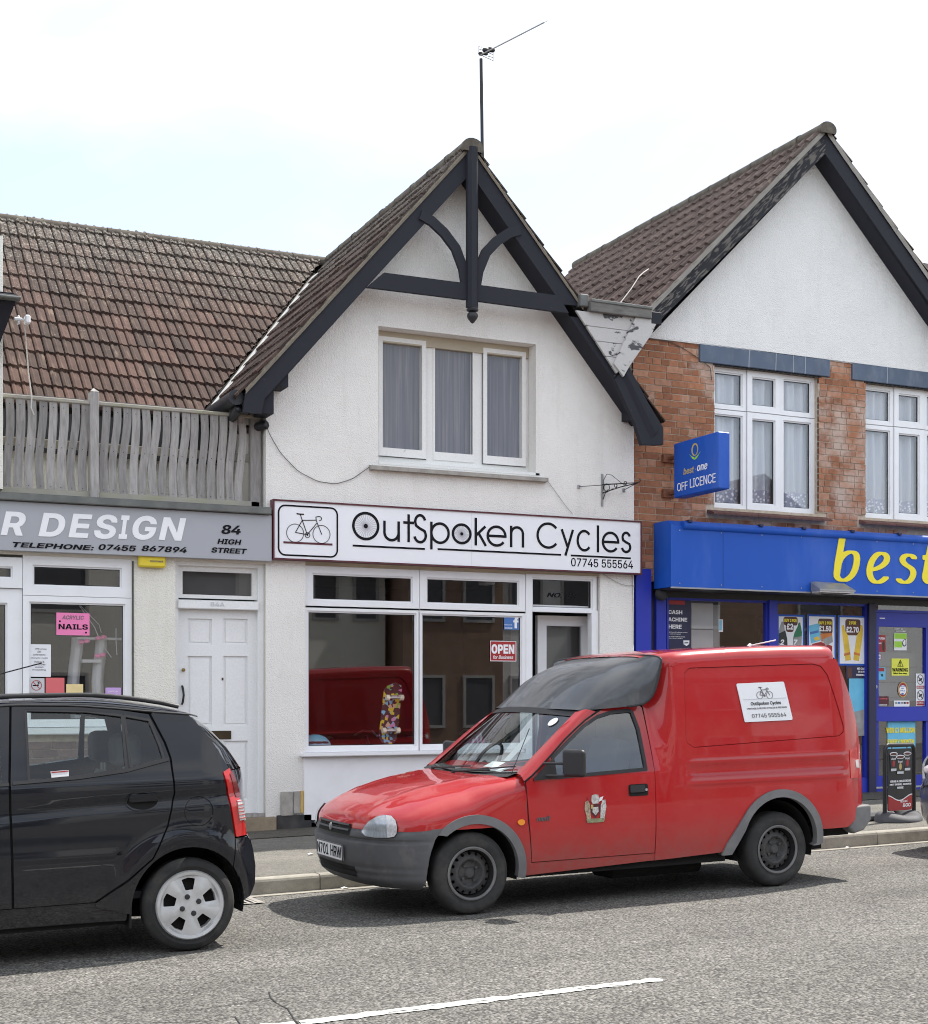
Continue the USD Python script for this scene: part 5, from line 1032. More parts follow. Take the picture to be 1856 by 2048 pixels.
# ------------------------------------------------------------------ store front in blue
put(hr, 'pilaster', box(8.39, q(1303, 1200, 0)[0], .0, .2, .12, 2.86, .004), 'frame_blue')
put(hr, 'pilaster', box(q(1303, 1200, .1)[0] - .02, q(1313, 1200, .1)[0], .1, .2, .12, 2.7), 'navy')
put(hr, 'pilaster', box(q(1313, 1200, .06)[0], q(1333, 1200, .06)[0], .06, .2, .12, 2.7, .004), 'frame_blue')
YG = .10; zs = 2.62
G = lambda px: q(px, 1300, YG)[0]
fl = {k: G(k) for k in (1333, 1535, 1551, 1733, 1745)}
put(hr, 'frame_head', box(fl[1333] - .02, 13.3, YG - .03, YG + .1, 2.56, 2.75), 'board_black')
for a, b, m in ((1535, 1551, 'frame_blue'),): put(hr, 'mullion', box(fl[a], fl[b], YG - .04, YG + .08, .3, 2.57, .004), m)
put(hr, 'mullion', box(fl[1733], fl[1745] + .02, YG - .05, YG + .08, .1, 2.57, .004), 'navy')
for a, b in ((1333, 1535), (1551, 1733)):
    put(hr, 'window', ext(ring(fl[a], fl[b], .45, 2.56, .025), YG - .01, YG + .05), 'frame_blue'); put(hr, 'pane', glazing(fl[a] + .01, fl[b] - .01, YG + .02, .46, 2.55), 'pane')
put(hr, 'stall_riser', box(fl[1333], fl[1733], YG - .02, YG + .05, .1, .46), 'frame_blue')
DG = lambda x, y: (1560 + x / 6.172, 1180 + y / 6.172); yd2 = YG
d0 = q(*DG(1140, 600), yd2)[0]; d1 = d0 + .95; g0, g1 = q(*DG(1205, 600), yd2)[0], q(*DG(1788, 600), yd2)[0]
zt5, zg1, zg0, zm0 = q(*DG(1400, 285), yd2)[1], q(*DG(1400, 455), yd2)[1], q(*DG(1400, 1440), yd2)[1], q(*DG(1400, 1622), yd2)[1]
zb5 = q(1752, 1586, yd2)[1]; zlow5 = q(1752, 1552, yd2)[1]
dl = put(hr, 'store_door', ext(sbox(d0, zb5, g1 + .11, zt5).difference(sbox(g0, zg0, g1, zg1)).difference(sbox(g0, zlow5, g1, zm0)), yd2 - .02, yd2 + .04), 'frame_blue')
put(dl, 'pane', glazing(g0 - .01, g1 + .01, yd2 + .012, zg0 - .01, zg1 + .01), 'pane')
put(dl, 'pane', glazing(g0 - .01, g1 + .01, yd2 + .012, zlow5 - .01, zm0 + .01), 'pane')
put(dl, 'kick_strip', box(d0 + .01, g1 + .1, yd2 - .026, yd2 - .018, q(1752, 1577, yd2)[1], q(1752, 1573.5, yd2)[1]), 'steel')
x0, x1, z0, z1 = rpx(DG(1392, 1492), DG(1615, 1560), yd2 - .03); put(dl, 'letterbox', box(x0, x1, yd2 - .03, yd2 - .015, z0, z1, .004), 'navy')
put(dl, 'push_bar', box(d0 - .005, g1 + .06, yd2 - .034, yd2 - .019, zm0 + .0, zg0 - .012, .004), 'frame_blue')
x, z = q(*DG(1168, 1195), yd2); put(dl, 'lock', lathe([(0, .02), (.014, .018), (.02, .004), (.02, 0)], 12, 'y').apply_scale([.6, 1, 1.4]).apply_translation((x, yd2 - .02, z)), 'steel')
x0, x1, z0, z1 = rpx(DG(1215, 343), DG(1280, 358), yd2); put(dl, 'closer', box(x0, x1, yd2 - .024, yd2 - .018, z0, z1), 'letter_white')
put(hr, 'door_light', glazing(g0 - .03, g1 + .1, yd2 + .012, zt5 + .03, 2.56), 'pane'); put(hr, 'door_transom', box(d0, 13.2, yd2 - .03, yd2 + .05, zt5 + .003, zt5 + .035), 'frame_blue')
put(hr, 'side_panel', box(g1 + .115, 13.3, yd2 - .01, yd2 + .05, .1, 2.56), 'frame_blue')
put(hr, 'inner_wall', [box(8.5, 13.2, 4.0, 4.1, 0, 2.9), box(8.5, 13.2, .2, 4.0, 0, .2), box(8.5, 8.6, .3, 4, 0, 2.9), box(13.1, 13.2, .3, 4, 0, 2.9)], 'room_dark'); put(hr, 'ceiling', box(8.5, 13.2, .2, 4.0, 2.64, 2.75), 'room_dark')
for k in range(9): put(hr, 'shutter_slat', box(g0 - .1, g1 + .15, .30, .315, .3 + k * .19, .3 + k * .19 + .175, .004), 'room_mid')
# fascia box
yf = -.30
sf = thing('shop_fascia', 'deep blue store fascia with big yellow lettering beginning best', 'shop sign')
put(sf, 'box', [trimesh.convex.convex_hull([(x, y, z) for x in (8.645, 13.4) for y, z in ((yf, 2.645), (yf, 3.32), (yf + .05, 3.375), (YB - .005, 3.375), (YB - .005, 2.645))])], 'shop_blue')
put(sf, 'roller', [tube([(8.80, yf + .015, 3.325), (13.4, yf + .015, 3.325)], .05, 14)], 'shop_blue', 40)
put(sf, 'roller_bracket', [box(x, x + .05, yf - .045, yf + .05, 3.355, 3.385, .006) for x in (8.85, 9.8, 10.4, 11.1, 11.8)], 'navy')
put(sf, 'bottom_trim', box(8.645, 13.4, yf - .004, yf + .02, 2.632, 2.648), 'dull_metal')
put(sf, 'joint', [box(q(px, 1100, yf)[0], q(px, 1100, yf)[0] + .002, yf - .0015, yf + .002, 2.65, 3.28) for px in (1446, 1690)], 'navy'); put(sf, 'screws', [box(x, x + .012, yf - .003, yf + .001, z, z + .012) for x in np.arange(8.75, 13, .55) for z in (2.68, 3.26)], 'dull_metal')
put(sf, 'soffit', box(8.66, 13.4, yf + .02, YB + .06, 2.625, 2.644), 'board_black')
C8 = lambda x, y: q(1180 + x / 2.52, 1000 + y / 2.52, yf)
def pen(path, w0, w1, ang=35):
    """A broad-nibbed stroke: the line swept by a slanted nib."""
    P = np.array(path); d = np.array([math.cos(math.radians(ang)), math.sin(math.radians(ang))]) * w0 / 2
    out = [LineString([p, q_]).buffer(w1 / 2, 6) for p, q_ in zip(P[:-1], P[1:])]
    for p, q_ in zip(P[:-1], P[1:]): out.append(Polygon([p - d, p + d, q_ + d, q_ - d]).buffer(w1 / 2, 4))
    return unary_union(out)
def curve(pts, n=12):
    P = np.array(pts, float); t = np.arange(len(P)); tt = np.linspace(0, len(P) - 1, n * (len(P) - 1) + 1)
    from scipy.interpolate import CubicSpline
    return CubicSpline(t, P)(tt)
fp = lambda L: [C8(*p) for p in L]
lets = [unary_union([pen(fp([(1271, 188), (1263, 235), (1248, 320), (1243, 370)]), .075, .022, 5), pen(curve(fp([(1248, 345), (1270, 285), (1310, 262), (1340, 275), (1342, 320), (1325, 370), (1290, 402), (1255, 400), (1243, 372)])), .062, .030, 0)]),
        pen(curve(fp([(1413, 352), (1450, 343), (1486, 318), (1494, 285), (1468, 268), (1435, 285), (1412, 330), (1410, 380), (1432, 412), (1462, 412), (1490, 392)])), .062, .030, 0),
        pen(curve(fp([(1632, 292), (1612, 278), (1586, 282), (1574, 302), (1590, 326), (1618, 345), (1628, 372), (1612, 405), (1582, 416), (1556, 402)])), .062, .030, 0),
        unary_union([pen(fp([(1716, 232), (1704, 290), (1690, 370)]), .07, .022, 5), pen(curve(fp([(1690, 370), (1692, 405), (1715, 418), (1745, 405)])), .062, .030, 0), pen(fp([(1680, 290), (1750, 290)]), .03, .03, 90)])]
for gl in lets: put(sf, 'letter', ext(gl, yf - .006, yf + .004), 'letter_yellow')
# floodlight under it
fd = thing('floodlight', 'grey wedge shaped floodlight under the blue fascia', 'floodlight')
x0, x1, z0, z1 = rpx((1633, 1163), (1704, 1188), yf - .12)
put(fd, 'hood', trimesh.convex.convex_hull([(x0, yf - .02, z1), (x1 - .03, yf - .02, z1), (x0 + .05, yf - .03, z1 + .01), (x0, yf - .18, z0 + .02), (x1, yf - .18, z0 + .02), (x0, yf - .18, z0 + .04), (x1, yf - .18, z0 + .04), (x0, yf - .02, z0 + .02), (x1, yf - .02, z0 + .02)]), 'dull_metal')
put(fd, 'glass', box(x0 + .01, x1 - .01, yf - .17, yf - .03, z0 + .004, z0 + .019), 'lamp_clear'); put(fd, 'arm', box(x0 + .03, x0 + .12, yf - .05, yf, z0 - .01, z0 + .006), 'dull_metal')
x, z = q(1323, 1188, .0); cc = thing('security_camera', 'small dark dome camera in the corner under the left end of the blue fascia', 'camera')
put(cc, 'dome', trimesh.creation.icosphere(2, .075).apply_translation((x, .0, z)), 'cabin_dark', True); put(cc, 'mount', box(x - .05, x + .05, -.05, .06, z + .03, 2.63, .01), 'navy')
# projecting sign
pj = thing('projecting_sign', 'blue box sign standing out from the bricks, reading best-one OFF LICENCE', 'shop sign')
sx_, sy0, sy1, sz0_, sz1_ = 8.77, -1.0, -.16, 3.635, 4.235
put(pj, 'case', box(sx_, sx_ + .155, sy0, sy1, sz0_, sz1_, .012), 'shop_blue')
put(pj, 'bracket', [box(sx_ + .05, sx_ + .1, sy1 - .01, YB, z, z + .03) for z in (3.70, 4.09)], 'rusty')
put(pj, 'bracket', [box(sx_ - .02, sx_ + .15, .01, YB + .01, z - .03, z + .06) for z in (3.70, 4.09)], 'rusty')
def onx(g, m, nm='lettering'):
    """A flat shape (distance from the wall end, height) laid on the sign's left face."""
    out = []
    for p in polys(g):
        e = trimesh.creation.extrude_polygon(p, .004, engine='earcut'); v = e.vertices; e.vertices = np.c_[sx_ + .0015 - v[:, 2], sy1 - v[:, 0], v[:, 1]]; out.append(e)
    put(pj, nm, out, m)
J6 = lambda x, y: ((x - 135) / (1255 - 135) * .84, None)
Lx = .84
def J(x, y):   # the crop's skewed face back to the flat board
    u = (x - 135) / 1120; t = u * 1.0; yt_ = 545 + (270 - 545) * u; yb_ = 1690 + (1460 - 1690) * u; return t * Lx, sz1_ - (y - yt_) / (yb_ - yt_) * (sz1_ - sz0_)
def jfit(s, w, sl, xa, xb, ya, yb_): a, b = J((xa + xb) / 2, ya), J((xa + xb) / 2, yb_); return fit(text_poly(s, w, sl), J(xa, ya)[0], J(xb, ya)[0], b[1], a[1])
onx(jfit('best', 600, .2, 395, 665, 1025, 1165), 'gold'); onx(jfit('-', 600, 0, 695, 722, 1060, 1072), 'gold'); onx(jfit('one', 600, .2, 745, 1000, 960, 1085), 'letter_white')
onx(jfit('OFF', 450, 0, 232, 505, 1345, 1520), 'letter_white'); onx(jfit('LICENCE', 450, 0, 565, 1198, 1205, 1400), 'letter_white')
c_ = J(688, 655); r_ = J(688, 520)[1] - c_[1]; e1 = affinity.scale(Point(*c_).buffer(1, 20), .062, r_); e2 = affinity.scale(Point(c_[0] + .004, c_[1] - .004).buffer(1, 20), .044, r_ * .78)
onx(e1.difference(e2), 'gold', 'emblem')
for s in (-1, 1):
    base = J(690, 870); onx(Polygon([(base[0], base[1]), (base[0] + s * .04, base[1] + .014), (base[0] + s * .105, base[1] + .075), (base[0] + s * .06, base[1] + .045), (base[0] + s * .01, base[1] + .028)]), 'lime', 'emblem')
# posters in the store window
yp = YG + .016
def poster(a, b, m, label, f=DG, y=yp, name='poster', cat='poster', edge=None, ew=.015):
    x0, x1, z0, z1 = rpx(f(*a), f(*b), y); t = thing(name, label, cat); put(t, 'sheet', ext(rrect(x0, x1, z0, z1, .003), y - .004, y), m)
    if edge: put(t, 'border', ext(ring(x0, x1, z0, z1, ew), y - .0065, y - .003), edge)
    return t
def pt(t, s, w, sl, a, b, m, f=DG, y=yp): put(t, 'lettering', ext(fitpx(text_poly(s, w, sl), f(*a), f(*b), y - .004), y - .0072, y - .003), m)
def pshape(t, pts, m, f=DG, y=yp, nm='print', lift=.0052): put(t, nm, ext(Polygon([q(*f(*p), y) for p in pts]).buffer(.0), y - lift, y - .003), m)
def pbox(t, a, b, m, r=.01, f=DG, y=yp, nm='print', lift=.0050): x0, x1, z0, z1 = rpx(f(*a), f(*b), y); put(t, nm, ext(rrect(x0, x1, z0, z1, r), y - lift, y - .003), m)
t = poster((-38, 300), (298, 900), 'paper', 'blue framed offer poster at 2 pounds with two drink bottles', edge='shop_blue', ew=.022)
pbox(t, (40, 330), (215, 440), 'print_brown', .03); pbox(t, (70, 400), (165, 520), 'print_brown', .03); pt(t, 'BUY 2 FOR', 900, 0, (52, 355), (205, 398), 'letter_yellow'); pt(t, '£2', 900, 0, (84, 412), (160, 490), 'letter_white')
pshape(t, [(160, 690), (158, 600), (175, 530), (215, 450), (225, 405), (245, 400), (255, 450), (268, 520), (262, 690)], 'print_green'); pshape(t, [(158, 590), (264, 570), (262, 690), (158, 700)], 'print_grey', lift=.0058); pt(t, '7', 900, .2, (165, 612), (215, 675), 'letter_white')
pshape(t, [(-25, 690), (-25, 520), (0, 440), (20, 385), (40, 400), (60, 520), (90, 690)], 'print_grey'); pshape(t, [(-25, 650), (-25, 540), (62, 500), (85, 600), (90, 690)], 'bike_dark', lift=.0058); pt(t, '2', 900, .2, (0, 610), (50, 680), 'letter_white')
t = poster((335, 300), (688, 905), 'paper', 'blue framed offer poster at 1.50 pounds with blue and brown packets', edge='shop_blue', ew=.022)
pbox(t, (470, 352), (645, 540), 'print_brown', .03); pt(t, 'BUY 2 FOR', 900, 0, (482, 385), (636, 428), 'letter_yellow'); pt(t, '£1.50', 900, 0, (484, 442), (630, 512), 'letter_white')
pshape(t, [(352, 440), (480, 410), (510, 620), (380, 660)], 'sky_blue_print'); pshape(t, [(365, 520), (470, 495), (476, 525), (370, 550)], 'print_blue', lift=.0058); pshape(t, [(410, 590), (470, 570), (490, 610), (430, 630)], 'juice', lift=.0058)
pshape(t, [(490, 540), (642, 530), (635, 600), (510, 640)], 'print_orange', lift=.0056); pshape(t, [(390, 700), (395, 665), (500, 640), (640, 690), (640, 760), (400, 760)], 'sign_red'); pshape(t, [(520, 610), (640, 560), (650, 640), (560, 690)], 'print_grey', lift=.006)
t = poster((715, 312), (1062, 935), 'paper', 'blue framed offer poster at 2.70 pounds with two yellow juice bottles', edge='shop_blue', ew=.022)
pbox(t, (803, 358), (990, 562), 'print_brown', .035); pt(t, '2 FOR', 900, 0, (850, 385), (938, 428), 'letter_yellow'); pt(t, '£2.70', 900, 0, (818, 452), (970, 528), 'letter_white')
pshape(t, [(760, 440), (785, 430), (800, 500), (835, 560), (875, 865), (805, 875), (770, 570), (762, 500)], 'juice'); pshape(t, [(1015, 440), (990, 430), (985, 500), (945, 560), (900, 865), (970, 878), (1015, 570), (1020, 500)], 'juice')
for a in (((785, 785), (860, 765), (864, 795), (790, 815)), ((912, 765), (985, 785), (980, 815), (908, 795))): pshape(t, a, 'print_orange', lift=.006)
t = poster((815, 940), (1085, 1090), 'navy', 'black notice reading NO CASH IN ATM OVERNIGHT')
for s, a, b in (('NO CASH', (950, 958), (1065, 985)), ('IN ATM', (962, 998), (1055, 1022)), ('OVERNIGHT', (938, 1036), (1072, 1062))): pt(t, s, 700, 0, a, b, 'letter_white')
pbox(t, (830, 958), (885, 1080), 'print_brown', .004)
t = poster((850, 1092), (1086, 1800), 'sky_blue_print', 'sky blue panel round the cash machine beside the store door'); pshape(t, [(900, 1510), (1086, 1460), (1086, 1800), (900, 1800)], 'print_grey')
t = poster((806, 470), (1102, 1110), 'navy', 'dark blue poster reading CASH MACHINE HERE inside the left store pane', f=lambda x, y: (1200 + x / 6.09, 1120 + y / 6.09))
F9 = lambda x, y: (1200 + x / 6.09, 1120 + y / 6.09)
for s, w, a, b in (('CASH', 700, (832, 608), (1000, 662)), ('ACHINE', 700, (830, 698), (1060, 752)), ('HERE', 700, (834, 785), (993, 838)), ('major bank & building society', 400, (815, 872), (1065, 890)), ('cards accepted', 400, (848, 895), (982, 910)), ('free cash withdrawals', 400, (815, 925), (1035, 942)), ('day and night', 400, (825, 945), (1005, 962))): pt(t, s, w, 0, a, b, 'letter_white', f=F9)
pbox(t, (832, 490), (1030, 545), 'sign_red', .004, f=F9); pshape(t, [(1012, 980), (1085, 980), (1082, 1025), (1050, 1048), (1015, 1025)], 'letter_white', f=F9); pt(t, 'LINK', 700, 0, (1022, 998), (1076, 1016), 'navy', f=F9)
pbox(t, (808, 1070), (920, 1095), 'board_black', .002, f=F9)
# things inside
x0, x1, z0, z1 = rpx(F9(1105, 512), F9(1385, 1080), .35); cb = thing('cash_machine', 'pale grey steel back of the cash machine inside the left store pane', 'cash machine')
put(cb, 'case', box(x0, x1, .36, .75, .3, z1, .01), 'print_grey'); put(cb, 'door', box(x0 + .005, x1 - .01, .345, .36, q(*F9(1200, 845), .35)[1] + .004, z1 - .01, .004), 'paper_grey'); put(cb, 'door', box(x0 + .005, x1 - .01, .345, .36, .4, q(*F9(1200, 845), .35)[1] - .004, .004), 'paper_grey')
put(cb, 'side', box(x1, x1 + .12, .40, .75, .3, z1 - .02), 'dull_metal')
x0, x1, z0, z1 = rpx(F9(1478, 720), F9(1530, 875), YG); t = thing('window_card', 'little blue and white card hanging in the left store pane', 'notice'); put(t, 'card', box(x0, x1, YG + .05, YG + .056, z0, z1), 'paper'); put(t, 'print', box(x0 + .006, x1 - .02, YG + .046, YG + .05, z0 + .02, z1 - .01), 'sky_blue_print')
# stickers on the store door
yq = yd2 + .009
def sticker(a, b, m, label, **k): return poster(a, b, m, label, y=yq, name='door_sticker', cat='sticker', **k)
ps = lambda t, s, w, sl, a, b, m: pt(t, s, w, sl, a, b, m, y=yq)
t = sticker((1205, 555), (1302, 765), 'sign_red', 'red sticker reading PUSH on the blue store door'); ps(t, 'PUSH', 800, 0, (1210, 583), (1295, 612), 'letter_white'); ps(t, 'exit', 700, 0, (1212, 645), (1250, 668), 'letter_white'); pshape(t, [(1258, 660), (1275, 625), (1290, 660), (1285, 765), (1262, 740)], 'bike_dark', y=yq)
t = sticker((1405, 530), (1562, 745), 'paper', 'green and white notice at the top of the blue store door glass'); pbox(t, (1408, 533), (1560, 605), 'lime', .002, y=yq); pbox(t, (1408, 632), (1505, 710), 'lime', .002, y=yq); ps(t, "DON'T BE", 600, 0, (1415, 470), (1520, 490), 'letter_white'); ps(t, 'A LITTER BUG', 600, 0, (1435, 500), (1550, 518), 'letter_white'); pshape(t, [(1500, 650), (1535, 600), (1552, 610), (1556, 680), (1530, 700), (1512, 690)], 'bike_dark', y=yq); pshape(t, [(1510, 652), (1535, 610), (1545, 618), (1546, 672), (1528, 688)], 'letter_white', y=yq, lift=.006)
t = sticker((1375, 845), (1590, 1058), 'warn_yellow', 'yellow WARNING notice in the middle of the blue store door glass'); ps(t, 'WARNING', 600, 0, (1385, 962), (1580, 1008), 'ink'); ps(t, 'Mind the step', 500, 0, (1400, 1018), (1565, 1042), 'ink')
gq = [q(*DG(*p), yq) for p in ((1482, 860), (1445, 945), (1520, 945))]; put(t, 'triangle', ext(Polygon(gq).difference(Polygon(gq).buffer(-.006)), yq - .0065, yq - .003), 'ink'); ps(t, '!', 700, 0, (1476, 885), (1488, 935), 'ink')
def disc(t, c, rx, rz, m, y=yq, hole=0, lift=.005, nm='print'):
    x, z = q(*DG(*c), y); g_ = affinity.scale(Point(x, z).buffer(1, 16), rx, rz)
    if hole: g_ = g_.difference(affinity.scale(Point(x, z).buffer(1, 16), rx - hole, rz - hole))
    put(t, nm, ext(g_, y - lift, y - .003), m)
t = thing('door_sticker', 'round red and white proof of age sticker low on the blue store door glass', 'sticker'); disc(t, (1512, 1230), .075, .095, 'sign_red', nm='sheet'); disc(t, (1512, 1235), .055, .06, 'letter_white', lift=.006); disc(t, (1512, 1230), .075, .095, 'gold', hole=.010, lift=.0066); disc(t, (1508, 1282), .022, .012, 'print_blue', lift=.007)
for s, a, b in (('NO ID', (1480, 1180), (1545, 1196)), ('NO', (1495, 1208), (1530, 1222)), ('SALE', (1482, 1234), (1542, 1250))): ps(t, s, 700, 0, a, b, 'print_blue')
t = sticker((1405, 1365), (1595, 1438), 'paper', 'white strip of payment card symbols at the foot of the door glass')
for k, m in enumerate(('print_grey', 'print_blue', 'print_grey', 'bike_dark', 'sign_red')): pbox(t, (1418 + 35 * k, 1382), (1444 + 35 * k, 1405), m, .002, y=yq, lift=.006)
t = sticker((1675, 1032), (1785, 1432), 'paper', 'tall white sticker with two prohibition symbols at the right of the store door glass')
for cy in (1105, 1300): disc(t, (1728, cy), .052, .062, 'bike_dark', hole=.007, lift=.006); pshape(t, [(1695, cy - 40), (1702, cy - 46), (1762, cy + 40), (1755, cy + 46)], 'bike_dark', y=yq, lift=.0062); pshape(t, [(1705, cy + 10), (1730, cy - 15), (1752, cy - 20), (1748, cy + 5), (1715, cy + 25)], 'bike_dark', y=yq)
pbox(t, (1683, 1182), (1778, 1218), 'sign_red', .002, y=yq); pbox(t, (1683, 1372), (1778, 1425), 'sign_red', .002, y=yq); ps(t, 'NO DOGS', 700, 0, (1692, 1192), (1770, 1208), 'letter_white'); ps(t, 'NO CYCLES', 700, 0, (1690, 1388), (1770, 1402), 'letter_white')
t = sticker((1205, 1310), (1340, 1425), 'maroon', 'dark red sticker low at the left of the store door glass'); ps(t, 'Lottery', 600, .2, (1215, 1330), (1325, 1355), 'red_card'); ps(t, 'available here', 600, .1, (1212, 1408), (1320, 1424), 'letter_white')
t = sticker((1205, 955), (1298, 1108), 'sky_blue_print', 'small pale blue sticker half way up the left of the store door glass'); pbox(t, (1210, 962), (1285, 1005), 'sign_red', .002, y=yq); pshape(t, [(1240, 1040), (1265, 1035), (1270, 1065), (1250, 1070)], 'bike_dark', y=yq)
t = thing('door_sticker', 'small round red and white sticker below the PUSH sticker on the store door', 'sticker'); disc(t, (1227, 825), .028, .036, 'letter_white', nm='sheet'); disc(t, (1227, 825), .028, .036, 'sign_red', hole=.006, lift=.006); ps(t, '18', 700, 0, (1215, 812), (1240, 838), 'print_blue')
t = sticker((1325, 1622), (1668, 1960), 'sky_blue_print', 'pale blue lottery poster reading WIN 1 MILLION EVERY MONTH low on the store door')
H5 = lambda x, y: (1440 + x / 4.031, 1180 + y / 4.031)
for s, a, b in (('WIN £1 MILLION', (1340, 1110), (1570, 1150)), ('EVERY MONTH', (1350, 1205), (1562, 1238))): put(t, 'lettering', ext(fitpx(text_poly(s, 900, 0), H5(*a), H5(*b), yq - .004), yq - .0072, yq - .003), 'letter_yellow')

# ------------------------------------------------------------------ vehicles
def slope_frame(x, y, z):
    a = math.atan(.0195); c, s = math.cos(a), math.sin(a); return Gf.Matrix4d(c, 0, s, 0, 0, 1, 0, 0, -s, 0, c, 0, x, y, z, 1)
def sstep(t): t = np.clip(t, 0, 1); return t * t * (3 - 2 * t)
def wheel(parent, x, y, z, R, width, rim_r, out, steel=True):
    """Tyre with rounded shoulders and tread grooves, on a steel rim or under a five spoked cover. out: -1 towards the camera."""
    w2 = width / 2; prof = [(rim_r - .012, -w2 + .02), (rim_r + .004, -w2 + .004), (rim_r + .02, -w2 - .004), (R * .83, -w2 - .010), (R * .93, -w2 + .002), (R * .975, -w2 + .016), (R, -w2 + .036), (R, w2 - .036), (R * .97, w2 - .012), (R * .83, w2), (rim_r, w2 - .01)]
    t = lathe(prof, 56); t.vertices = np.c_[t.vertices[:, 0], t.vertices[:, 2] * -out, t.vertices[:, 1]] + [x, y, z]
    if out > 0: t.invert()
    wp = put(parent, 'wheel', t, 'tyre', 40)
    tr = [box(-.004, .004, -w2 + .03, w2 - .03, R - .002, R + .003) for _ in range(0)]
    def dish(prof, m, nm, sm=35, n=48, par=None):
        d = lathe(prof, n); d.vertices = np.c_[d.vertices[:, 0], d.vertices[:, 2] * -out, d.vertices[:, 1]] + [x, y, z]; return put(par or wp, nm, d, m, sm)
    def flat(g, d, th, m, nm):
        e = ext(g, 0, th); e.vertices = np.c_[e.vertices[:, 0] + x, y + out * (-(d)) + e.vertices[:, 1] * out * 1.0, e.vertices[:, 2] + z]; put(wp, nm, e, m)
    if steel:
        dish([(rim_r + .008, -w2 - .001), (rim_r + .001, -w2 - .006), (rim_r - .012, -w2 + .002)], 'arch_grey', 'rim_edge')
        dish([(rim_r - .010, -w2 + .0), (rim_r - .016, -w2 + .03), (rim_r - .022, -w2 + .07), (.0, -w2 + .07)], 'under_black', 'rim_barrel')
        rd_ = rim_r - .030; g = Point(0, 0).buffer(rd_, 32)
        for a in np.arange(16) * 2 * np.pi / 16: g = g.difference(Point((rd_ - .010) * math.cos(a), (rd_ - .010) * math.sin(a)).buffer(.0115, 5))
        dep = lambda r: np.interp(r, [0, .03, .045, .075, .088, .100, rd_], [.030, .030, .052, .052, .030, .026, .046])
        put(wp, 'rim_disc', panel(g, lambda u, v: np.stack([x + u, y + out * (w2 - dep(np.hypot(u, v))), z + v], -1), .012, .02, flip=out > 0), 'wheel_black')
        put(wp, 'wheel_nuts', [tube([(x + .06 * math.cos(a), y + out * (w2 - .052), z + .06 * math.sin(a)), (x + .06 * math.cos(a), y + out * (w2 - .040), z + .06 * math.sin(a))], .011, 6) for a in np.arange(4) * np.pi / 2 + .6], 'wheel_black')
    else:
        dish([(rim_r + .004, -w2 + .004), (rim_r - .004, -w2 - .006), (rim_r - .022, -w2 + .0), (rim_r - .03, -w2 + .012)], 'hubcap', 'trim_ring')
        dish([(rim_r - .02, -w2 + .05), (.0, -w2 + .05)], 'under_black', 'brake_back')
        th = np.radians(np.linspace(0, 360, 73)); rad = np.linspace(.0, rim_r - .018, 9); R_ = []
        g = Point(0, 0).buffer(rim_r - .018, 24)
        for k in range(5):
            a = 2 * np.pi * k / 5 + 1.62; c, s = math.cos(a), math.sin(a); hole = Polygon([(.088, -.022), (.088, .022), (rim_r - .048, .040), (rim_r - .040, .0), (rim_r - .048, -.040)]).buffer(-.006).buffer(.006); g = g.difference(affinity.affine_transform(hole, [c, -s, s, c, 0, 0]))
        fn = lambda u, v: np.stack([x + u, y + out * (w2 + .004 - .016 * (np.hypot(u, v) / rim_r) ** 2 + .009 * np.cos(5 * (np.arctan2(v, u) - 1.62)) * np.clip((np.hypot(u, v) - .05) / .05, 0, 1) * -1), z + v], -1)
        put(wp, 'wheel_cover', panel(g, fn, .02, .03, flip=out > 0), 'hubcap')
        for a in np.arange(4) * np.pi / 2 + .35: put(wp, 'wheel_nut', lathe([(0, -.012), (.012, -.01), (.016, 0), (.016, .01)], 12).apply_transform(np.array([[1, 0, 0, 0], [0, 0, -out * 1.0, 0], [0, 1, 0, 0], [0, 0, 0, 1]])).apply_translation((x + .052 * math.cos(a), y + out * (w2 + .006), z + .052 * math.sin(a))), 'trim_black')
    return wp

def half_well(cx, cz, r, y0, y1):
    a = np.linspace(-.25, math.pi + .25, 25); o = np.c_[cx + r * np.cos(a), np.full(25, y0), cz + r * np.sin(a)]; i = o.copy(); i[:, 1] = y1
    return loft([o, i])
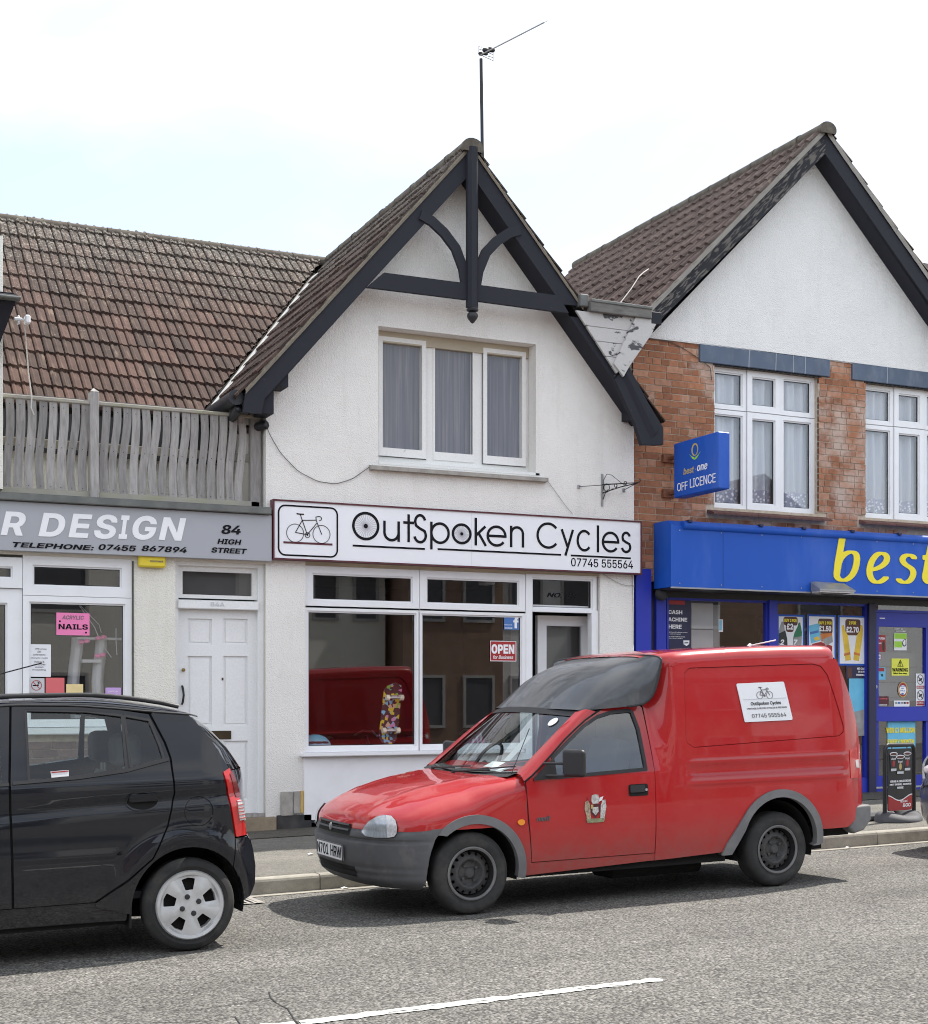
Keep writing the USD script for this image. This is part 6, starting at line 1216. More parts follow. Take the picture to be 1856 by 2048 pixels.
# ================= red van
VX, VY, VZ = 4.077, -4.06, 0.0
vF = slope_frame(VX, VY, VZ)
van = thing('van', 'small red delivery van with dark cab fairing parked in front of the cycle shop', 'van', mat4=vF)
VQ = lambda px, py, y=-.84: (lambda r: (r[0] - VX, r[1] - .0195 * (r[0] - VX)))(q(px, py, VY + y))
V7 = lambda x, y, d=-.84: VQ(620 + x / 2.947, 1260 + y / 2.947, d)
V8 = lambda x, y, d=-.84: VQ(1180 + x / 2.52, 1000 + y / 2.52, d)
zr_x = np.array([1.30, 1.46, 1.54, 1.70, 1.86, 2.2, 2.6, 3.0, 3.12, 3.2, 3.26]); zr_z = np.array([1.66, 1.70, 1.722, 1.745, 1.757, 1.772, 1.782, 1.783, 1.775, 1.757, 1.725])
def vw(x, z):
    x, z = np.asarray(x, float), np.asarray(z, float)
    low = -.035 * np.clip((.6 - z) / .35, 0, 1.4) ** 2 - .012 * np.clip((z - .62) / .3, 0, 1) ** 2
    cab = .84 + low - .132 * np.clip((z - .89) / .42, 0, 2) ** 1.15
    bx_ = .845 + low * .8 - .060 * np.clip((z - .95) / .75, 0, 2) ** 1.7
    rib = sum(.012 * np.exp(-((z - c) / .020) ** 2) for c in (.945, .80)) * sstep((x - 1.68) / .1) * sstep((3.17 - x) / .06) - .008 * np.exp(-((z - .875) / .025) ** 2) * sstep((x - 1.68) / .1) * sstep((3.17 - x) / .06)
    b = sstep((x - 1.43 - .02 * (z - 1)) / .20)
    front = -.01 * np.clip((.42 - x) / .6, 0, 1) ** 2
    return cab * (1 - b) + bx_ * b + rib + front - .10 * np.clip((x - 3.02) / .36, 0, 1.2) ** 2.4
def vside(s): return lambda x, z: np.stack([x, s * vw(x, z), z], -1)
frA = Polygon(arc(.025, .275, .372, -10, 190, 30) + [(-.36, .1), (.40, .1)])
rrA = Polygon([(2.02, .25), (2.06, .33), (2.17, .48)] + arc(2.52, .325, .375, 150, -10, 26) + [(2.87, .2), (2.2, .1)])
door_o = Polygon([(.418, .865), (.432, .62), (.46, .318), (1.438, .318), (1.442, .90), (1.436, 1.345), (1.40, 1.372), (1.28, 1.372), (1.12, 1.348), (.94, 1.262), (.75, 1.128), (.60, 1.008), (.46, .895)])
win_o = Polygon([(.645, .885), (1.375, .912), (1.37, 1.20), (1.345, 1.318), (1.32, 1.326), (1.18, 1.318), (1.06, 1.29), (.93, 1.225), (.80, 1.135), (.645, 1.020)])
sail_o = Polygon([(.47, .872), (.64, .878), (.64, 1.012), (.60, .985), (.48, .892)])
zs_ = lambda x: np.interp(x, zr_x, zr_z) - .10
top_edge = [(x, float(zs_(x))) for x in np.linspace(1.50, 3.10, 30)]
pan_o = Polygon([V8(*p) for p in ((512, 872), (540, 845), (1165, 824), (1205, 835), (1235, 880), (1300, 1140), (1298, 1170), (1270, 1190), (540, 1248), (505, 1225), (498, 1180))]).buffer(-.02, 4).buffer(.02, 4)
body_o = Polygon([(1.445, .262), (2.05, .285), (2.2, .2), (2.86, .24), (2.9, .40), (3.16, .40), (3.34, .50), (3.355, .60), (3.352, .98), (3.30, 1.19), (3.24, 1.38), (3.17, 1.55), (3.115, float(zs_(3.115)))] + top_edge[::-1] + [(1.46, 1.50), (1.446, 1.38)]).buffer(0).difference(rrA)
sill_o = Polygon([(.39, .225), (.40, .312), (1.445, .312), (1.445, .262)])
tl_o = Polygon([V8(*p) for p in ((1327, 1262), (1386, 1250), (1392, 1400), (1328, 1402))])
for s in (-1, 1):
    f = vside(s); fl_ = s > 0
    P_ = lambda g, **k: panel(g, f, flip=fl_, **k)
    put(van, 'body_side', P_(body_o.difference(pan_o), cell=(.04, .02), skirt=.03), 'van_red')
    put(van, 'side_panel', P_(pan_o.buffer(-.004), cell=.06, skirt=.02, off=-.005), 'van_red')
    put(van, 'sill', P_(sill_o, cell=.06, skirt=.03, off=-.004), 'van_red')
    d = put(van, 'door', P_(door_o.difference(win_o).difference(sail_o), cell=(.05, .03), skirt=.025), 'van_red')
    put(d, 'window_seal', P_(win_o.buffer(.012).difference(win_o.buffer(-.012)), cell=.05, skirt=.01, off=.003), 'trim_black')
    put(d, 'glass', P_(win_o, cell=.06, skirt=0, off=-.008), 'car_glass')
    put(d, 'mirror_base', P_(sail_o, cell=.05, skirt=.02, off=.012), 'trim_black')
    hx0, hz1 = V8(205, 1434); hx1, hz0 = V8(302, 1488); hb_ = rrect(hx0, hx1, hz0, hz1, .015)
    put(d, 'handle_recess', P_(hb_, cell=.05, skirt=.01, off=.003), 'under_black'); put(d, 'handle', P_(rrect(hx0 + .008, hx1 - .03, hz0 + .026, hz1 - .006, .01), cell=.05, skirt=.012, off=.014), 'trim_black')
    put(d, 'lock', P_(Point(hx1 - .018, (hz0 + hz1) / 2).buffer(.010, 5), cell=.05, skirt=.006, off=.012), 'steel')
    put(van, 'wheel_arch', P_(Polygon(arc(.025, .275, .389, 136, -9, 36) + arc(.025, .275, .330, -9, 128, 34)).buffer(0), cell=.03, skirt=.05, off=.014), 'arch_grey', label='dirty grey flare over the front wheel' if s < 0 else None)
    put(van, 'wheel_arch', P_(Polygon([(2.005, .262), (2.045, .345), (2.16, .50)] + arc(2.52, .325, .393, 148, -4, 26) + [(2.875, .285), (2.82, .285)] + arc(2.52, .325, .335, -4, 150, 26) + [(2.20, .43), (2.09, .262)]).buffer(0), cell=.03, skirt=.05, off=.014), 'arch_grey', label='dirty grey flare over the rear wheel' if s < 0 else None)
    t = put(van, 'tail_light', P_(tl_o, cell=.03, skirt=.03, off=.004), 'lamp_red'); x0, z0, x1, z1 = tl_o.bounds
    put(t, 'reversing_lens', P_(Polygon([V8(1362, 1312), V8(1388, 1308), V8(1389, 1352), V8(1366, 1348)]), cell=.03, skirt=.005, off=.0065), 'lamp_clear')
    for ln in ([(1.444, .27), (1.446, 1.40)], [(.46, .316), (1.444, .316)]): put(van, 'door_gap', P_(LineString(ln).buffer(.02, 3), cell=.06, skirt=.01, off=-.014), 'under_black')
    put(van, 'indicator', P_(affinity.scale(Point(*V7(1252, 1132)).buffer(1, 8), .026, .020), cell=.05, skirt=.012, off=.012), 'lamp_orange')
    mb = put(van, 'mirror', trimesh.convex.convex_hull(np.vstack([trimesh.creation.icosphere(2, .028).vertices + [x, s * y, z] for x, y in ((.655, .98), (.70, 1.10), (.685, .92)) for z in (.925, 1.055)])), 'trim_black', 40)
    put(mb, 'arm', [tube([(.56, s * .82, z), (.66, s * .95, z)], .009, 8) for z in (.90, .985)], 'trim_black')
    for cx_ in (.02, 2.5): put(van, 'wheel_well', half_well(cx_, .29, .345, s * .79, s * .45), 'under_black')
    for cx_ in (0.0, 2.495): wheel(van, cx_, s * .755, .275, .275, .165, .172, s)
put(van, 'underbody', [box(-.40, 3.2, -.46, .46, .20, .50), box(-.38, .38, -.44, .44, .4, .72), box(2.1, 3.1, -.44, .44, .4, .8), box(.42, 2.08, -.76, .76, .21, .32), box(.42, 2.08, -.74, .74, .3, .36), box(2.92, 3.25, -.72, .72, .33, .5), box(1.2, 2.0, -.6, -.3, .12, .22, .03), trimesh.convex.convex_hull([(2.9, -.7, .30), (3.3, -.7, .40), (2.9, .7, .30), (3.3, .7, .40), (2.9, -.7, .42), (3.3, .7, .48)])], 'under_black')
# front end
def plan_w(x): return .838 * (1 - np.clip(1 - (np.asarray(x, float) + .668) / .44, 0, 1) ** 2.4) ** (1 / 2.4)
Xs = np.r_[-.6655, -.663, -.655, -.64, np.linspace(-.62, -.25, 16), np.linspace(-.2, .42, 14), .46, .50, .54]
Hc = np.interp(Xs, [-.6655, -.655, -.64, -.61, -.56, -.50, -.42, -.32, -.2, -.05, .12, .3, .42, .54], [.585, .622, .645, .675, .705, .735, .768, .803, .835, .862, .884, .902, .912, .955])
rows, ZS = [], .572
T = np.linspace(0, np.pi, 49)
for x, H in zip(Xs, Hc):
    m = np.interp(x, [-.66, -.4, -.2, .05, .42, .54], [2.4, 2.5, 2.9, 3.6, 8, 9]); w = float(plan_w(x)) if x < -.23 else .838 - .02 * max(0, (x - .40) / .14)
    y = -w * np.sign(np.cos(T)) * np.abs(np.cos(T)) ** (2 / m); z = ZS + (H - ZS) * np.abs(np.sin(T)) ** (2 / m)
    crease = .010 * np.exp(-((np.abs(y) - .40 - .12 * (x + .6)) / .04) ** 2) * np.clip((x + .64) / .2, 0, 1) * np.clip((.3 - x) / .2, 0, 1); rows.append(np.c_[np.full_like(y, x), y, z + crease])
nose = loft(rows); nose.invert() if nose.face_normals[:, 2].mean() < 0 else None
put(van, 'bonnet', nose, 'van_red', 60)
yb_all = []
def seam(pts): return [np.array(p) for p in pts]
# lower wing between bumper line, arch and door
wing = Polygon([(-.29, .50), (-.30, .585), (-.20, .585), (.42, .585), (.432, .62), (.455, .318), (.40, .312), (.395, .2)]).union(Polygon([(-.30, .585), (-.1, .6), (.418, .60), (.455, .318), (.39, .23), (.39, .5), (0, .5)])).difference(frA.buffer(.004))
wing = Polygon([(-.23, .578), (.428, .578), (.456, .318), (.42, .228), (.36, .228), (.36, .4), (-.23, .56)]).difference(frA.buffer(-.004)); wing = max(polys(wing), key=lambda p: p.area)
for s in (-1, 1): put(van, 'wing', panel(wing, vside(s), .03, .02, flip=s > 0, off=-.002), 'van_red')
for s in (-1, 1):  # seam between bonnet and wing and the front edge of the door
    k = np.linspace(.872, .318, 14); put(van, 'door_gap', tube([(np.interp(z, [.318, .62, .872], [.457, .428, .416]), s * (vw(.43, z) - .006), z) for z in k], .0045, 5), 'under_black')
# bumper
bz = [.185, .20, .23, .262, .274, .286, .31, .322, .334, .36, .40, .45, .482, .490, .498, .506, .514, .522, .545, .572, .585]; bo = [.11, .075, .042, .026, .034, .022, .014, .022, .010, .004, .0, -.004, -.005, -.002, .014, .020, .016, .006, .012, .022, .06]
rows = []
for z, o in zip(bz, bo):
    xe = np.interp(z, [.19, .3, .42, .52, .58], [-.335, -.325, -.305, -.265, -.215]); w = .846 + .0 * z - (.03 if z < .22 else 0); pe = 1 - np.clip((xe + .69 - o) / .46, 0, 1); ph = np.arccos(np.clip(pe, 0, 1)) ; u = np.linspace(-1, 1, 61)
    c = 1 - np.abs(u) ** 1.6 * (1 - pe); y = np.sign(u) * w * (1 - np.clip(c, 0, 1) ** 2.4) ** (1 / 2.4); rows.append(np.c_[-.69 + o + .46 * (1 - c), y, np.full_like(y, z)])
bump = loft(rows)
if bump.face_normals[:, 0].mean() > 0: bump.invert()
put(van, 'front_bumper', bump, 'bumper_grey', 30)
put(van, 'bumper_back', box(-.42, -.3, -.70, .70, .2, .55), 'under_black')
# lamps, grille and marks laid on the front by following the photograph's rays on to the body
front_mesh = trimesh.util.concatenate([nose, bump])
Mw = np.array(vF).T
def on_front(px, lift, mesh=front_mesh):
    px = np.asarray(px, float); u = (px[:, 0] - 928) / FPX; v = (HOR - px[:, 1]) / FPX; d = np.c_[sn + u * cs, cs - u * sn, v]; d /= np.linalg.norm(d, axis=1, keepdims=True)
    Ri = np.linalg.inv(Mw[:3, :3]); o = (np.array([0, CAMY, CAMZ]) - Mw[:3, 3]) @ Ri.T; dl = d @ Ri.T
    loc, ir, it = mesh.ray.intersects_location(np.tile(o, (len(d), 1)), dl, multiple_hits=False); P = np.full((len(d), 3), np.nan); N = np.zeros((len(d), 3)); P[ir] = loc; N[ir] = mesh.face_normals[it]; fl = (N * dl).sum(1) > 0; N[fl] *= -1
    return P + N * lift
def decal(poly, lift, thick=.0, cell=5.0, mesh=front_mesh):
    k, F = clean_grid(poly, cell); P = on_front(k, lift, mesh); good = ~np.isnan(P).any(1); F = F[good[F].all(1)]; P[~good] = 0
    m = trimesh.Trimesh(P, F, process=False); m.remove_unreferenced_vertices()
    if m.face_normals[:, 0].mean() > 0: m.invert()
    return m
def mirror(m): n = m.copy(); n.vertices = n.vertices * [1, -1, 1]; n.invert(); return n
P7 = lambda L_: Polygon([(620 + x / 2.947, 1260 + y / 2.947) for x, y in L_])
hl = P7([(308, 1192), (322, 1162), (352, 1128), (395, 1103), (440, 1095), (482, 1102), (508, 1128), (517, 1165), (514, 1200), (500, 1219), (455, 1227), (390, 1226), (330, 1217)]).buffer(2, 6).buffer(-2, 6)
rim = decal(hl.buffer(.7), .004, cell=3.0); base = decal(hl.buffer(-.3), .008, cell=3.0)
for k in (0, 1):
    f_ = mirror if k else (lambda m: m)
    h = put(van, 'headlight', f_(base), 'lamp_inside', 40); put(h, 'surround', f_(rim), 'trim_black')
    put(h, 'lens', f_(decal(hl, .016, cell=3.0)), 'lamp_glass', 60); put(h, 'indicator_lens', f_(decal(hl.intersection(P7([(452, 1080), (530, 1080), (530, 1240), (462, 1240)])), .011, cell=3.0)), 'lamp_clear', 40)
gr = P7([(100, 1143), (180, 1152), (272, 1178), (262, 1198), (225, 1222), (160, 1212), (118, 1195), (100, 1170)])
gh = decal(gr, .004, cell=4.0); gy = gh.vertices
def yz_patch(y0, y1, z0, z1, lift, mesh, n=(14, 5)):
    """Patch of the front seen square on, thrown back on to the body."""
    Y_, Z_ = np.meshgrid(np.linspace(y0, y1, n[0]), np.linspace(z0, z1, n[1])); o = np.c_[np.full(Y_.size, -2.0), Y_.ravel(), Z_.ravel()]; loc, ir, it = mesh.ray.intersects_location(o, np.tile([1.0, 0, 0], (len(o), 1)), multiple_hits=False)
    P = np.full((len(o), 3), np.nan); P[ir] = loc; P[:, 0] = np.where(np.isnan(P[:, 0]), np.nanmax(P[:, 0]), P[:, 0]); P[:, 1:] = o[:, 1:]; P[:, 0] -= lift; return loft(P.reshape(n[1], n[0], 3))
gp = put(van, 'grille', yz_patch(-.31, .31, .525, .60, .004, front_mesh, (24, 7)), 'under_black')
for z0, z1 in ((.555, .567), (.590, .602)): put(gp, 'slat', yz_patch(-.30, .30, z0, z1, .016, front_mesh, (20, 2)), 'bumper_grey')
put(gp, 'badge', trimesh.creation.icosphere(2, 1).apply_scale([.012, .018, .028]).apply_translation((-.688, 0, .562)), 'dull_metal', True)
put(van, 'air_intake', yz_patch(-.36, .36, .245, .315, .004, front_mesh, (24, 5)), 'under_black')
xp_ = -.698; np_ = put(van, 'number_plate', box(xp_ - .006, xp_ + .004, -.26, .26, .345, .455, .003), 'letter_white', label='white number plate reading N701 HRW')
def on_nose(s_, w, y0, y1, z0, z1, x):
    out = []
    for p in polys(fit(text_poly(s_, w), y0, y1, z0, z1)): e = trimesh.creation.extrude_polygon(p, .003, engine='earcut'); v = e.vertices; e.vertices = np.c_[x - v[:, 2], -v[:, 0], v[:, 1]]; out.append(e)
    return out
put(np_, 'lettering', on_nose('N701', 600, -.245, -.015, .362, .438, xp_ - .005) + on_nose('HRW', 600, .03, .245, .362, .438, xp_ - .005), 'ink'); put(np_, 'plate_edge', [box(xp_ - .0075, xp_, y, y + .005, .345, .455) for y in (-.26, .255)] + [box(xp_ - .0075, xp_, -.26, .26, z, z + .005) for z in (.345, .45)], 'ink_soft')
# windscreen, cowl, wipers, pillars
U_, V_ = np.linspace(-1, 1, 25), np.linspace(0, 1, 10)
def screen(u, v):
    hw = .705 + (.64 - .705) * v; y = u * hw; x = (.29 + .25 * y ** 2) * (1 - v) + (.79 + .32 * y ** 2) * v; z = (.892 + .035 * y ** 2) * (1 - v) + (1.348 - .07 * y ** 2) * v + .02 * v * (1 - v); return np.array([x, y, z])
wsn = loft([[screen(u, v) for u in U_[::-1]] for v in V_]); assert wsn.face_normals[:, 2].mean() > 0; put(van, 'windscreen', wsn, 'screen_glass', True)
put(van, 'screen_band', loft([[screen(u, v) + [-.004, 0, .004] for u in U_] for v in (.93, 1.02)]), 'trim_black', True)
put(van, 'cowl', loft([[screen(u, 0) + [dx, 0, dz] for u in np.linspace(-1.02, 1.02, 25)] for dx, dz in ((-.085, -.012), (-.04, .004), (.02, .012))]), 'trim_black', 40)
put(van, 'dashboard', loft([[screen(u * .97, 0) + [dx, 0, dz] for u in U_] for dx, dz in ((.0, .016), (.12, .022), (.36, .03), (.40, -.05), (.42, -.3))]), 'cabin_dark', 40)
for u0, u1, v1 in ((-.05, -.92, .10), (.62, -.30 + .1, .09)):
    a, b = screen(u0, .0) + [-.05, 0, .015], screen(u1, v1) + [-.012, 0, .012]; m_ = screen((u0 * .35 + u1 * .65), .045) + [-.02, 0, .014]
    put(van, 'wiper', [tube([a, m_], .008, 6), tube([screen(u0 * .75 + u1 * .25, .03) + [-.014, 0, .012], screen((u0 + u1) / 2, .06) + [-.014, 0, .012], b], .006, 6), tube([a - [0, 0, .02], a + [0, 0, .005]], .016, 10)], 'trim_black', True)
for s in (-1, 1):
    side = [(.40, .872), (.46, .91), (.52, .955), (.62, 1.035), (.75, 1.14), (.85, 1.21), (.95, 1.275), (1.05, 1.325)]; R_ = []
    for i, (x, z) in enumerate(side):
        a = np.array([x, s * (vw(x, z) + .004), z]); t = max(0, i - 1) / 6; b = screen(s, min(t, 1.0)); mid = (a + b) / 2 + [-.012, s * .022, .022]; R_.append([a, a * .72 + b * .28 + [-.008, s * .016, .014], mid, a * .25 + b * .75 + [-.006, s * .012, .014], b + [-.006, 0, .006]])
    put(van, 'pillar', loft(R_ if s < 0 else [r[::-1] for r in R_]), 'van_red', 50)
    put(van, 'door_gap', tube([(x + .006, s * (vw(x, z) + .003), z - .004) for x, z in side + [(1.12, 1.358), (1.28, 1.382), (1.40, 1.382)]], .007, 6), 'under_black', True)
# dark fairing from the top of the windscreen up to the box
fx = np.r_[.80, .83, .87, .93, 1.0, 1.08, 1.16, 1.24, 1.32, 1.38, 1.42, 1.45, 1.475, 1.50, 1.515, 1.53]; fz = np.interp(fx, [.80, .83, .87, .93, 1.0, 1.09, 1.2, 1.30, 1.42, 1.53], [1.350, 1.375, 1.410, 1.462, 1.518, 1.582, 1.637, 1.672, 1.70, 1.722]); rows = []
T2 = np.linspace(0, np.pi, 41)
for x, zt_ in zip(fx, fz):
    t = (x - .80) / .73; n_ = 2.3 + 1.6 * t; wb = .655 + (.722 - .655) * min(1, ((x - .8) / .30) ** .6 if x > .8 else 0) + .075 * sstep((x - 1.28) / .26); zb_ = float(np.interp(x, [.8, 1.30, 1.38, 1.44, 1.475, 1.50, 1.53], [1.335, 1.358, 1.370, 1.405, 1.47, 1.545, 1.66]))
    y = -wb * np.sign(np.cos(T2)) * np.abs(np.cos(T2)) ** (2 / n_); z = zb_ + (zt_ - zb_) * np.abs(np.sin(T2)) ** (2 / n_); k = .32 * (1 - t) ** 1.3; rows.append(np.c_[x + k * y ** 2 * (1 - np.abs(np.sin(T2)) * .25), y, z + .010 * np.exp(-((np.abs(y) - .25) / .02) ** 2) * (1 - t)])
fm = loft(rows); fm.invert() if fm.face_normals[:, 2].mean() < 0 else None
put(van, 'cab_fairing', fm, 'fairing_grey', 60, label='dark grey rounded fairing over the cab')
R_ = [r[0] + [.004, -.002, 0] for r in rows[7:]] + [p + [.006, 0, .003] for p in rows[-1][1:-1]] + [r[-1] + [.004, .002, 0] for r in rows[7:][::-1]]
put(van, 'fairing_seal', tube(R_, .008, 6), 'trim_black', True)
# box roof, front and back
rows = []
for x in np.r_[1.50, 1.515, 1.54, np.linspace(1.6, 3.0, 16), 3.08, 3.14, 3.19, 3.23, 3.255]:
    zt_ = float(np.interp(x, zr_x, zr_z)); xs_c = min(x, 3.10); w = float(vw(xs_c, zs_(xs_c))) - (.0 if x < 3.1 else (x - 3.1) * .35); ty = np.linspace(0, np.pi / 2, 9); yl = [-(w - .11 + .11 * math.cos(a)) for a in ty]; zl = [zt_ - .10 + .10 * math.sin(a) ** .9 for a in ty]; ym = np.linspace(-(w - .11), w - .11, 12)[1:-1]
    y = np.r_[yl, ym, [-a for a in yl[::-1]]]; z = np.r_[zl, zt_ + .012 * (1 - (ym / w) ** 2), zl[::-1]]; xr_ = np.minimum(x, 3.10) + max(0, x - 3.10) * (1 - np.abs(y / w) ** 5); rows.append(np.c_[xr_, y, z - max(0, x - 3.1) * .25 * (np.abs(y) / w) ** 6])
rf = loft(rows); rf.invert() if rf.face_normals[:, 2].mean() < 0 else None
put(van, 'roof', rf, 'van_red', 50)
put(van, 'roof_front', loft([[(1.60, y, z) for y in np.linspace(-.74, .74, 12)] for z in (1.36, 1.68)]), 'van_red')
rows = []
for z in (.42, .5, .62, .98, 1.2, 1.38, 1.55, 1.66, 1.72):
    xe = float(np.interp(z, [.42, .5, .6, .98, 1.19, 1.38, 1.55, 1.66, 1.74], [3.2, 3.34, 3.355, 3.352, 3.30, 3.24, 3.17, 3.115, 3.09])); w = float(vw(min(xe, 3.35), z)) - (.04 if z > 1.7 else 0); rows.append([(xe + .06 * (1 - (y / w) ** 2), y, z) for y in np.linspace(-w, w, 15)])
put(van, 'tailgate', loft(rows), 'van_red', 50)
rb = [V8(*p, -.80) for p in ((1296, 1650), (1318, 1572), (1345, 1548), (1415, 1545), (1427, 1575), (1420, 1620), (1385, 1652), (1345, 1672))]
rbm = trimesh.convex.convex_hull(np.vstack([trimesh.creation.icosphere(2, .022).vertices + [x + (.02 if abs(y) < .7 else -.012), y, z] for x, z in ((3.22, .40), (3.28, .53), (3.40, .535), (3.40, .45), (3.34, .385), (3.26, .365)) for y in (-.785, -.6, .6, .785)]))
put(van, 'rear_bumper', rbm, 'arch_grey', 50)
put(van, 'tow_ball', tube([(3.36, -.62, .60), (3.405, -.64, .605), (3.43, -.64, .635), (3.42, -.64, .665), (3.37, -.62, .668)], .012, 8), 'letter_white', True)
put(van, 'roof_aerial', [tube([(2.62, -.35, 1.79), (2.9, -.32, 1.835)], .006, 6), tube([(2.60, -.36, 1.775), (2.64, -.345, 1.80)], .014, 8)], 'paper_grey', True)
an = put(van, 'aerial', [lathe([(.0, .05), (.02, .045), (.03, .02), (.032, 0)], 14).apply_translation((.35, -.70, .80))], 'trim_black', 40); put(an, 'rod', tube([(.35, -.70, .84), (.38, -.70, .93), (.54, -.66, 1.22)], .003, 5), 'trim_black')
# inside
for y in (-.36, .36):
    st_ = put(van, 'seat', [box(.72, 1.22, y - .24, y + .24, .50, .66, .05), slab([(1.16, y - .23, .6), (1.16, y + .23, .6), (1.33, y + .20, 1.12), (1.33, y - .20, 1.12)], (-.93, 0, .3), .12)], 'seat_grey'); put(st_, 'headrest', box(1.30, 1.38, y - .12, y + .12, 1.12, 1.26, .03), 'seat_grey')
put(van, 'bulkhead', trimesh.convex.convex_hull([(x, y * w_, z) for x in (1.41, 1.43) for y in (-1, 1) for w_, z in ((.76, .4), (.76, .9), (.63, 1.36))]), 'cabin_dark'); put(van, 'cab_floor', box(.4, 1.44, -.74, .74, .36, .40), 'cabin_dark'); put(van, 'headlining', box(.98, 1.44, -.62, .62, 1.345, 1.36), 'seat_grey')
a_ = np.linspace(0, 2 * np.pi, 25)[:-1]; put(van, 'steering_wheel', [tube([(.70 + .10 * math.sin(a), .36 + .18 * math.cos(a), .93 + .15 * math.sin(a)) for a in a_], .013, 6, True), tube([(.58, .36, .86), (.70, .36, .93)], .03, 8)], 'cabin_dark', True)
for k, (u, v, w_, h_) in enumerate(((-.52, .05, .12, .05), (-.40, .10, .10, .07))):
    c = screen(u, v); put(van, 'paper', loft([[c + [.05 + .08 * a, (b - .5) * w_ * 2, .0 + h_ * a * .5] for b in (0, 1)] for a in (0, 1)]), 'paper')
put(van, 'tax_disc', loft([[screen(-.84 + .05 * math.cos(a) * r, .82 + .065 * math.sin(a) * r) + [-.006, 0, .005] for a in np.linspace(0, 2 * np.pi, 17)] for r in (0.001, 1)]), 'paper')
c = screen(-.62, .42); put(van, 'permit', loft([[screen(-.70 + .10 * a, .22 + .38 * b) + [.01, 0, -.008] for a in (0, 1)] for b in (0, 1)]), 'paper_grey')
# sign and marks on the near side
vf = vside(-1); vp_ = lambda g, off, m, nm, par=van, cell=.06, sk=.004, **k: put(par, nm, panel(g, vf, cell, sk, off=off), m, **k)
sg = Polygon([V8(*p) for p in ((770, 925), (1010, 915), (1042, 1108), (800, 1120))]).buffer(-.012).buffer(.012, 4)
mg = vp_(sg, .002, 'sign_white', 'door_sign', label='white magnetic sign with a bicycle drawing on the side of the box'); put
c4_ = [V8(*p) for p in ((770, 925), (1010, 915), (1042, 1108), (800, 1120))]
def SG(u, v):   # across, down
    a = np.array(c4_[0]) * (1 - u) + np.array(c4_[1]) * u; b = np.array(c4_[3]) * (1 - u) + np.array(c4_[2]) * u; return tuple(a * (1 - v) + b * v)
def sgt(s_, w, sl, u0, u1, v0, v1, m='ink'):
    g = fit(text_poly(s_, w, sl), 0, 1, 0, 1); g = shapely.transform(g, lambda a: np.array([SG(u0 + (u1 - u0) * p[0], v1 + (v0 - v1) * p[1]) for p in a])); vp_(g, .0042, m, 'lettering', mg, sk=.002)
sgt('OutSpoken Cycles', 500, .25, .20, .83, .49, .60); sgt('VINTAGE & RETRO CYCLES & REPAIRS', 400, 0, .10, .93, .64, .68, 'ink_soft'); sgt('07745 555564', 300, 0, .17, .88, .80, .90)
bd = bike_drawing(lambda x, y: SG(.36 + .34 * (x - 380) / 1000, .12 + .30 * (y - 310) / 660), .0045); vp_(bd, .0042, 'ink_soft', 'emblem', mg, sk=.002)
vp_(LineString([SG(.07, .42), SG(.96, .42)]).buffer(.0012), .0042, 'paper_grey', 'rule', mg, sk=.002)
g = fit(text_poly('merit', 800, .3), *[V7(1345, 1126)[0], V7(1425, 1126)[0], V7(1345, 1128)[1], V7(1345, 1096)[1]]); vp_(g, .004, 'bumper_grey', 'badge')
cx0, cz1 = VQ(1171, 1590); cx1, cz0 = VQ(1216, 1643); CR = lambda u, v: (cx0 + (cx1 - cx0) * u, cz1 - (cz1 - cz0) * v)
cr = vp_(Polygon([CR(*p) for p in ((.30, .35), (.70, .35), (.72, .62), (.5, .85), (.28, .62))]), .003, 'maroon', 'crest', label='coat of arms with shield and two supporters on the door')
for pts, m in (([(.38, .45), (.62, .45), (.63, .62), (.5, .75), (.37, .62)], 'crest_pale'), ([(.36, .02), (.5, .0), (.64, .02), (.68, .22), (.62, .33), (.38, .33), (.32, .22)], 'crest_pale'), ([(.05, .25), (.18, .2), (.26, .36), (.27, .62), (.30, .85), (.12, .9), (.08, .7), (.02, .5)], 'crest_tan'), ([(.95, .2), (.82, .22), (.74, .4), (.73, .62), (.70, .86), (.88, .9), (.93, .7), (.98, .45)], 'crest_pale'), ([(.08, .86), (.92, .86), (.86, 1.0), (.14, 1.0)], 'crest_green'), ([(.2, .9), (.8, .9), (.78, .96), (.22, .96)], 'gold'), ([(.3, .36), (.40, .36), (.40, .5), (.3, .5)], 'gold'), ([(.14, .08), (.30, .12), (.34, .26), (.2, .22)], 'sign_red'), ([(.86, .08), (.70, .12), (.66, .26), (.8, .22)], 'letter_white')):
    vp_(Polygon([CR(*p) for p in pts]), .0045 + .0003 * len(m) % .002, m, 'crest_figure', cr, cell=.03, sk=.002)

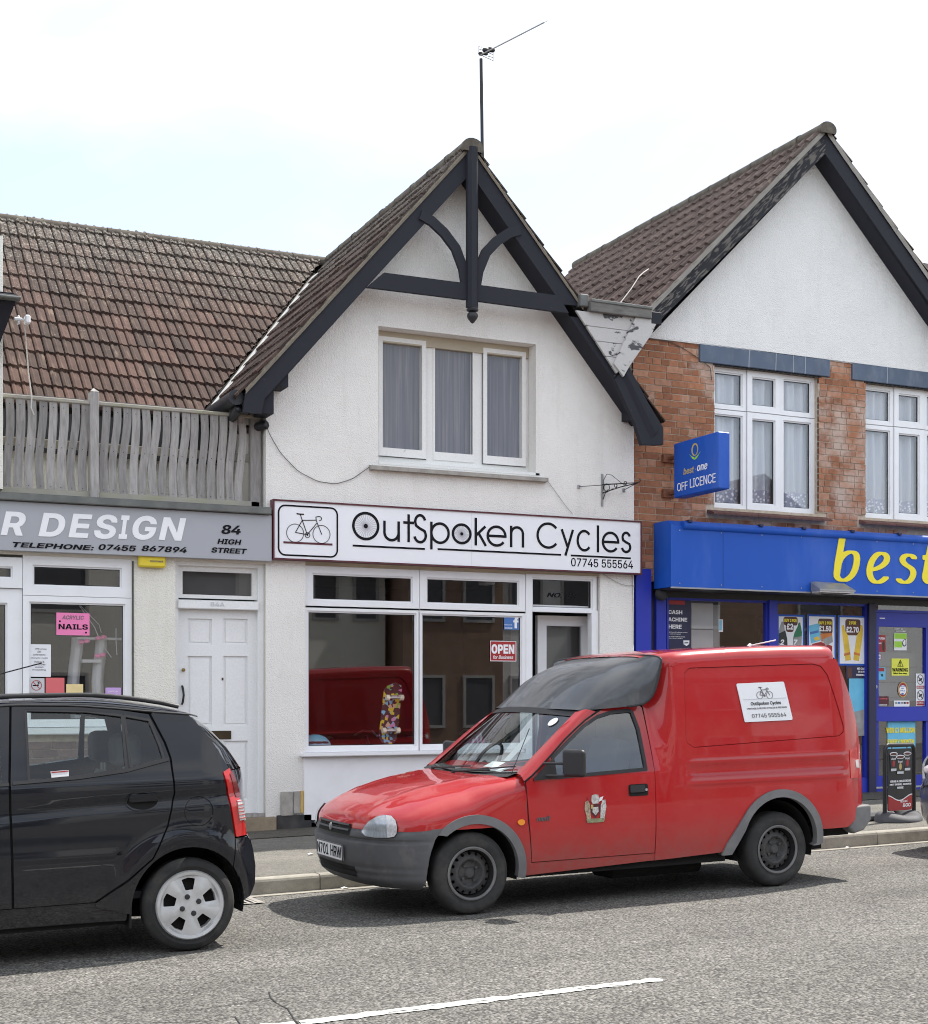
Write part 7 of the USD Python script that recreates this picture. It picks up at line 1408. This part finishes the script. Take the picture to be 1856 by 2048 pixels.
# ================= small hatchback
def hatchback(name, label, paint, frame, rear_seen=True):
    car = thing(name, label, 'car', mat4=frame)
    def w(x, z):
        x, z = np.asarray(x, float), np.asarray(z, float)
        b = .80 - .05 * np.clip((.62 - z) / .40, 0, 1.2) ** 2 - .028 * np.clip((z - .84) / .12, 0, 1) * (1 - .6 * sstep((z - .86) / .15)) + .012 * np.exp(-((z - .955) / .05) ** 2)
        b = b - .155 * np.clip((z - 1.0) / .42, 0, 2) ** 1.08 + .010 * np.exp(-((z - .60) / .012) ** 2) * (x < -.40) * (x > -2.0)
        sw = -.012 * np.exp(-(((z - .87 - .05 * (x + .5)) / .03) ** 2)) * (x > -1.9)
        return b + sw - .33 * np.clip((x - .08) / .46, 0, 1.1) ** 2.3 - .34 * np.clip((-2.45 - x) / .55, 0, 1.1) ** 2.2 + .018 * np.exp(-((np.hypot(x, z - .27) - .40) / .05) ** 2)
    sd = lambda s: (lambda x, z: np.stack([x, s * w(x, z), z], -1))
    arch = lambda cx: Polygon(arc(cx, .275, .335, -15, 195, 30) + [(cx - .32, .1), (cx + .32, .1)])
    rd = Polygon([(-.983, .33), (-.545, .33), (-.36, .45), (-.22, .56), (-.13, .74), (-.085, .92), (-.095, 1.13), (-.12, 1.22), (-.19, 1.385), (-.35, 1.413), (-.6, 1.437), (-.955, 1.447), (-.99, 1.02)])
    w1 = Polygon([(-.885, 1.037), (-.62, 1.052), (-.355, 1.082), (-.352, 1.375), (-.55, 1.404), (-.875, 1.418)]); w2 = Polygon([(-.318, 1.088), (-.135, 1.128), (-.15, 1.20), (-.195, 1.345), (-.325, 1.372)])
    fd_ = Polygon([(-.997, .33), (-1.86, .33), (-1.93, .62), (-1.95, .95), (-1.93, 1.0), (-1.45, 1.36), (-1.25, 1.43), (-.968, 1.447), (-1.003, 1.02)]); w3 = Polygon([(-1.035, 1.03), (-1.82, 1.0), (-1.47, 1.31), (-1.28, 1.385), (-1.03, 1.415)])
    qt = Polygon([(-.075, .92), (-.12, .74), (-.21, .556), (-.35, .44), (-.535, .322), (-.54, .3), (-.2, .2), (.25, .27), (.285, .645), (.255, .83), (.215, 1.03), (.26, 1.06), (.16, 1.235), (.075, 1.345), (.045, 1.375), (-.10, 1.40), (-.175, 1.388), (-.105, 1.22), (-.082, 1.13)]).buffer(0).difference(arch(0))
    fw = Polygon([(-1.87, .33), (-1.94, .62), (-1.96, .95), (-2.0, .97), (-2.5, .90), (-2.85, .76), (-2.98, .62), (-2.9, .30)]).difference(arch(-2.37))
    sl = Polygon([(-2.02, .22), (-.36, .205), (-.345, .322), (-2.02, .324)])
    tl = Polygon([(.218, 1.035), (.262, 1.055), (.30, .955), (.345, .80), (.372, .65), (.292, .648), (.268, .80), (.244, .93)])
    bp = Polygon([(.255, .28), (.288, .638), (.385, .640), (.43, .55), (.452, .45), (.448, .34), (.40, .275), (.33, .25)])
    cap = Point(.06, .815).buffer(.083, 10)
    for s in (-1, 1):
        f = sd(s); P_ = lambda g, **k: panel(g, f, flip=s > 0, **k)
        a = put(car, 'rear_door', P_(rd.difference(w1).difference(w2), cell=(.04, .02), skirt=.02), paint); b = put(car, 'front_door', P_(fd_.difference(w3), cell=(.06, .03), skirt=.02), paint)
        put(a, 'window', P_(w1, cell=.06, skirt=0, off=-.01), 'hatch_side_glass'); put(a, 'quarter_window', P_(w2, cell=.06, skirt=0, off=-.01), 'hatch_side_glass'); put(b, 'window', P_(w3, cell=.08, skirt=0, off=-.01), 'hatch_side_glass')
        put(a, 'window_trim', P_(w1.union(w2).buffer(.014).difference(w1).difference(w2), cell=.04, skirt=.012, off=.003), 'trim_black')
        put(a, 'belt_trim', P_(LineString([(-.98, 1.022), (-.62, 1.038), (-.35, 1.066), (-.10, 1.122)]).buffer(.009, cap_style='flat'), cell=.05, skirt=.012, off=.008), 'trim_black'); put(b, 'belt_trim', P_(LineString([(-1.0, 1.018), (-1.85, .985)]).buffer(.009, cap_style='flat'), cell=.08, skirt=.012, off=.008), 'trim_black')
        hr_ = affinity.scale(Point(-.265, .89).buffer(1, 12), .095, .056); put(a, 'handle_cup', P_(hr_, cell=.04, skirt=.01, off=.002), 'under_black'); put(a, 'handle_ring', P_(hr_.buffer(.004).difference(hr_.buffer(-.006)), cell=.04, skirt=.01, off=.006), paint); put(a, 'handle', P_(rrect(-.345, -.175, .892, .935, .02), cell=.03, skirt=.02, off=.022), paint)
        put(car, 'rear_quarter', P_(qt.difference(cap.buffer(.003)) if s < 0 else qt, cell=(.03, .025), skirt=.02), paint)
        if s < 0: put(car, 'fuel_cap', P_(cap, cell=.03, skirt=.01, off=-.003), paint)
        put(car, 'front_wing', P_(fw, cell=.05, skirt=.02), paint); put(car, 'sill', P_(sl, cell=.08, skirt=.03, off=-.01), paint)
        t = put(car, 'tail_light', P_(tl, cell=.02, skirt=.02, off=.006), 'lamp_red')
        put(t, 'dark_lens', P_(Polygon([(.262, 1.02), (.272, 1.03), (.315, .93), (.328, .885), (.30, .885)]).buffer(.004), cell=.02, skirt=.004, off=.010), 'lamp_red_dark'); put(t, 'clear_lens', P_(Polygon([(.302, .862), (.334, .862), (.362, .742), (.318, .742)]), cell=.02, skirt=.004, off=.010), 'lamp_clear')
        for k in range(6): put(t, 'lens_rib', P_(LineString([(.304 + k * .003, .855 - k * .02), (.336 + k * .0045, .855 - k * .02)]).buffer(.002, 2), cell=.03, skirt=.003, off=.013), 'lamp_red')
        put(car, 'bumper_side', P_(bp.difference(arch(0)), cell=.02, skirt=.02, off=.004), paint)
        for cx_ in (0, -2.37): put(car, 'wheel_well', half_well(cx_, .28, .34, s * .73, s * .40), 'under_black')
        for ln in ([(-.99, .33), (-.995, 1.02), (-.962, 1.447)], [(-.54, .326), (-.355, .445), (-.215, .558), (-.125, .74), (-.08, .92), (-.09, 1.13), (-.112, 1.22), (-.182, 1.387), (-.35, 1.418), (-.6, 1.442), (-.955, 1.452)], [(-2.0, .327), (-.36, .327)]): put(car, 'door_gap', P_(LineString(ln).buffer(.022, 3), cell=.06, skirt=.01, off=-.016), 'under_black')
        put(car, 'mud_flap', box(-.345, -.335, s * .60, s * .76, .16, .34), 'under_black')
        for cx_ in (0, -2.37): wheel(car, cx_, s * .715, .272, .272, .155, .199, s, steel=False)
    put(car, 'underbody', [box(-2.7, .3, -.42, .42, .18, .5), box(-.45, .30, -.40, .40, .4, .80), box(-2.0, -.36, -.70, .70, .18, .30)], 'under_black')
    # roof
    rows = []; RX = np.r_[-1.5, -1.4, -1.3, -1.15, np.linspace(-1.0, -.3, 9), -.2, -.1, 0, .06, .10]; RZ = np.interp(RX, [-1.5, -1.3, -1.0, -.6, -.45, -.25, -.1, .02, .10], [1.40, 1.465, 1.497, 1.503, 1.50, 1.475, 1.445, 1.412, 1.385]); ez = np.interp(RX, [-1.5, -1.25, -.96, -.6, -.35, -.18, .06, .1], [1.33, 1.432, 1.449, 1.439, 1.415, 1.395, 1.372, 1.36])
    for x, zt_, ze in zip(RX, RZ, ez):
        ww = float(w(x, ze)); th = np.linspace(0, np.pi, 33); n_ = 2.7; y = -ww * np.sign(np.cos(th)) * np.abs(np.cos(th)) ** (2 / n_); rows.append(np.c_[np.full_like(y, x), y, ze + (zt_ - ze) * np.abs(np.sin(th)) ** (2 / n_)])
    rf_ = loft(rows); rf_.invert() if rf_.face_normals[:, 2].mean() < 0 else None; put(car, 'roof', rf_, paint, 50)
    for s in (-1, 1):
        L_ = [(x, s * (float(w(x, ze)) - .055), ze + (zt_ - ze) * .78 + .018) for x, zt_, ze in zip(RX[2:-2], RZ[2:-2], ez[2:-2])]; put(car, 'roof_rail', tube(L_, .014, 7), 'trim_black', True)
        put(car, 'roof_gutter', tube([(x, s * (float(w(x, ze)) + .0), ze + .006) for x, ze in zip(RX[1:-1], ez[1:-1])], .006, 6), 'trim_black', True)
    # tail: window, hatch and bumper wrapping across
    xr = lambda z: float(np.interp(z, [.24, .28, .36, .5, .6, .64, .66, .8, .95, 1.04, 1.17, 1.30, 1.385], [.36, .42, .49, .505, .495, .48, .455, .475, .48, .47, .385, .255, .12])); xsd = lambda z: float(np.interp(z, [.24, .28, .36, .5, .6, .64, .66, .8, .95, 1.05, 1.17, 1.30, 1.385], [.33, .39, .447, .449, .42, .386, .372, .345, .302, .262, .195, .11, .02]))
    for nm, zz, m in (('rear_window', np.linspace(1.045, 1.375, 9), 'hatch_rear_glass'), ('hatch', np.linspace(.66, 1.04, 9), paint), ('rear_bumper', np.linspace(.24, .65, 11), paint)):
        rows = []
        for z in zz:
            x1_, ww = xsd(z), float(w(xsd(z), z)); rows.append([(x1_ + (xr(z) - x1_) * (1 - abs(u) ** 2.6), u * ww, z) for u in np.linspace(-1, 1, 25)])
        b_ = loft(rows); b_.invert() if b_.face_normals[:, 0].mean() < 0 else None; put(car, nm, b_, m, 50)
    put(car, 'spoiler', loft([[(.04 + .07 * k, y, 1.405 - .02 * k - .03 * (abs(y) / .55) ** 2) for y in np.linspace(-.56, .56, 13)] for k in (0, 1, 1.5)]), paint, 40)
    put(car, 'rear_wiper', trimesh.creation.icosphere(1, .02).apply_translation((.47, -.1, 1.055)), 'trim_black')
    # front half, outside the photograph
    rows = []
    for x, H in ((-3.0, .60), (-2.97, .72), (-2.85, .82), (-2.6, .90), (-2.3, .95), (-2.0, .99), (-1.9, 1.0)):
        ww = float(w(x, .75)) - .01; th = np.linspace(0, np.pi, 25); rows.append(np.c_[np.full(25, x), -ww * np.sign(np.cos(th)) * np.abs(np.cos(th)) ** .7, .58 + (H - .58) * np.abs(np.sin(th)) ** .7])
    bn_ = loft(rows); bn_.invert() if bn_.face_normals[:, 2].mean() < 0 else None; put(car, 'bonnet', bn_, paint, 50)
    rows = []
    for z, o in ((.22, .08), (.3, .02), (.45, 0), (.55, .01), (.62, .04)): rows.append([(-3.06 + o + .5 * (1 - (1 - abs(u) ** 2.4) ** (1 / 2.4)), u * .76, z) for u in np.linspace(-.995, .995, 25)])
    bm_ = loft(rows); put(car, 'front_bumper', bm_, paint, 50)
    put(car, 'windscreen', loft([[(x0 + .25 * y * y, y, z) for y in np.linspace(hw, -hw, 13)] for x0, z, hw in ((-2.0, .99, .70), (-1.5, 1.40, .58))]), 'car_glass', True)
    put(car, 'number_plate', box(-3.075, -3.06, -.26, .26, .38, .48), 'letter_white')
    for s in (-1, 1): put(car, 'headlight', trimesh.creation.icosphere(2, 1).apply_scale([.13, .11, .07]).apply_translation((-2.76, s * .56, .70)), 'lamp_clear', True)
    for x, ys_ in ((-1.25, (-.34, .34)), (-.45, (-.34, .34))):
        for y in ys_: c_ = put(car, 'seat', [slab([(x - .05, y - .22, .45), (x - .05, y + .22, .45), (x + .17, y + .19, 1.02), (x + .17, y - .19, 1.02)], (-.93, 0, .35), .1), box(x - .5, x, y - .23, y + .23, .42, .56, .04)], 'seat_grey'); put(c_, 'headrest', trimesh.convex.convex_hull(np.vstack([trimesh.creation.icosphere(1, .05).vertices + [x + .17 + a, y + b, c] for a in (-.02, .04) for b in (-.08, .08) for c in (1.12, 1.22)])), 'seat_grey', 40); put(c_, 'headrest_post', [tube([(x + .18, y + b, 1.0), (x + .18, y + b, 1.1)], .007, 6) for b in (-.05, .05)], 'steel')
    put(car, 'floor', box(-2.3, .2, -.68, .68, .32, .36), 'cabin_dark'); put(car, 'parcel_shelf', box(-.15, .3, -.6, .6, .98, 1.0), 'cabin_dark'); put(car, 'dashboard', box(-2.0, -1.7, -.66, .66, .7, .98, .04), 'cabin_dark')
    return car, sd
BX, BY = 2.085, -5.28 + .80
bc, bsd = hatchback('car', 'black small hatchback at the left, only its rear half in view', 'car_black', slope_frame(BX, BY, float(road_z(BX, BY - .7))))
stk = panel(Polygon([(-.768, 1.047), (-.672, 1.052), (-.67, 1.085), (-.77, 1.082)]), bsd(-1), .05, .002, off=-.004); x_ = put(bc, 'window_sticker', stk, 'paper', label='small white parking sticker low in the rear door window'); put(x_, 'sticker_band', panel(Polygon([(-.765, 1.072), (-.673, 1.076), (-.672, 1.082), (-.768, 1.079)]), bsd(-1), .05, .001, off=-.002), 'sign_red')
put(bc, 'aerial', tube([(-1.25, 0, 1.49), (-1.02, -.1, 1.62), (-.72, -.2, 1.70)], .004, 5), 'trim_black')
RXC = q(1850, 1600, -4.14)[0] + 3.42; hatchback('car', 'dark blue grey car, only the edge of its bumper showing at the right edge', 'car_blue', slope_frame(RXC, -4.86 + .72, float(road_z(RXC - 2, -4.6)) + .02))

# ------------------------------------------------------------------ pavement sign
ab_ = thing('pavement_sign', 'black pavement sign for hot drinks with tubular frame and rubber base outside the blue store', 'pavement sign')
ya = -2.35
Hp = lambda x, y: q(1440 + x / 4.031, 1180 + y / 4.031, ya)
cor = [Hp(1310, 1265), Hp(1555, 1290), Hp(1555, 1785), Hp(1320, 1765)]
xL, xR = Hp(1302, 1500)[0], Hp(1590, 1500)[0]; zg = float(walk_z((xL + xR) / 2, ya)); zT = Hp(1440, 1250)[1]
yaw_ = 0.16
def AB(u, z, d=0.0): return (xL + (xR - xL) * u, ya + yaw_ * (u - .5) * .6 - d, z)
fr_pts = [AB(0, zg + .06), AB(0, zT - .08)] + [AB(.10 - .10 * math.cos(a), zT - .08 + .08 * math.sin(a)) for a in np.linspace(0, np.pi / 2, 6)] + [AB(.90 + .10 * math.sin(a), zT - .08 + .08 * math.cos(a)) for a in np.linspace(0, np.pi / 2, 6)] + [AB(1, zT - .08), AB(1, zg + .06)]
put(ab_, 'frame', tube(fr_pts, .021, 10), 'board_black', True)
zP0, zP1 = Hp(1440, 1775)[1], Hp(1440, 1278)[1]; U0, U1 = .09, .91
def facing(g, m, nm, lift=.0, par=ab_, th=.004):
    """Flat shape in (0..1 across, 0..1 up) on the sign's face."""
    out = []
    for p in polys(g):
        e = trimesh.creation.extrude_polygon(p, th, engine='earcut'); v = e.vertices; u = U0 + (U1 - U0) * v[:, 0]; e.vertices = np.c_[xL + (xR - xL) * u, ya + yaw_ * (u - .5) * .6 - .008 - lift - v[:, 2], zP0 + (zP1 - zP0) * v[:, 1]]; out.append(e)
    if out: return put(par, nm, out, m)
pn = facing(Polygon(arc(.06, .03, .06, 180, 270, 6, .03) + arc(.94, .03, .06, 270, 360, 6, .03) + arc(.94, .97, .06, 0, 90, 6, .03) + arc(.06, .97, .06, 90, 180, 6, .03)), 'board_black', 'panel', -.012, th=.012)
wave = [(x, .205 + .045 * math.sin((x - .05) * 2 * math.pi * .95 + 2.2)) for x in np.linspace(.0, 1, 26)]
red = Polygon([(0, .03), (.06, .0), (.94, .0), (1, .03)] + wave[::-1]); facing(red, 'sign_red', 'print', .0005, pn); facing(LineString(wave).buffer(.008, cap_style='flat').intersection(sbox(0, 0, 1, 1)), 'letter_white', 'print', .0015, pn)
for cx_, cy, s_, c2 in ((.22, .77, .16, 'sign_red'), (.50, .72, .19, 'gold'), (.80, .77, .16, 'sign_red')):
    facing(Polygon([(cx_ - s_, cy + .14), (cx_ + s_, cy + .14), (cx_ + s_ * .72, cy - .12), (cx_ - s_ * .72, cy - .12)]), 'bike_dark', 'cup', .0008, pn); facing(affinity.scale(Point(cx_, cy + .145).buffer(1, 12), s_, .032), 'paper', 'cup', .0016, pn); facing(affinity.scale(Point(cx_, cy + .143).buffer(1, 12), s_ * .85, .02), 'print_brown', 'cup', .0024, pn)
    facing(Polygon([(cx_ - s_ * .74, cy - .09), (cx_ + s_ * .74, cy - .09), (cx_ + s_ * .7, cy - .13), (cx_ - s_ * .7, cy - .13)]), 'paper_grey', 'cup', .0016, pn); facing(Point(cx_, cy - .01).buffer(.055, 8), c2, 'cup', .0018, pn); facing(fit(text_poly('hot', 600, .2), cx_ - .09, cx_ + .09, cy + .05, cy + .085), 'letter_white', 'cup', .0018, pn)
for s_, x0, x1, y0, y1, w_ in (('GRAB A DELICIOUS', .08, .95, .455, .49, 800), ('HOT DRINK, SERVED', .06, .96, .40, .435, 800), ('HERE', .37, .63, .35, .383, 800), ('NESCAFÉ', .50, .80, .125, .165, 700), ('&GO', .60, .94, .05, .11, 800)): facing(fit(text_poly(s_, w_, .1), x0, x1, y0, y1), 'letter_white', 'lettering', .0018, pn)
for u in (.24, .76): put(ab_, 'hook', tube([AB(u, zT), AB(u, zP1 + .01), AB(u, zP1 - .01)], .008, 6), 'dull_metal')
bm = []
for u0, u1, y0, y1, z1 in ((-.20, 1.18, -.02, .36, .085),):
    rows = []
    for t in np.linspace(0, np.pi, 15):
        r_ = []
        for k, (a, h) in enumerate(((1.0, 0), (1.0, .35), (.93, .72), (.8, 1.0), (0, 1.0))):
            u = .5 + .68 * a * math.cos(t); yy = ya - .16 * a * math.sin(t) * 1.9 + .08; r_.append((xL + (xR - xL) * u, yy + yaw_ * (u - .5) * .6, zg - .003 + h * (.055 + .045 * abs(math.cos(t)) ** 2)))
        rows.append(r_)
    bm.append(loft(rows)); bm.append(box(xL - .12, xR + .12, ya + .05, ya + .24, zg - .01, zg + .075, .03))
put(ab_, 'base', bm, 'base_rubber', 35)

# ------------------------------------------------------------------ houses across the road, behind the viewer: seen in the glass
for i, (x0, x1, gab_, wm, lb) in enumerate(((-16, -6.2, False, 'far_brick', 'brick house across the road, left of the gap'), (-5.6, 2.2, True, 'far_brick', 'gabled brick house across the road, facing the low shop'), (3.2, 9.8, True, 'render_cream', 'cream gabled house across the road'), (10.6, 12.6, False, 'render_cream', 'narrow cream house across the road'), (12.8, 15.4, False, 'far_brick', 'narrow brick house across the road'), (15.6, 18.5, False, 'render_gable', 'white house across the road'), (19.0, 27, True, 'far_brick', 'gabled house across the road at the far end'))):
    yo = -17.2 - (i % 2) * .6; t = thing('house', lb, 'house'); xm = (x0 + x1) / 2; ev = 4.5 + .2 * (i % 3)
    if gab_:
        put(t, 'wall', ext(Polygon([(x0, -.5), (x1, -.5), (x1, ev), (xm, ev + (x1 - x0) * .33), (x0, ev)]), yo - .3, yo), wm)
        for s in (-1, 1): put(t, 'roof', slab([(xm, yo + .3, ev + (x1 - x0) * .33 + .15), (xm + s * ((x1 - x0) / 2 + .3), yo + .3, ev - .1), (xm + s * ((x1 - x0) / 2 + .3), yo - 8, ev - .1), (xm, yo - 8, ev + (x1 - x0) * .33 + .15)], (s * .64, 0, .77), .12), 'far_roof')
    else:
        put(t, 'wall', box(x0, x1, yo - .3, yo, -.5, ev), wm)
        put(t, 'roof', [slab([(x0 - .2, yo + .35, ev - .1), (x1 + .2, yo + .35, ev - .1), (x1 + .2, yo - 3.6, ev + 2.5), (x0 - .2, yo - 3.6, ev + 2.5)], (0, .63, .78), .12), slab([(x0 - .2, yo - 3.6, ev + 2.5), (x1 + .2, yo - 3.6, ev + 2.5), (x1 + .2, yo - 7.6, ev - .1), (x0 - .2, yo - 7.6, ev - .1)], (0, -.63, .78), .12)], 'far_roof')
    put(t, 'side_wall', [box(x0, x0 + .2, yo - 7.5, yo - .3, -.5, ev), box(x1 - .2, x1, yo - 7.5, yo - .3, -.5, ev)], wm)
    n = 2 if x1 - x0 < 8.5 else 3
    for fl_z in (0.7, 3.2):
        for k in range(n):
            cx_ = x0 + (x1 - x0) * (k + .5) / n; hw_ = min(.75, (x1 - x0) * .16); f_ = put(t, 'window', ext(ring(cx_ - hw_, cx_ + hw_, fl_z, fl_z + 1.25, .07), yo - .02, yo + .05), 'far_frame'); put(f_, 'pane', box(cx_ - hw_ + .05, cx_ + hw_ - .05, yo - .01, yo + .02, fl_z + .05, fl_z + 1.2), 'far_pane')
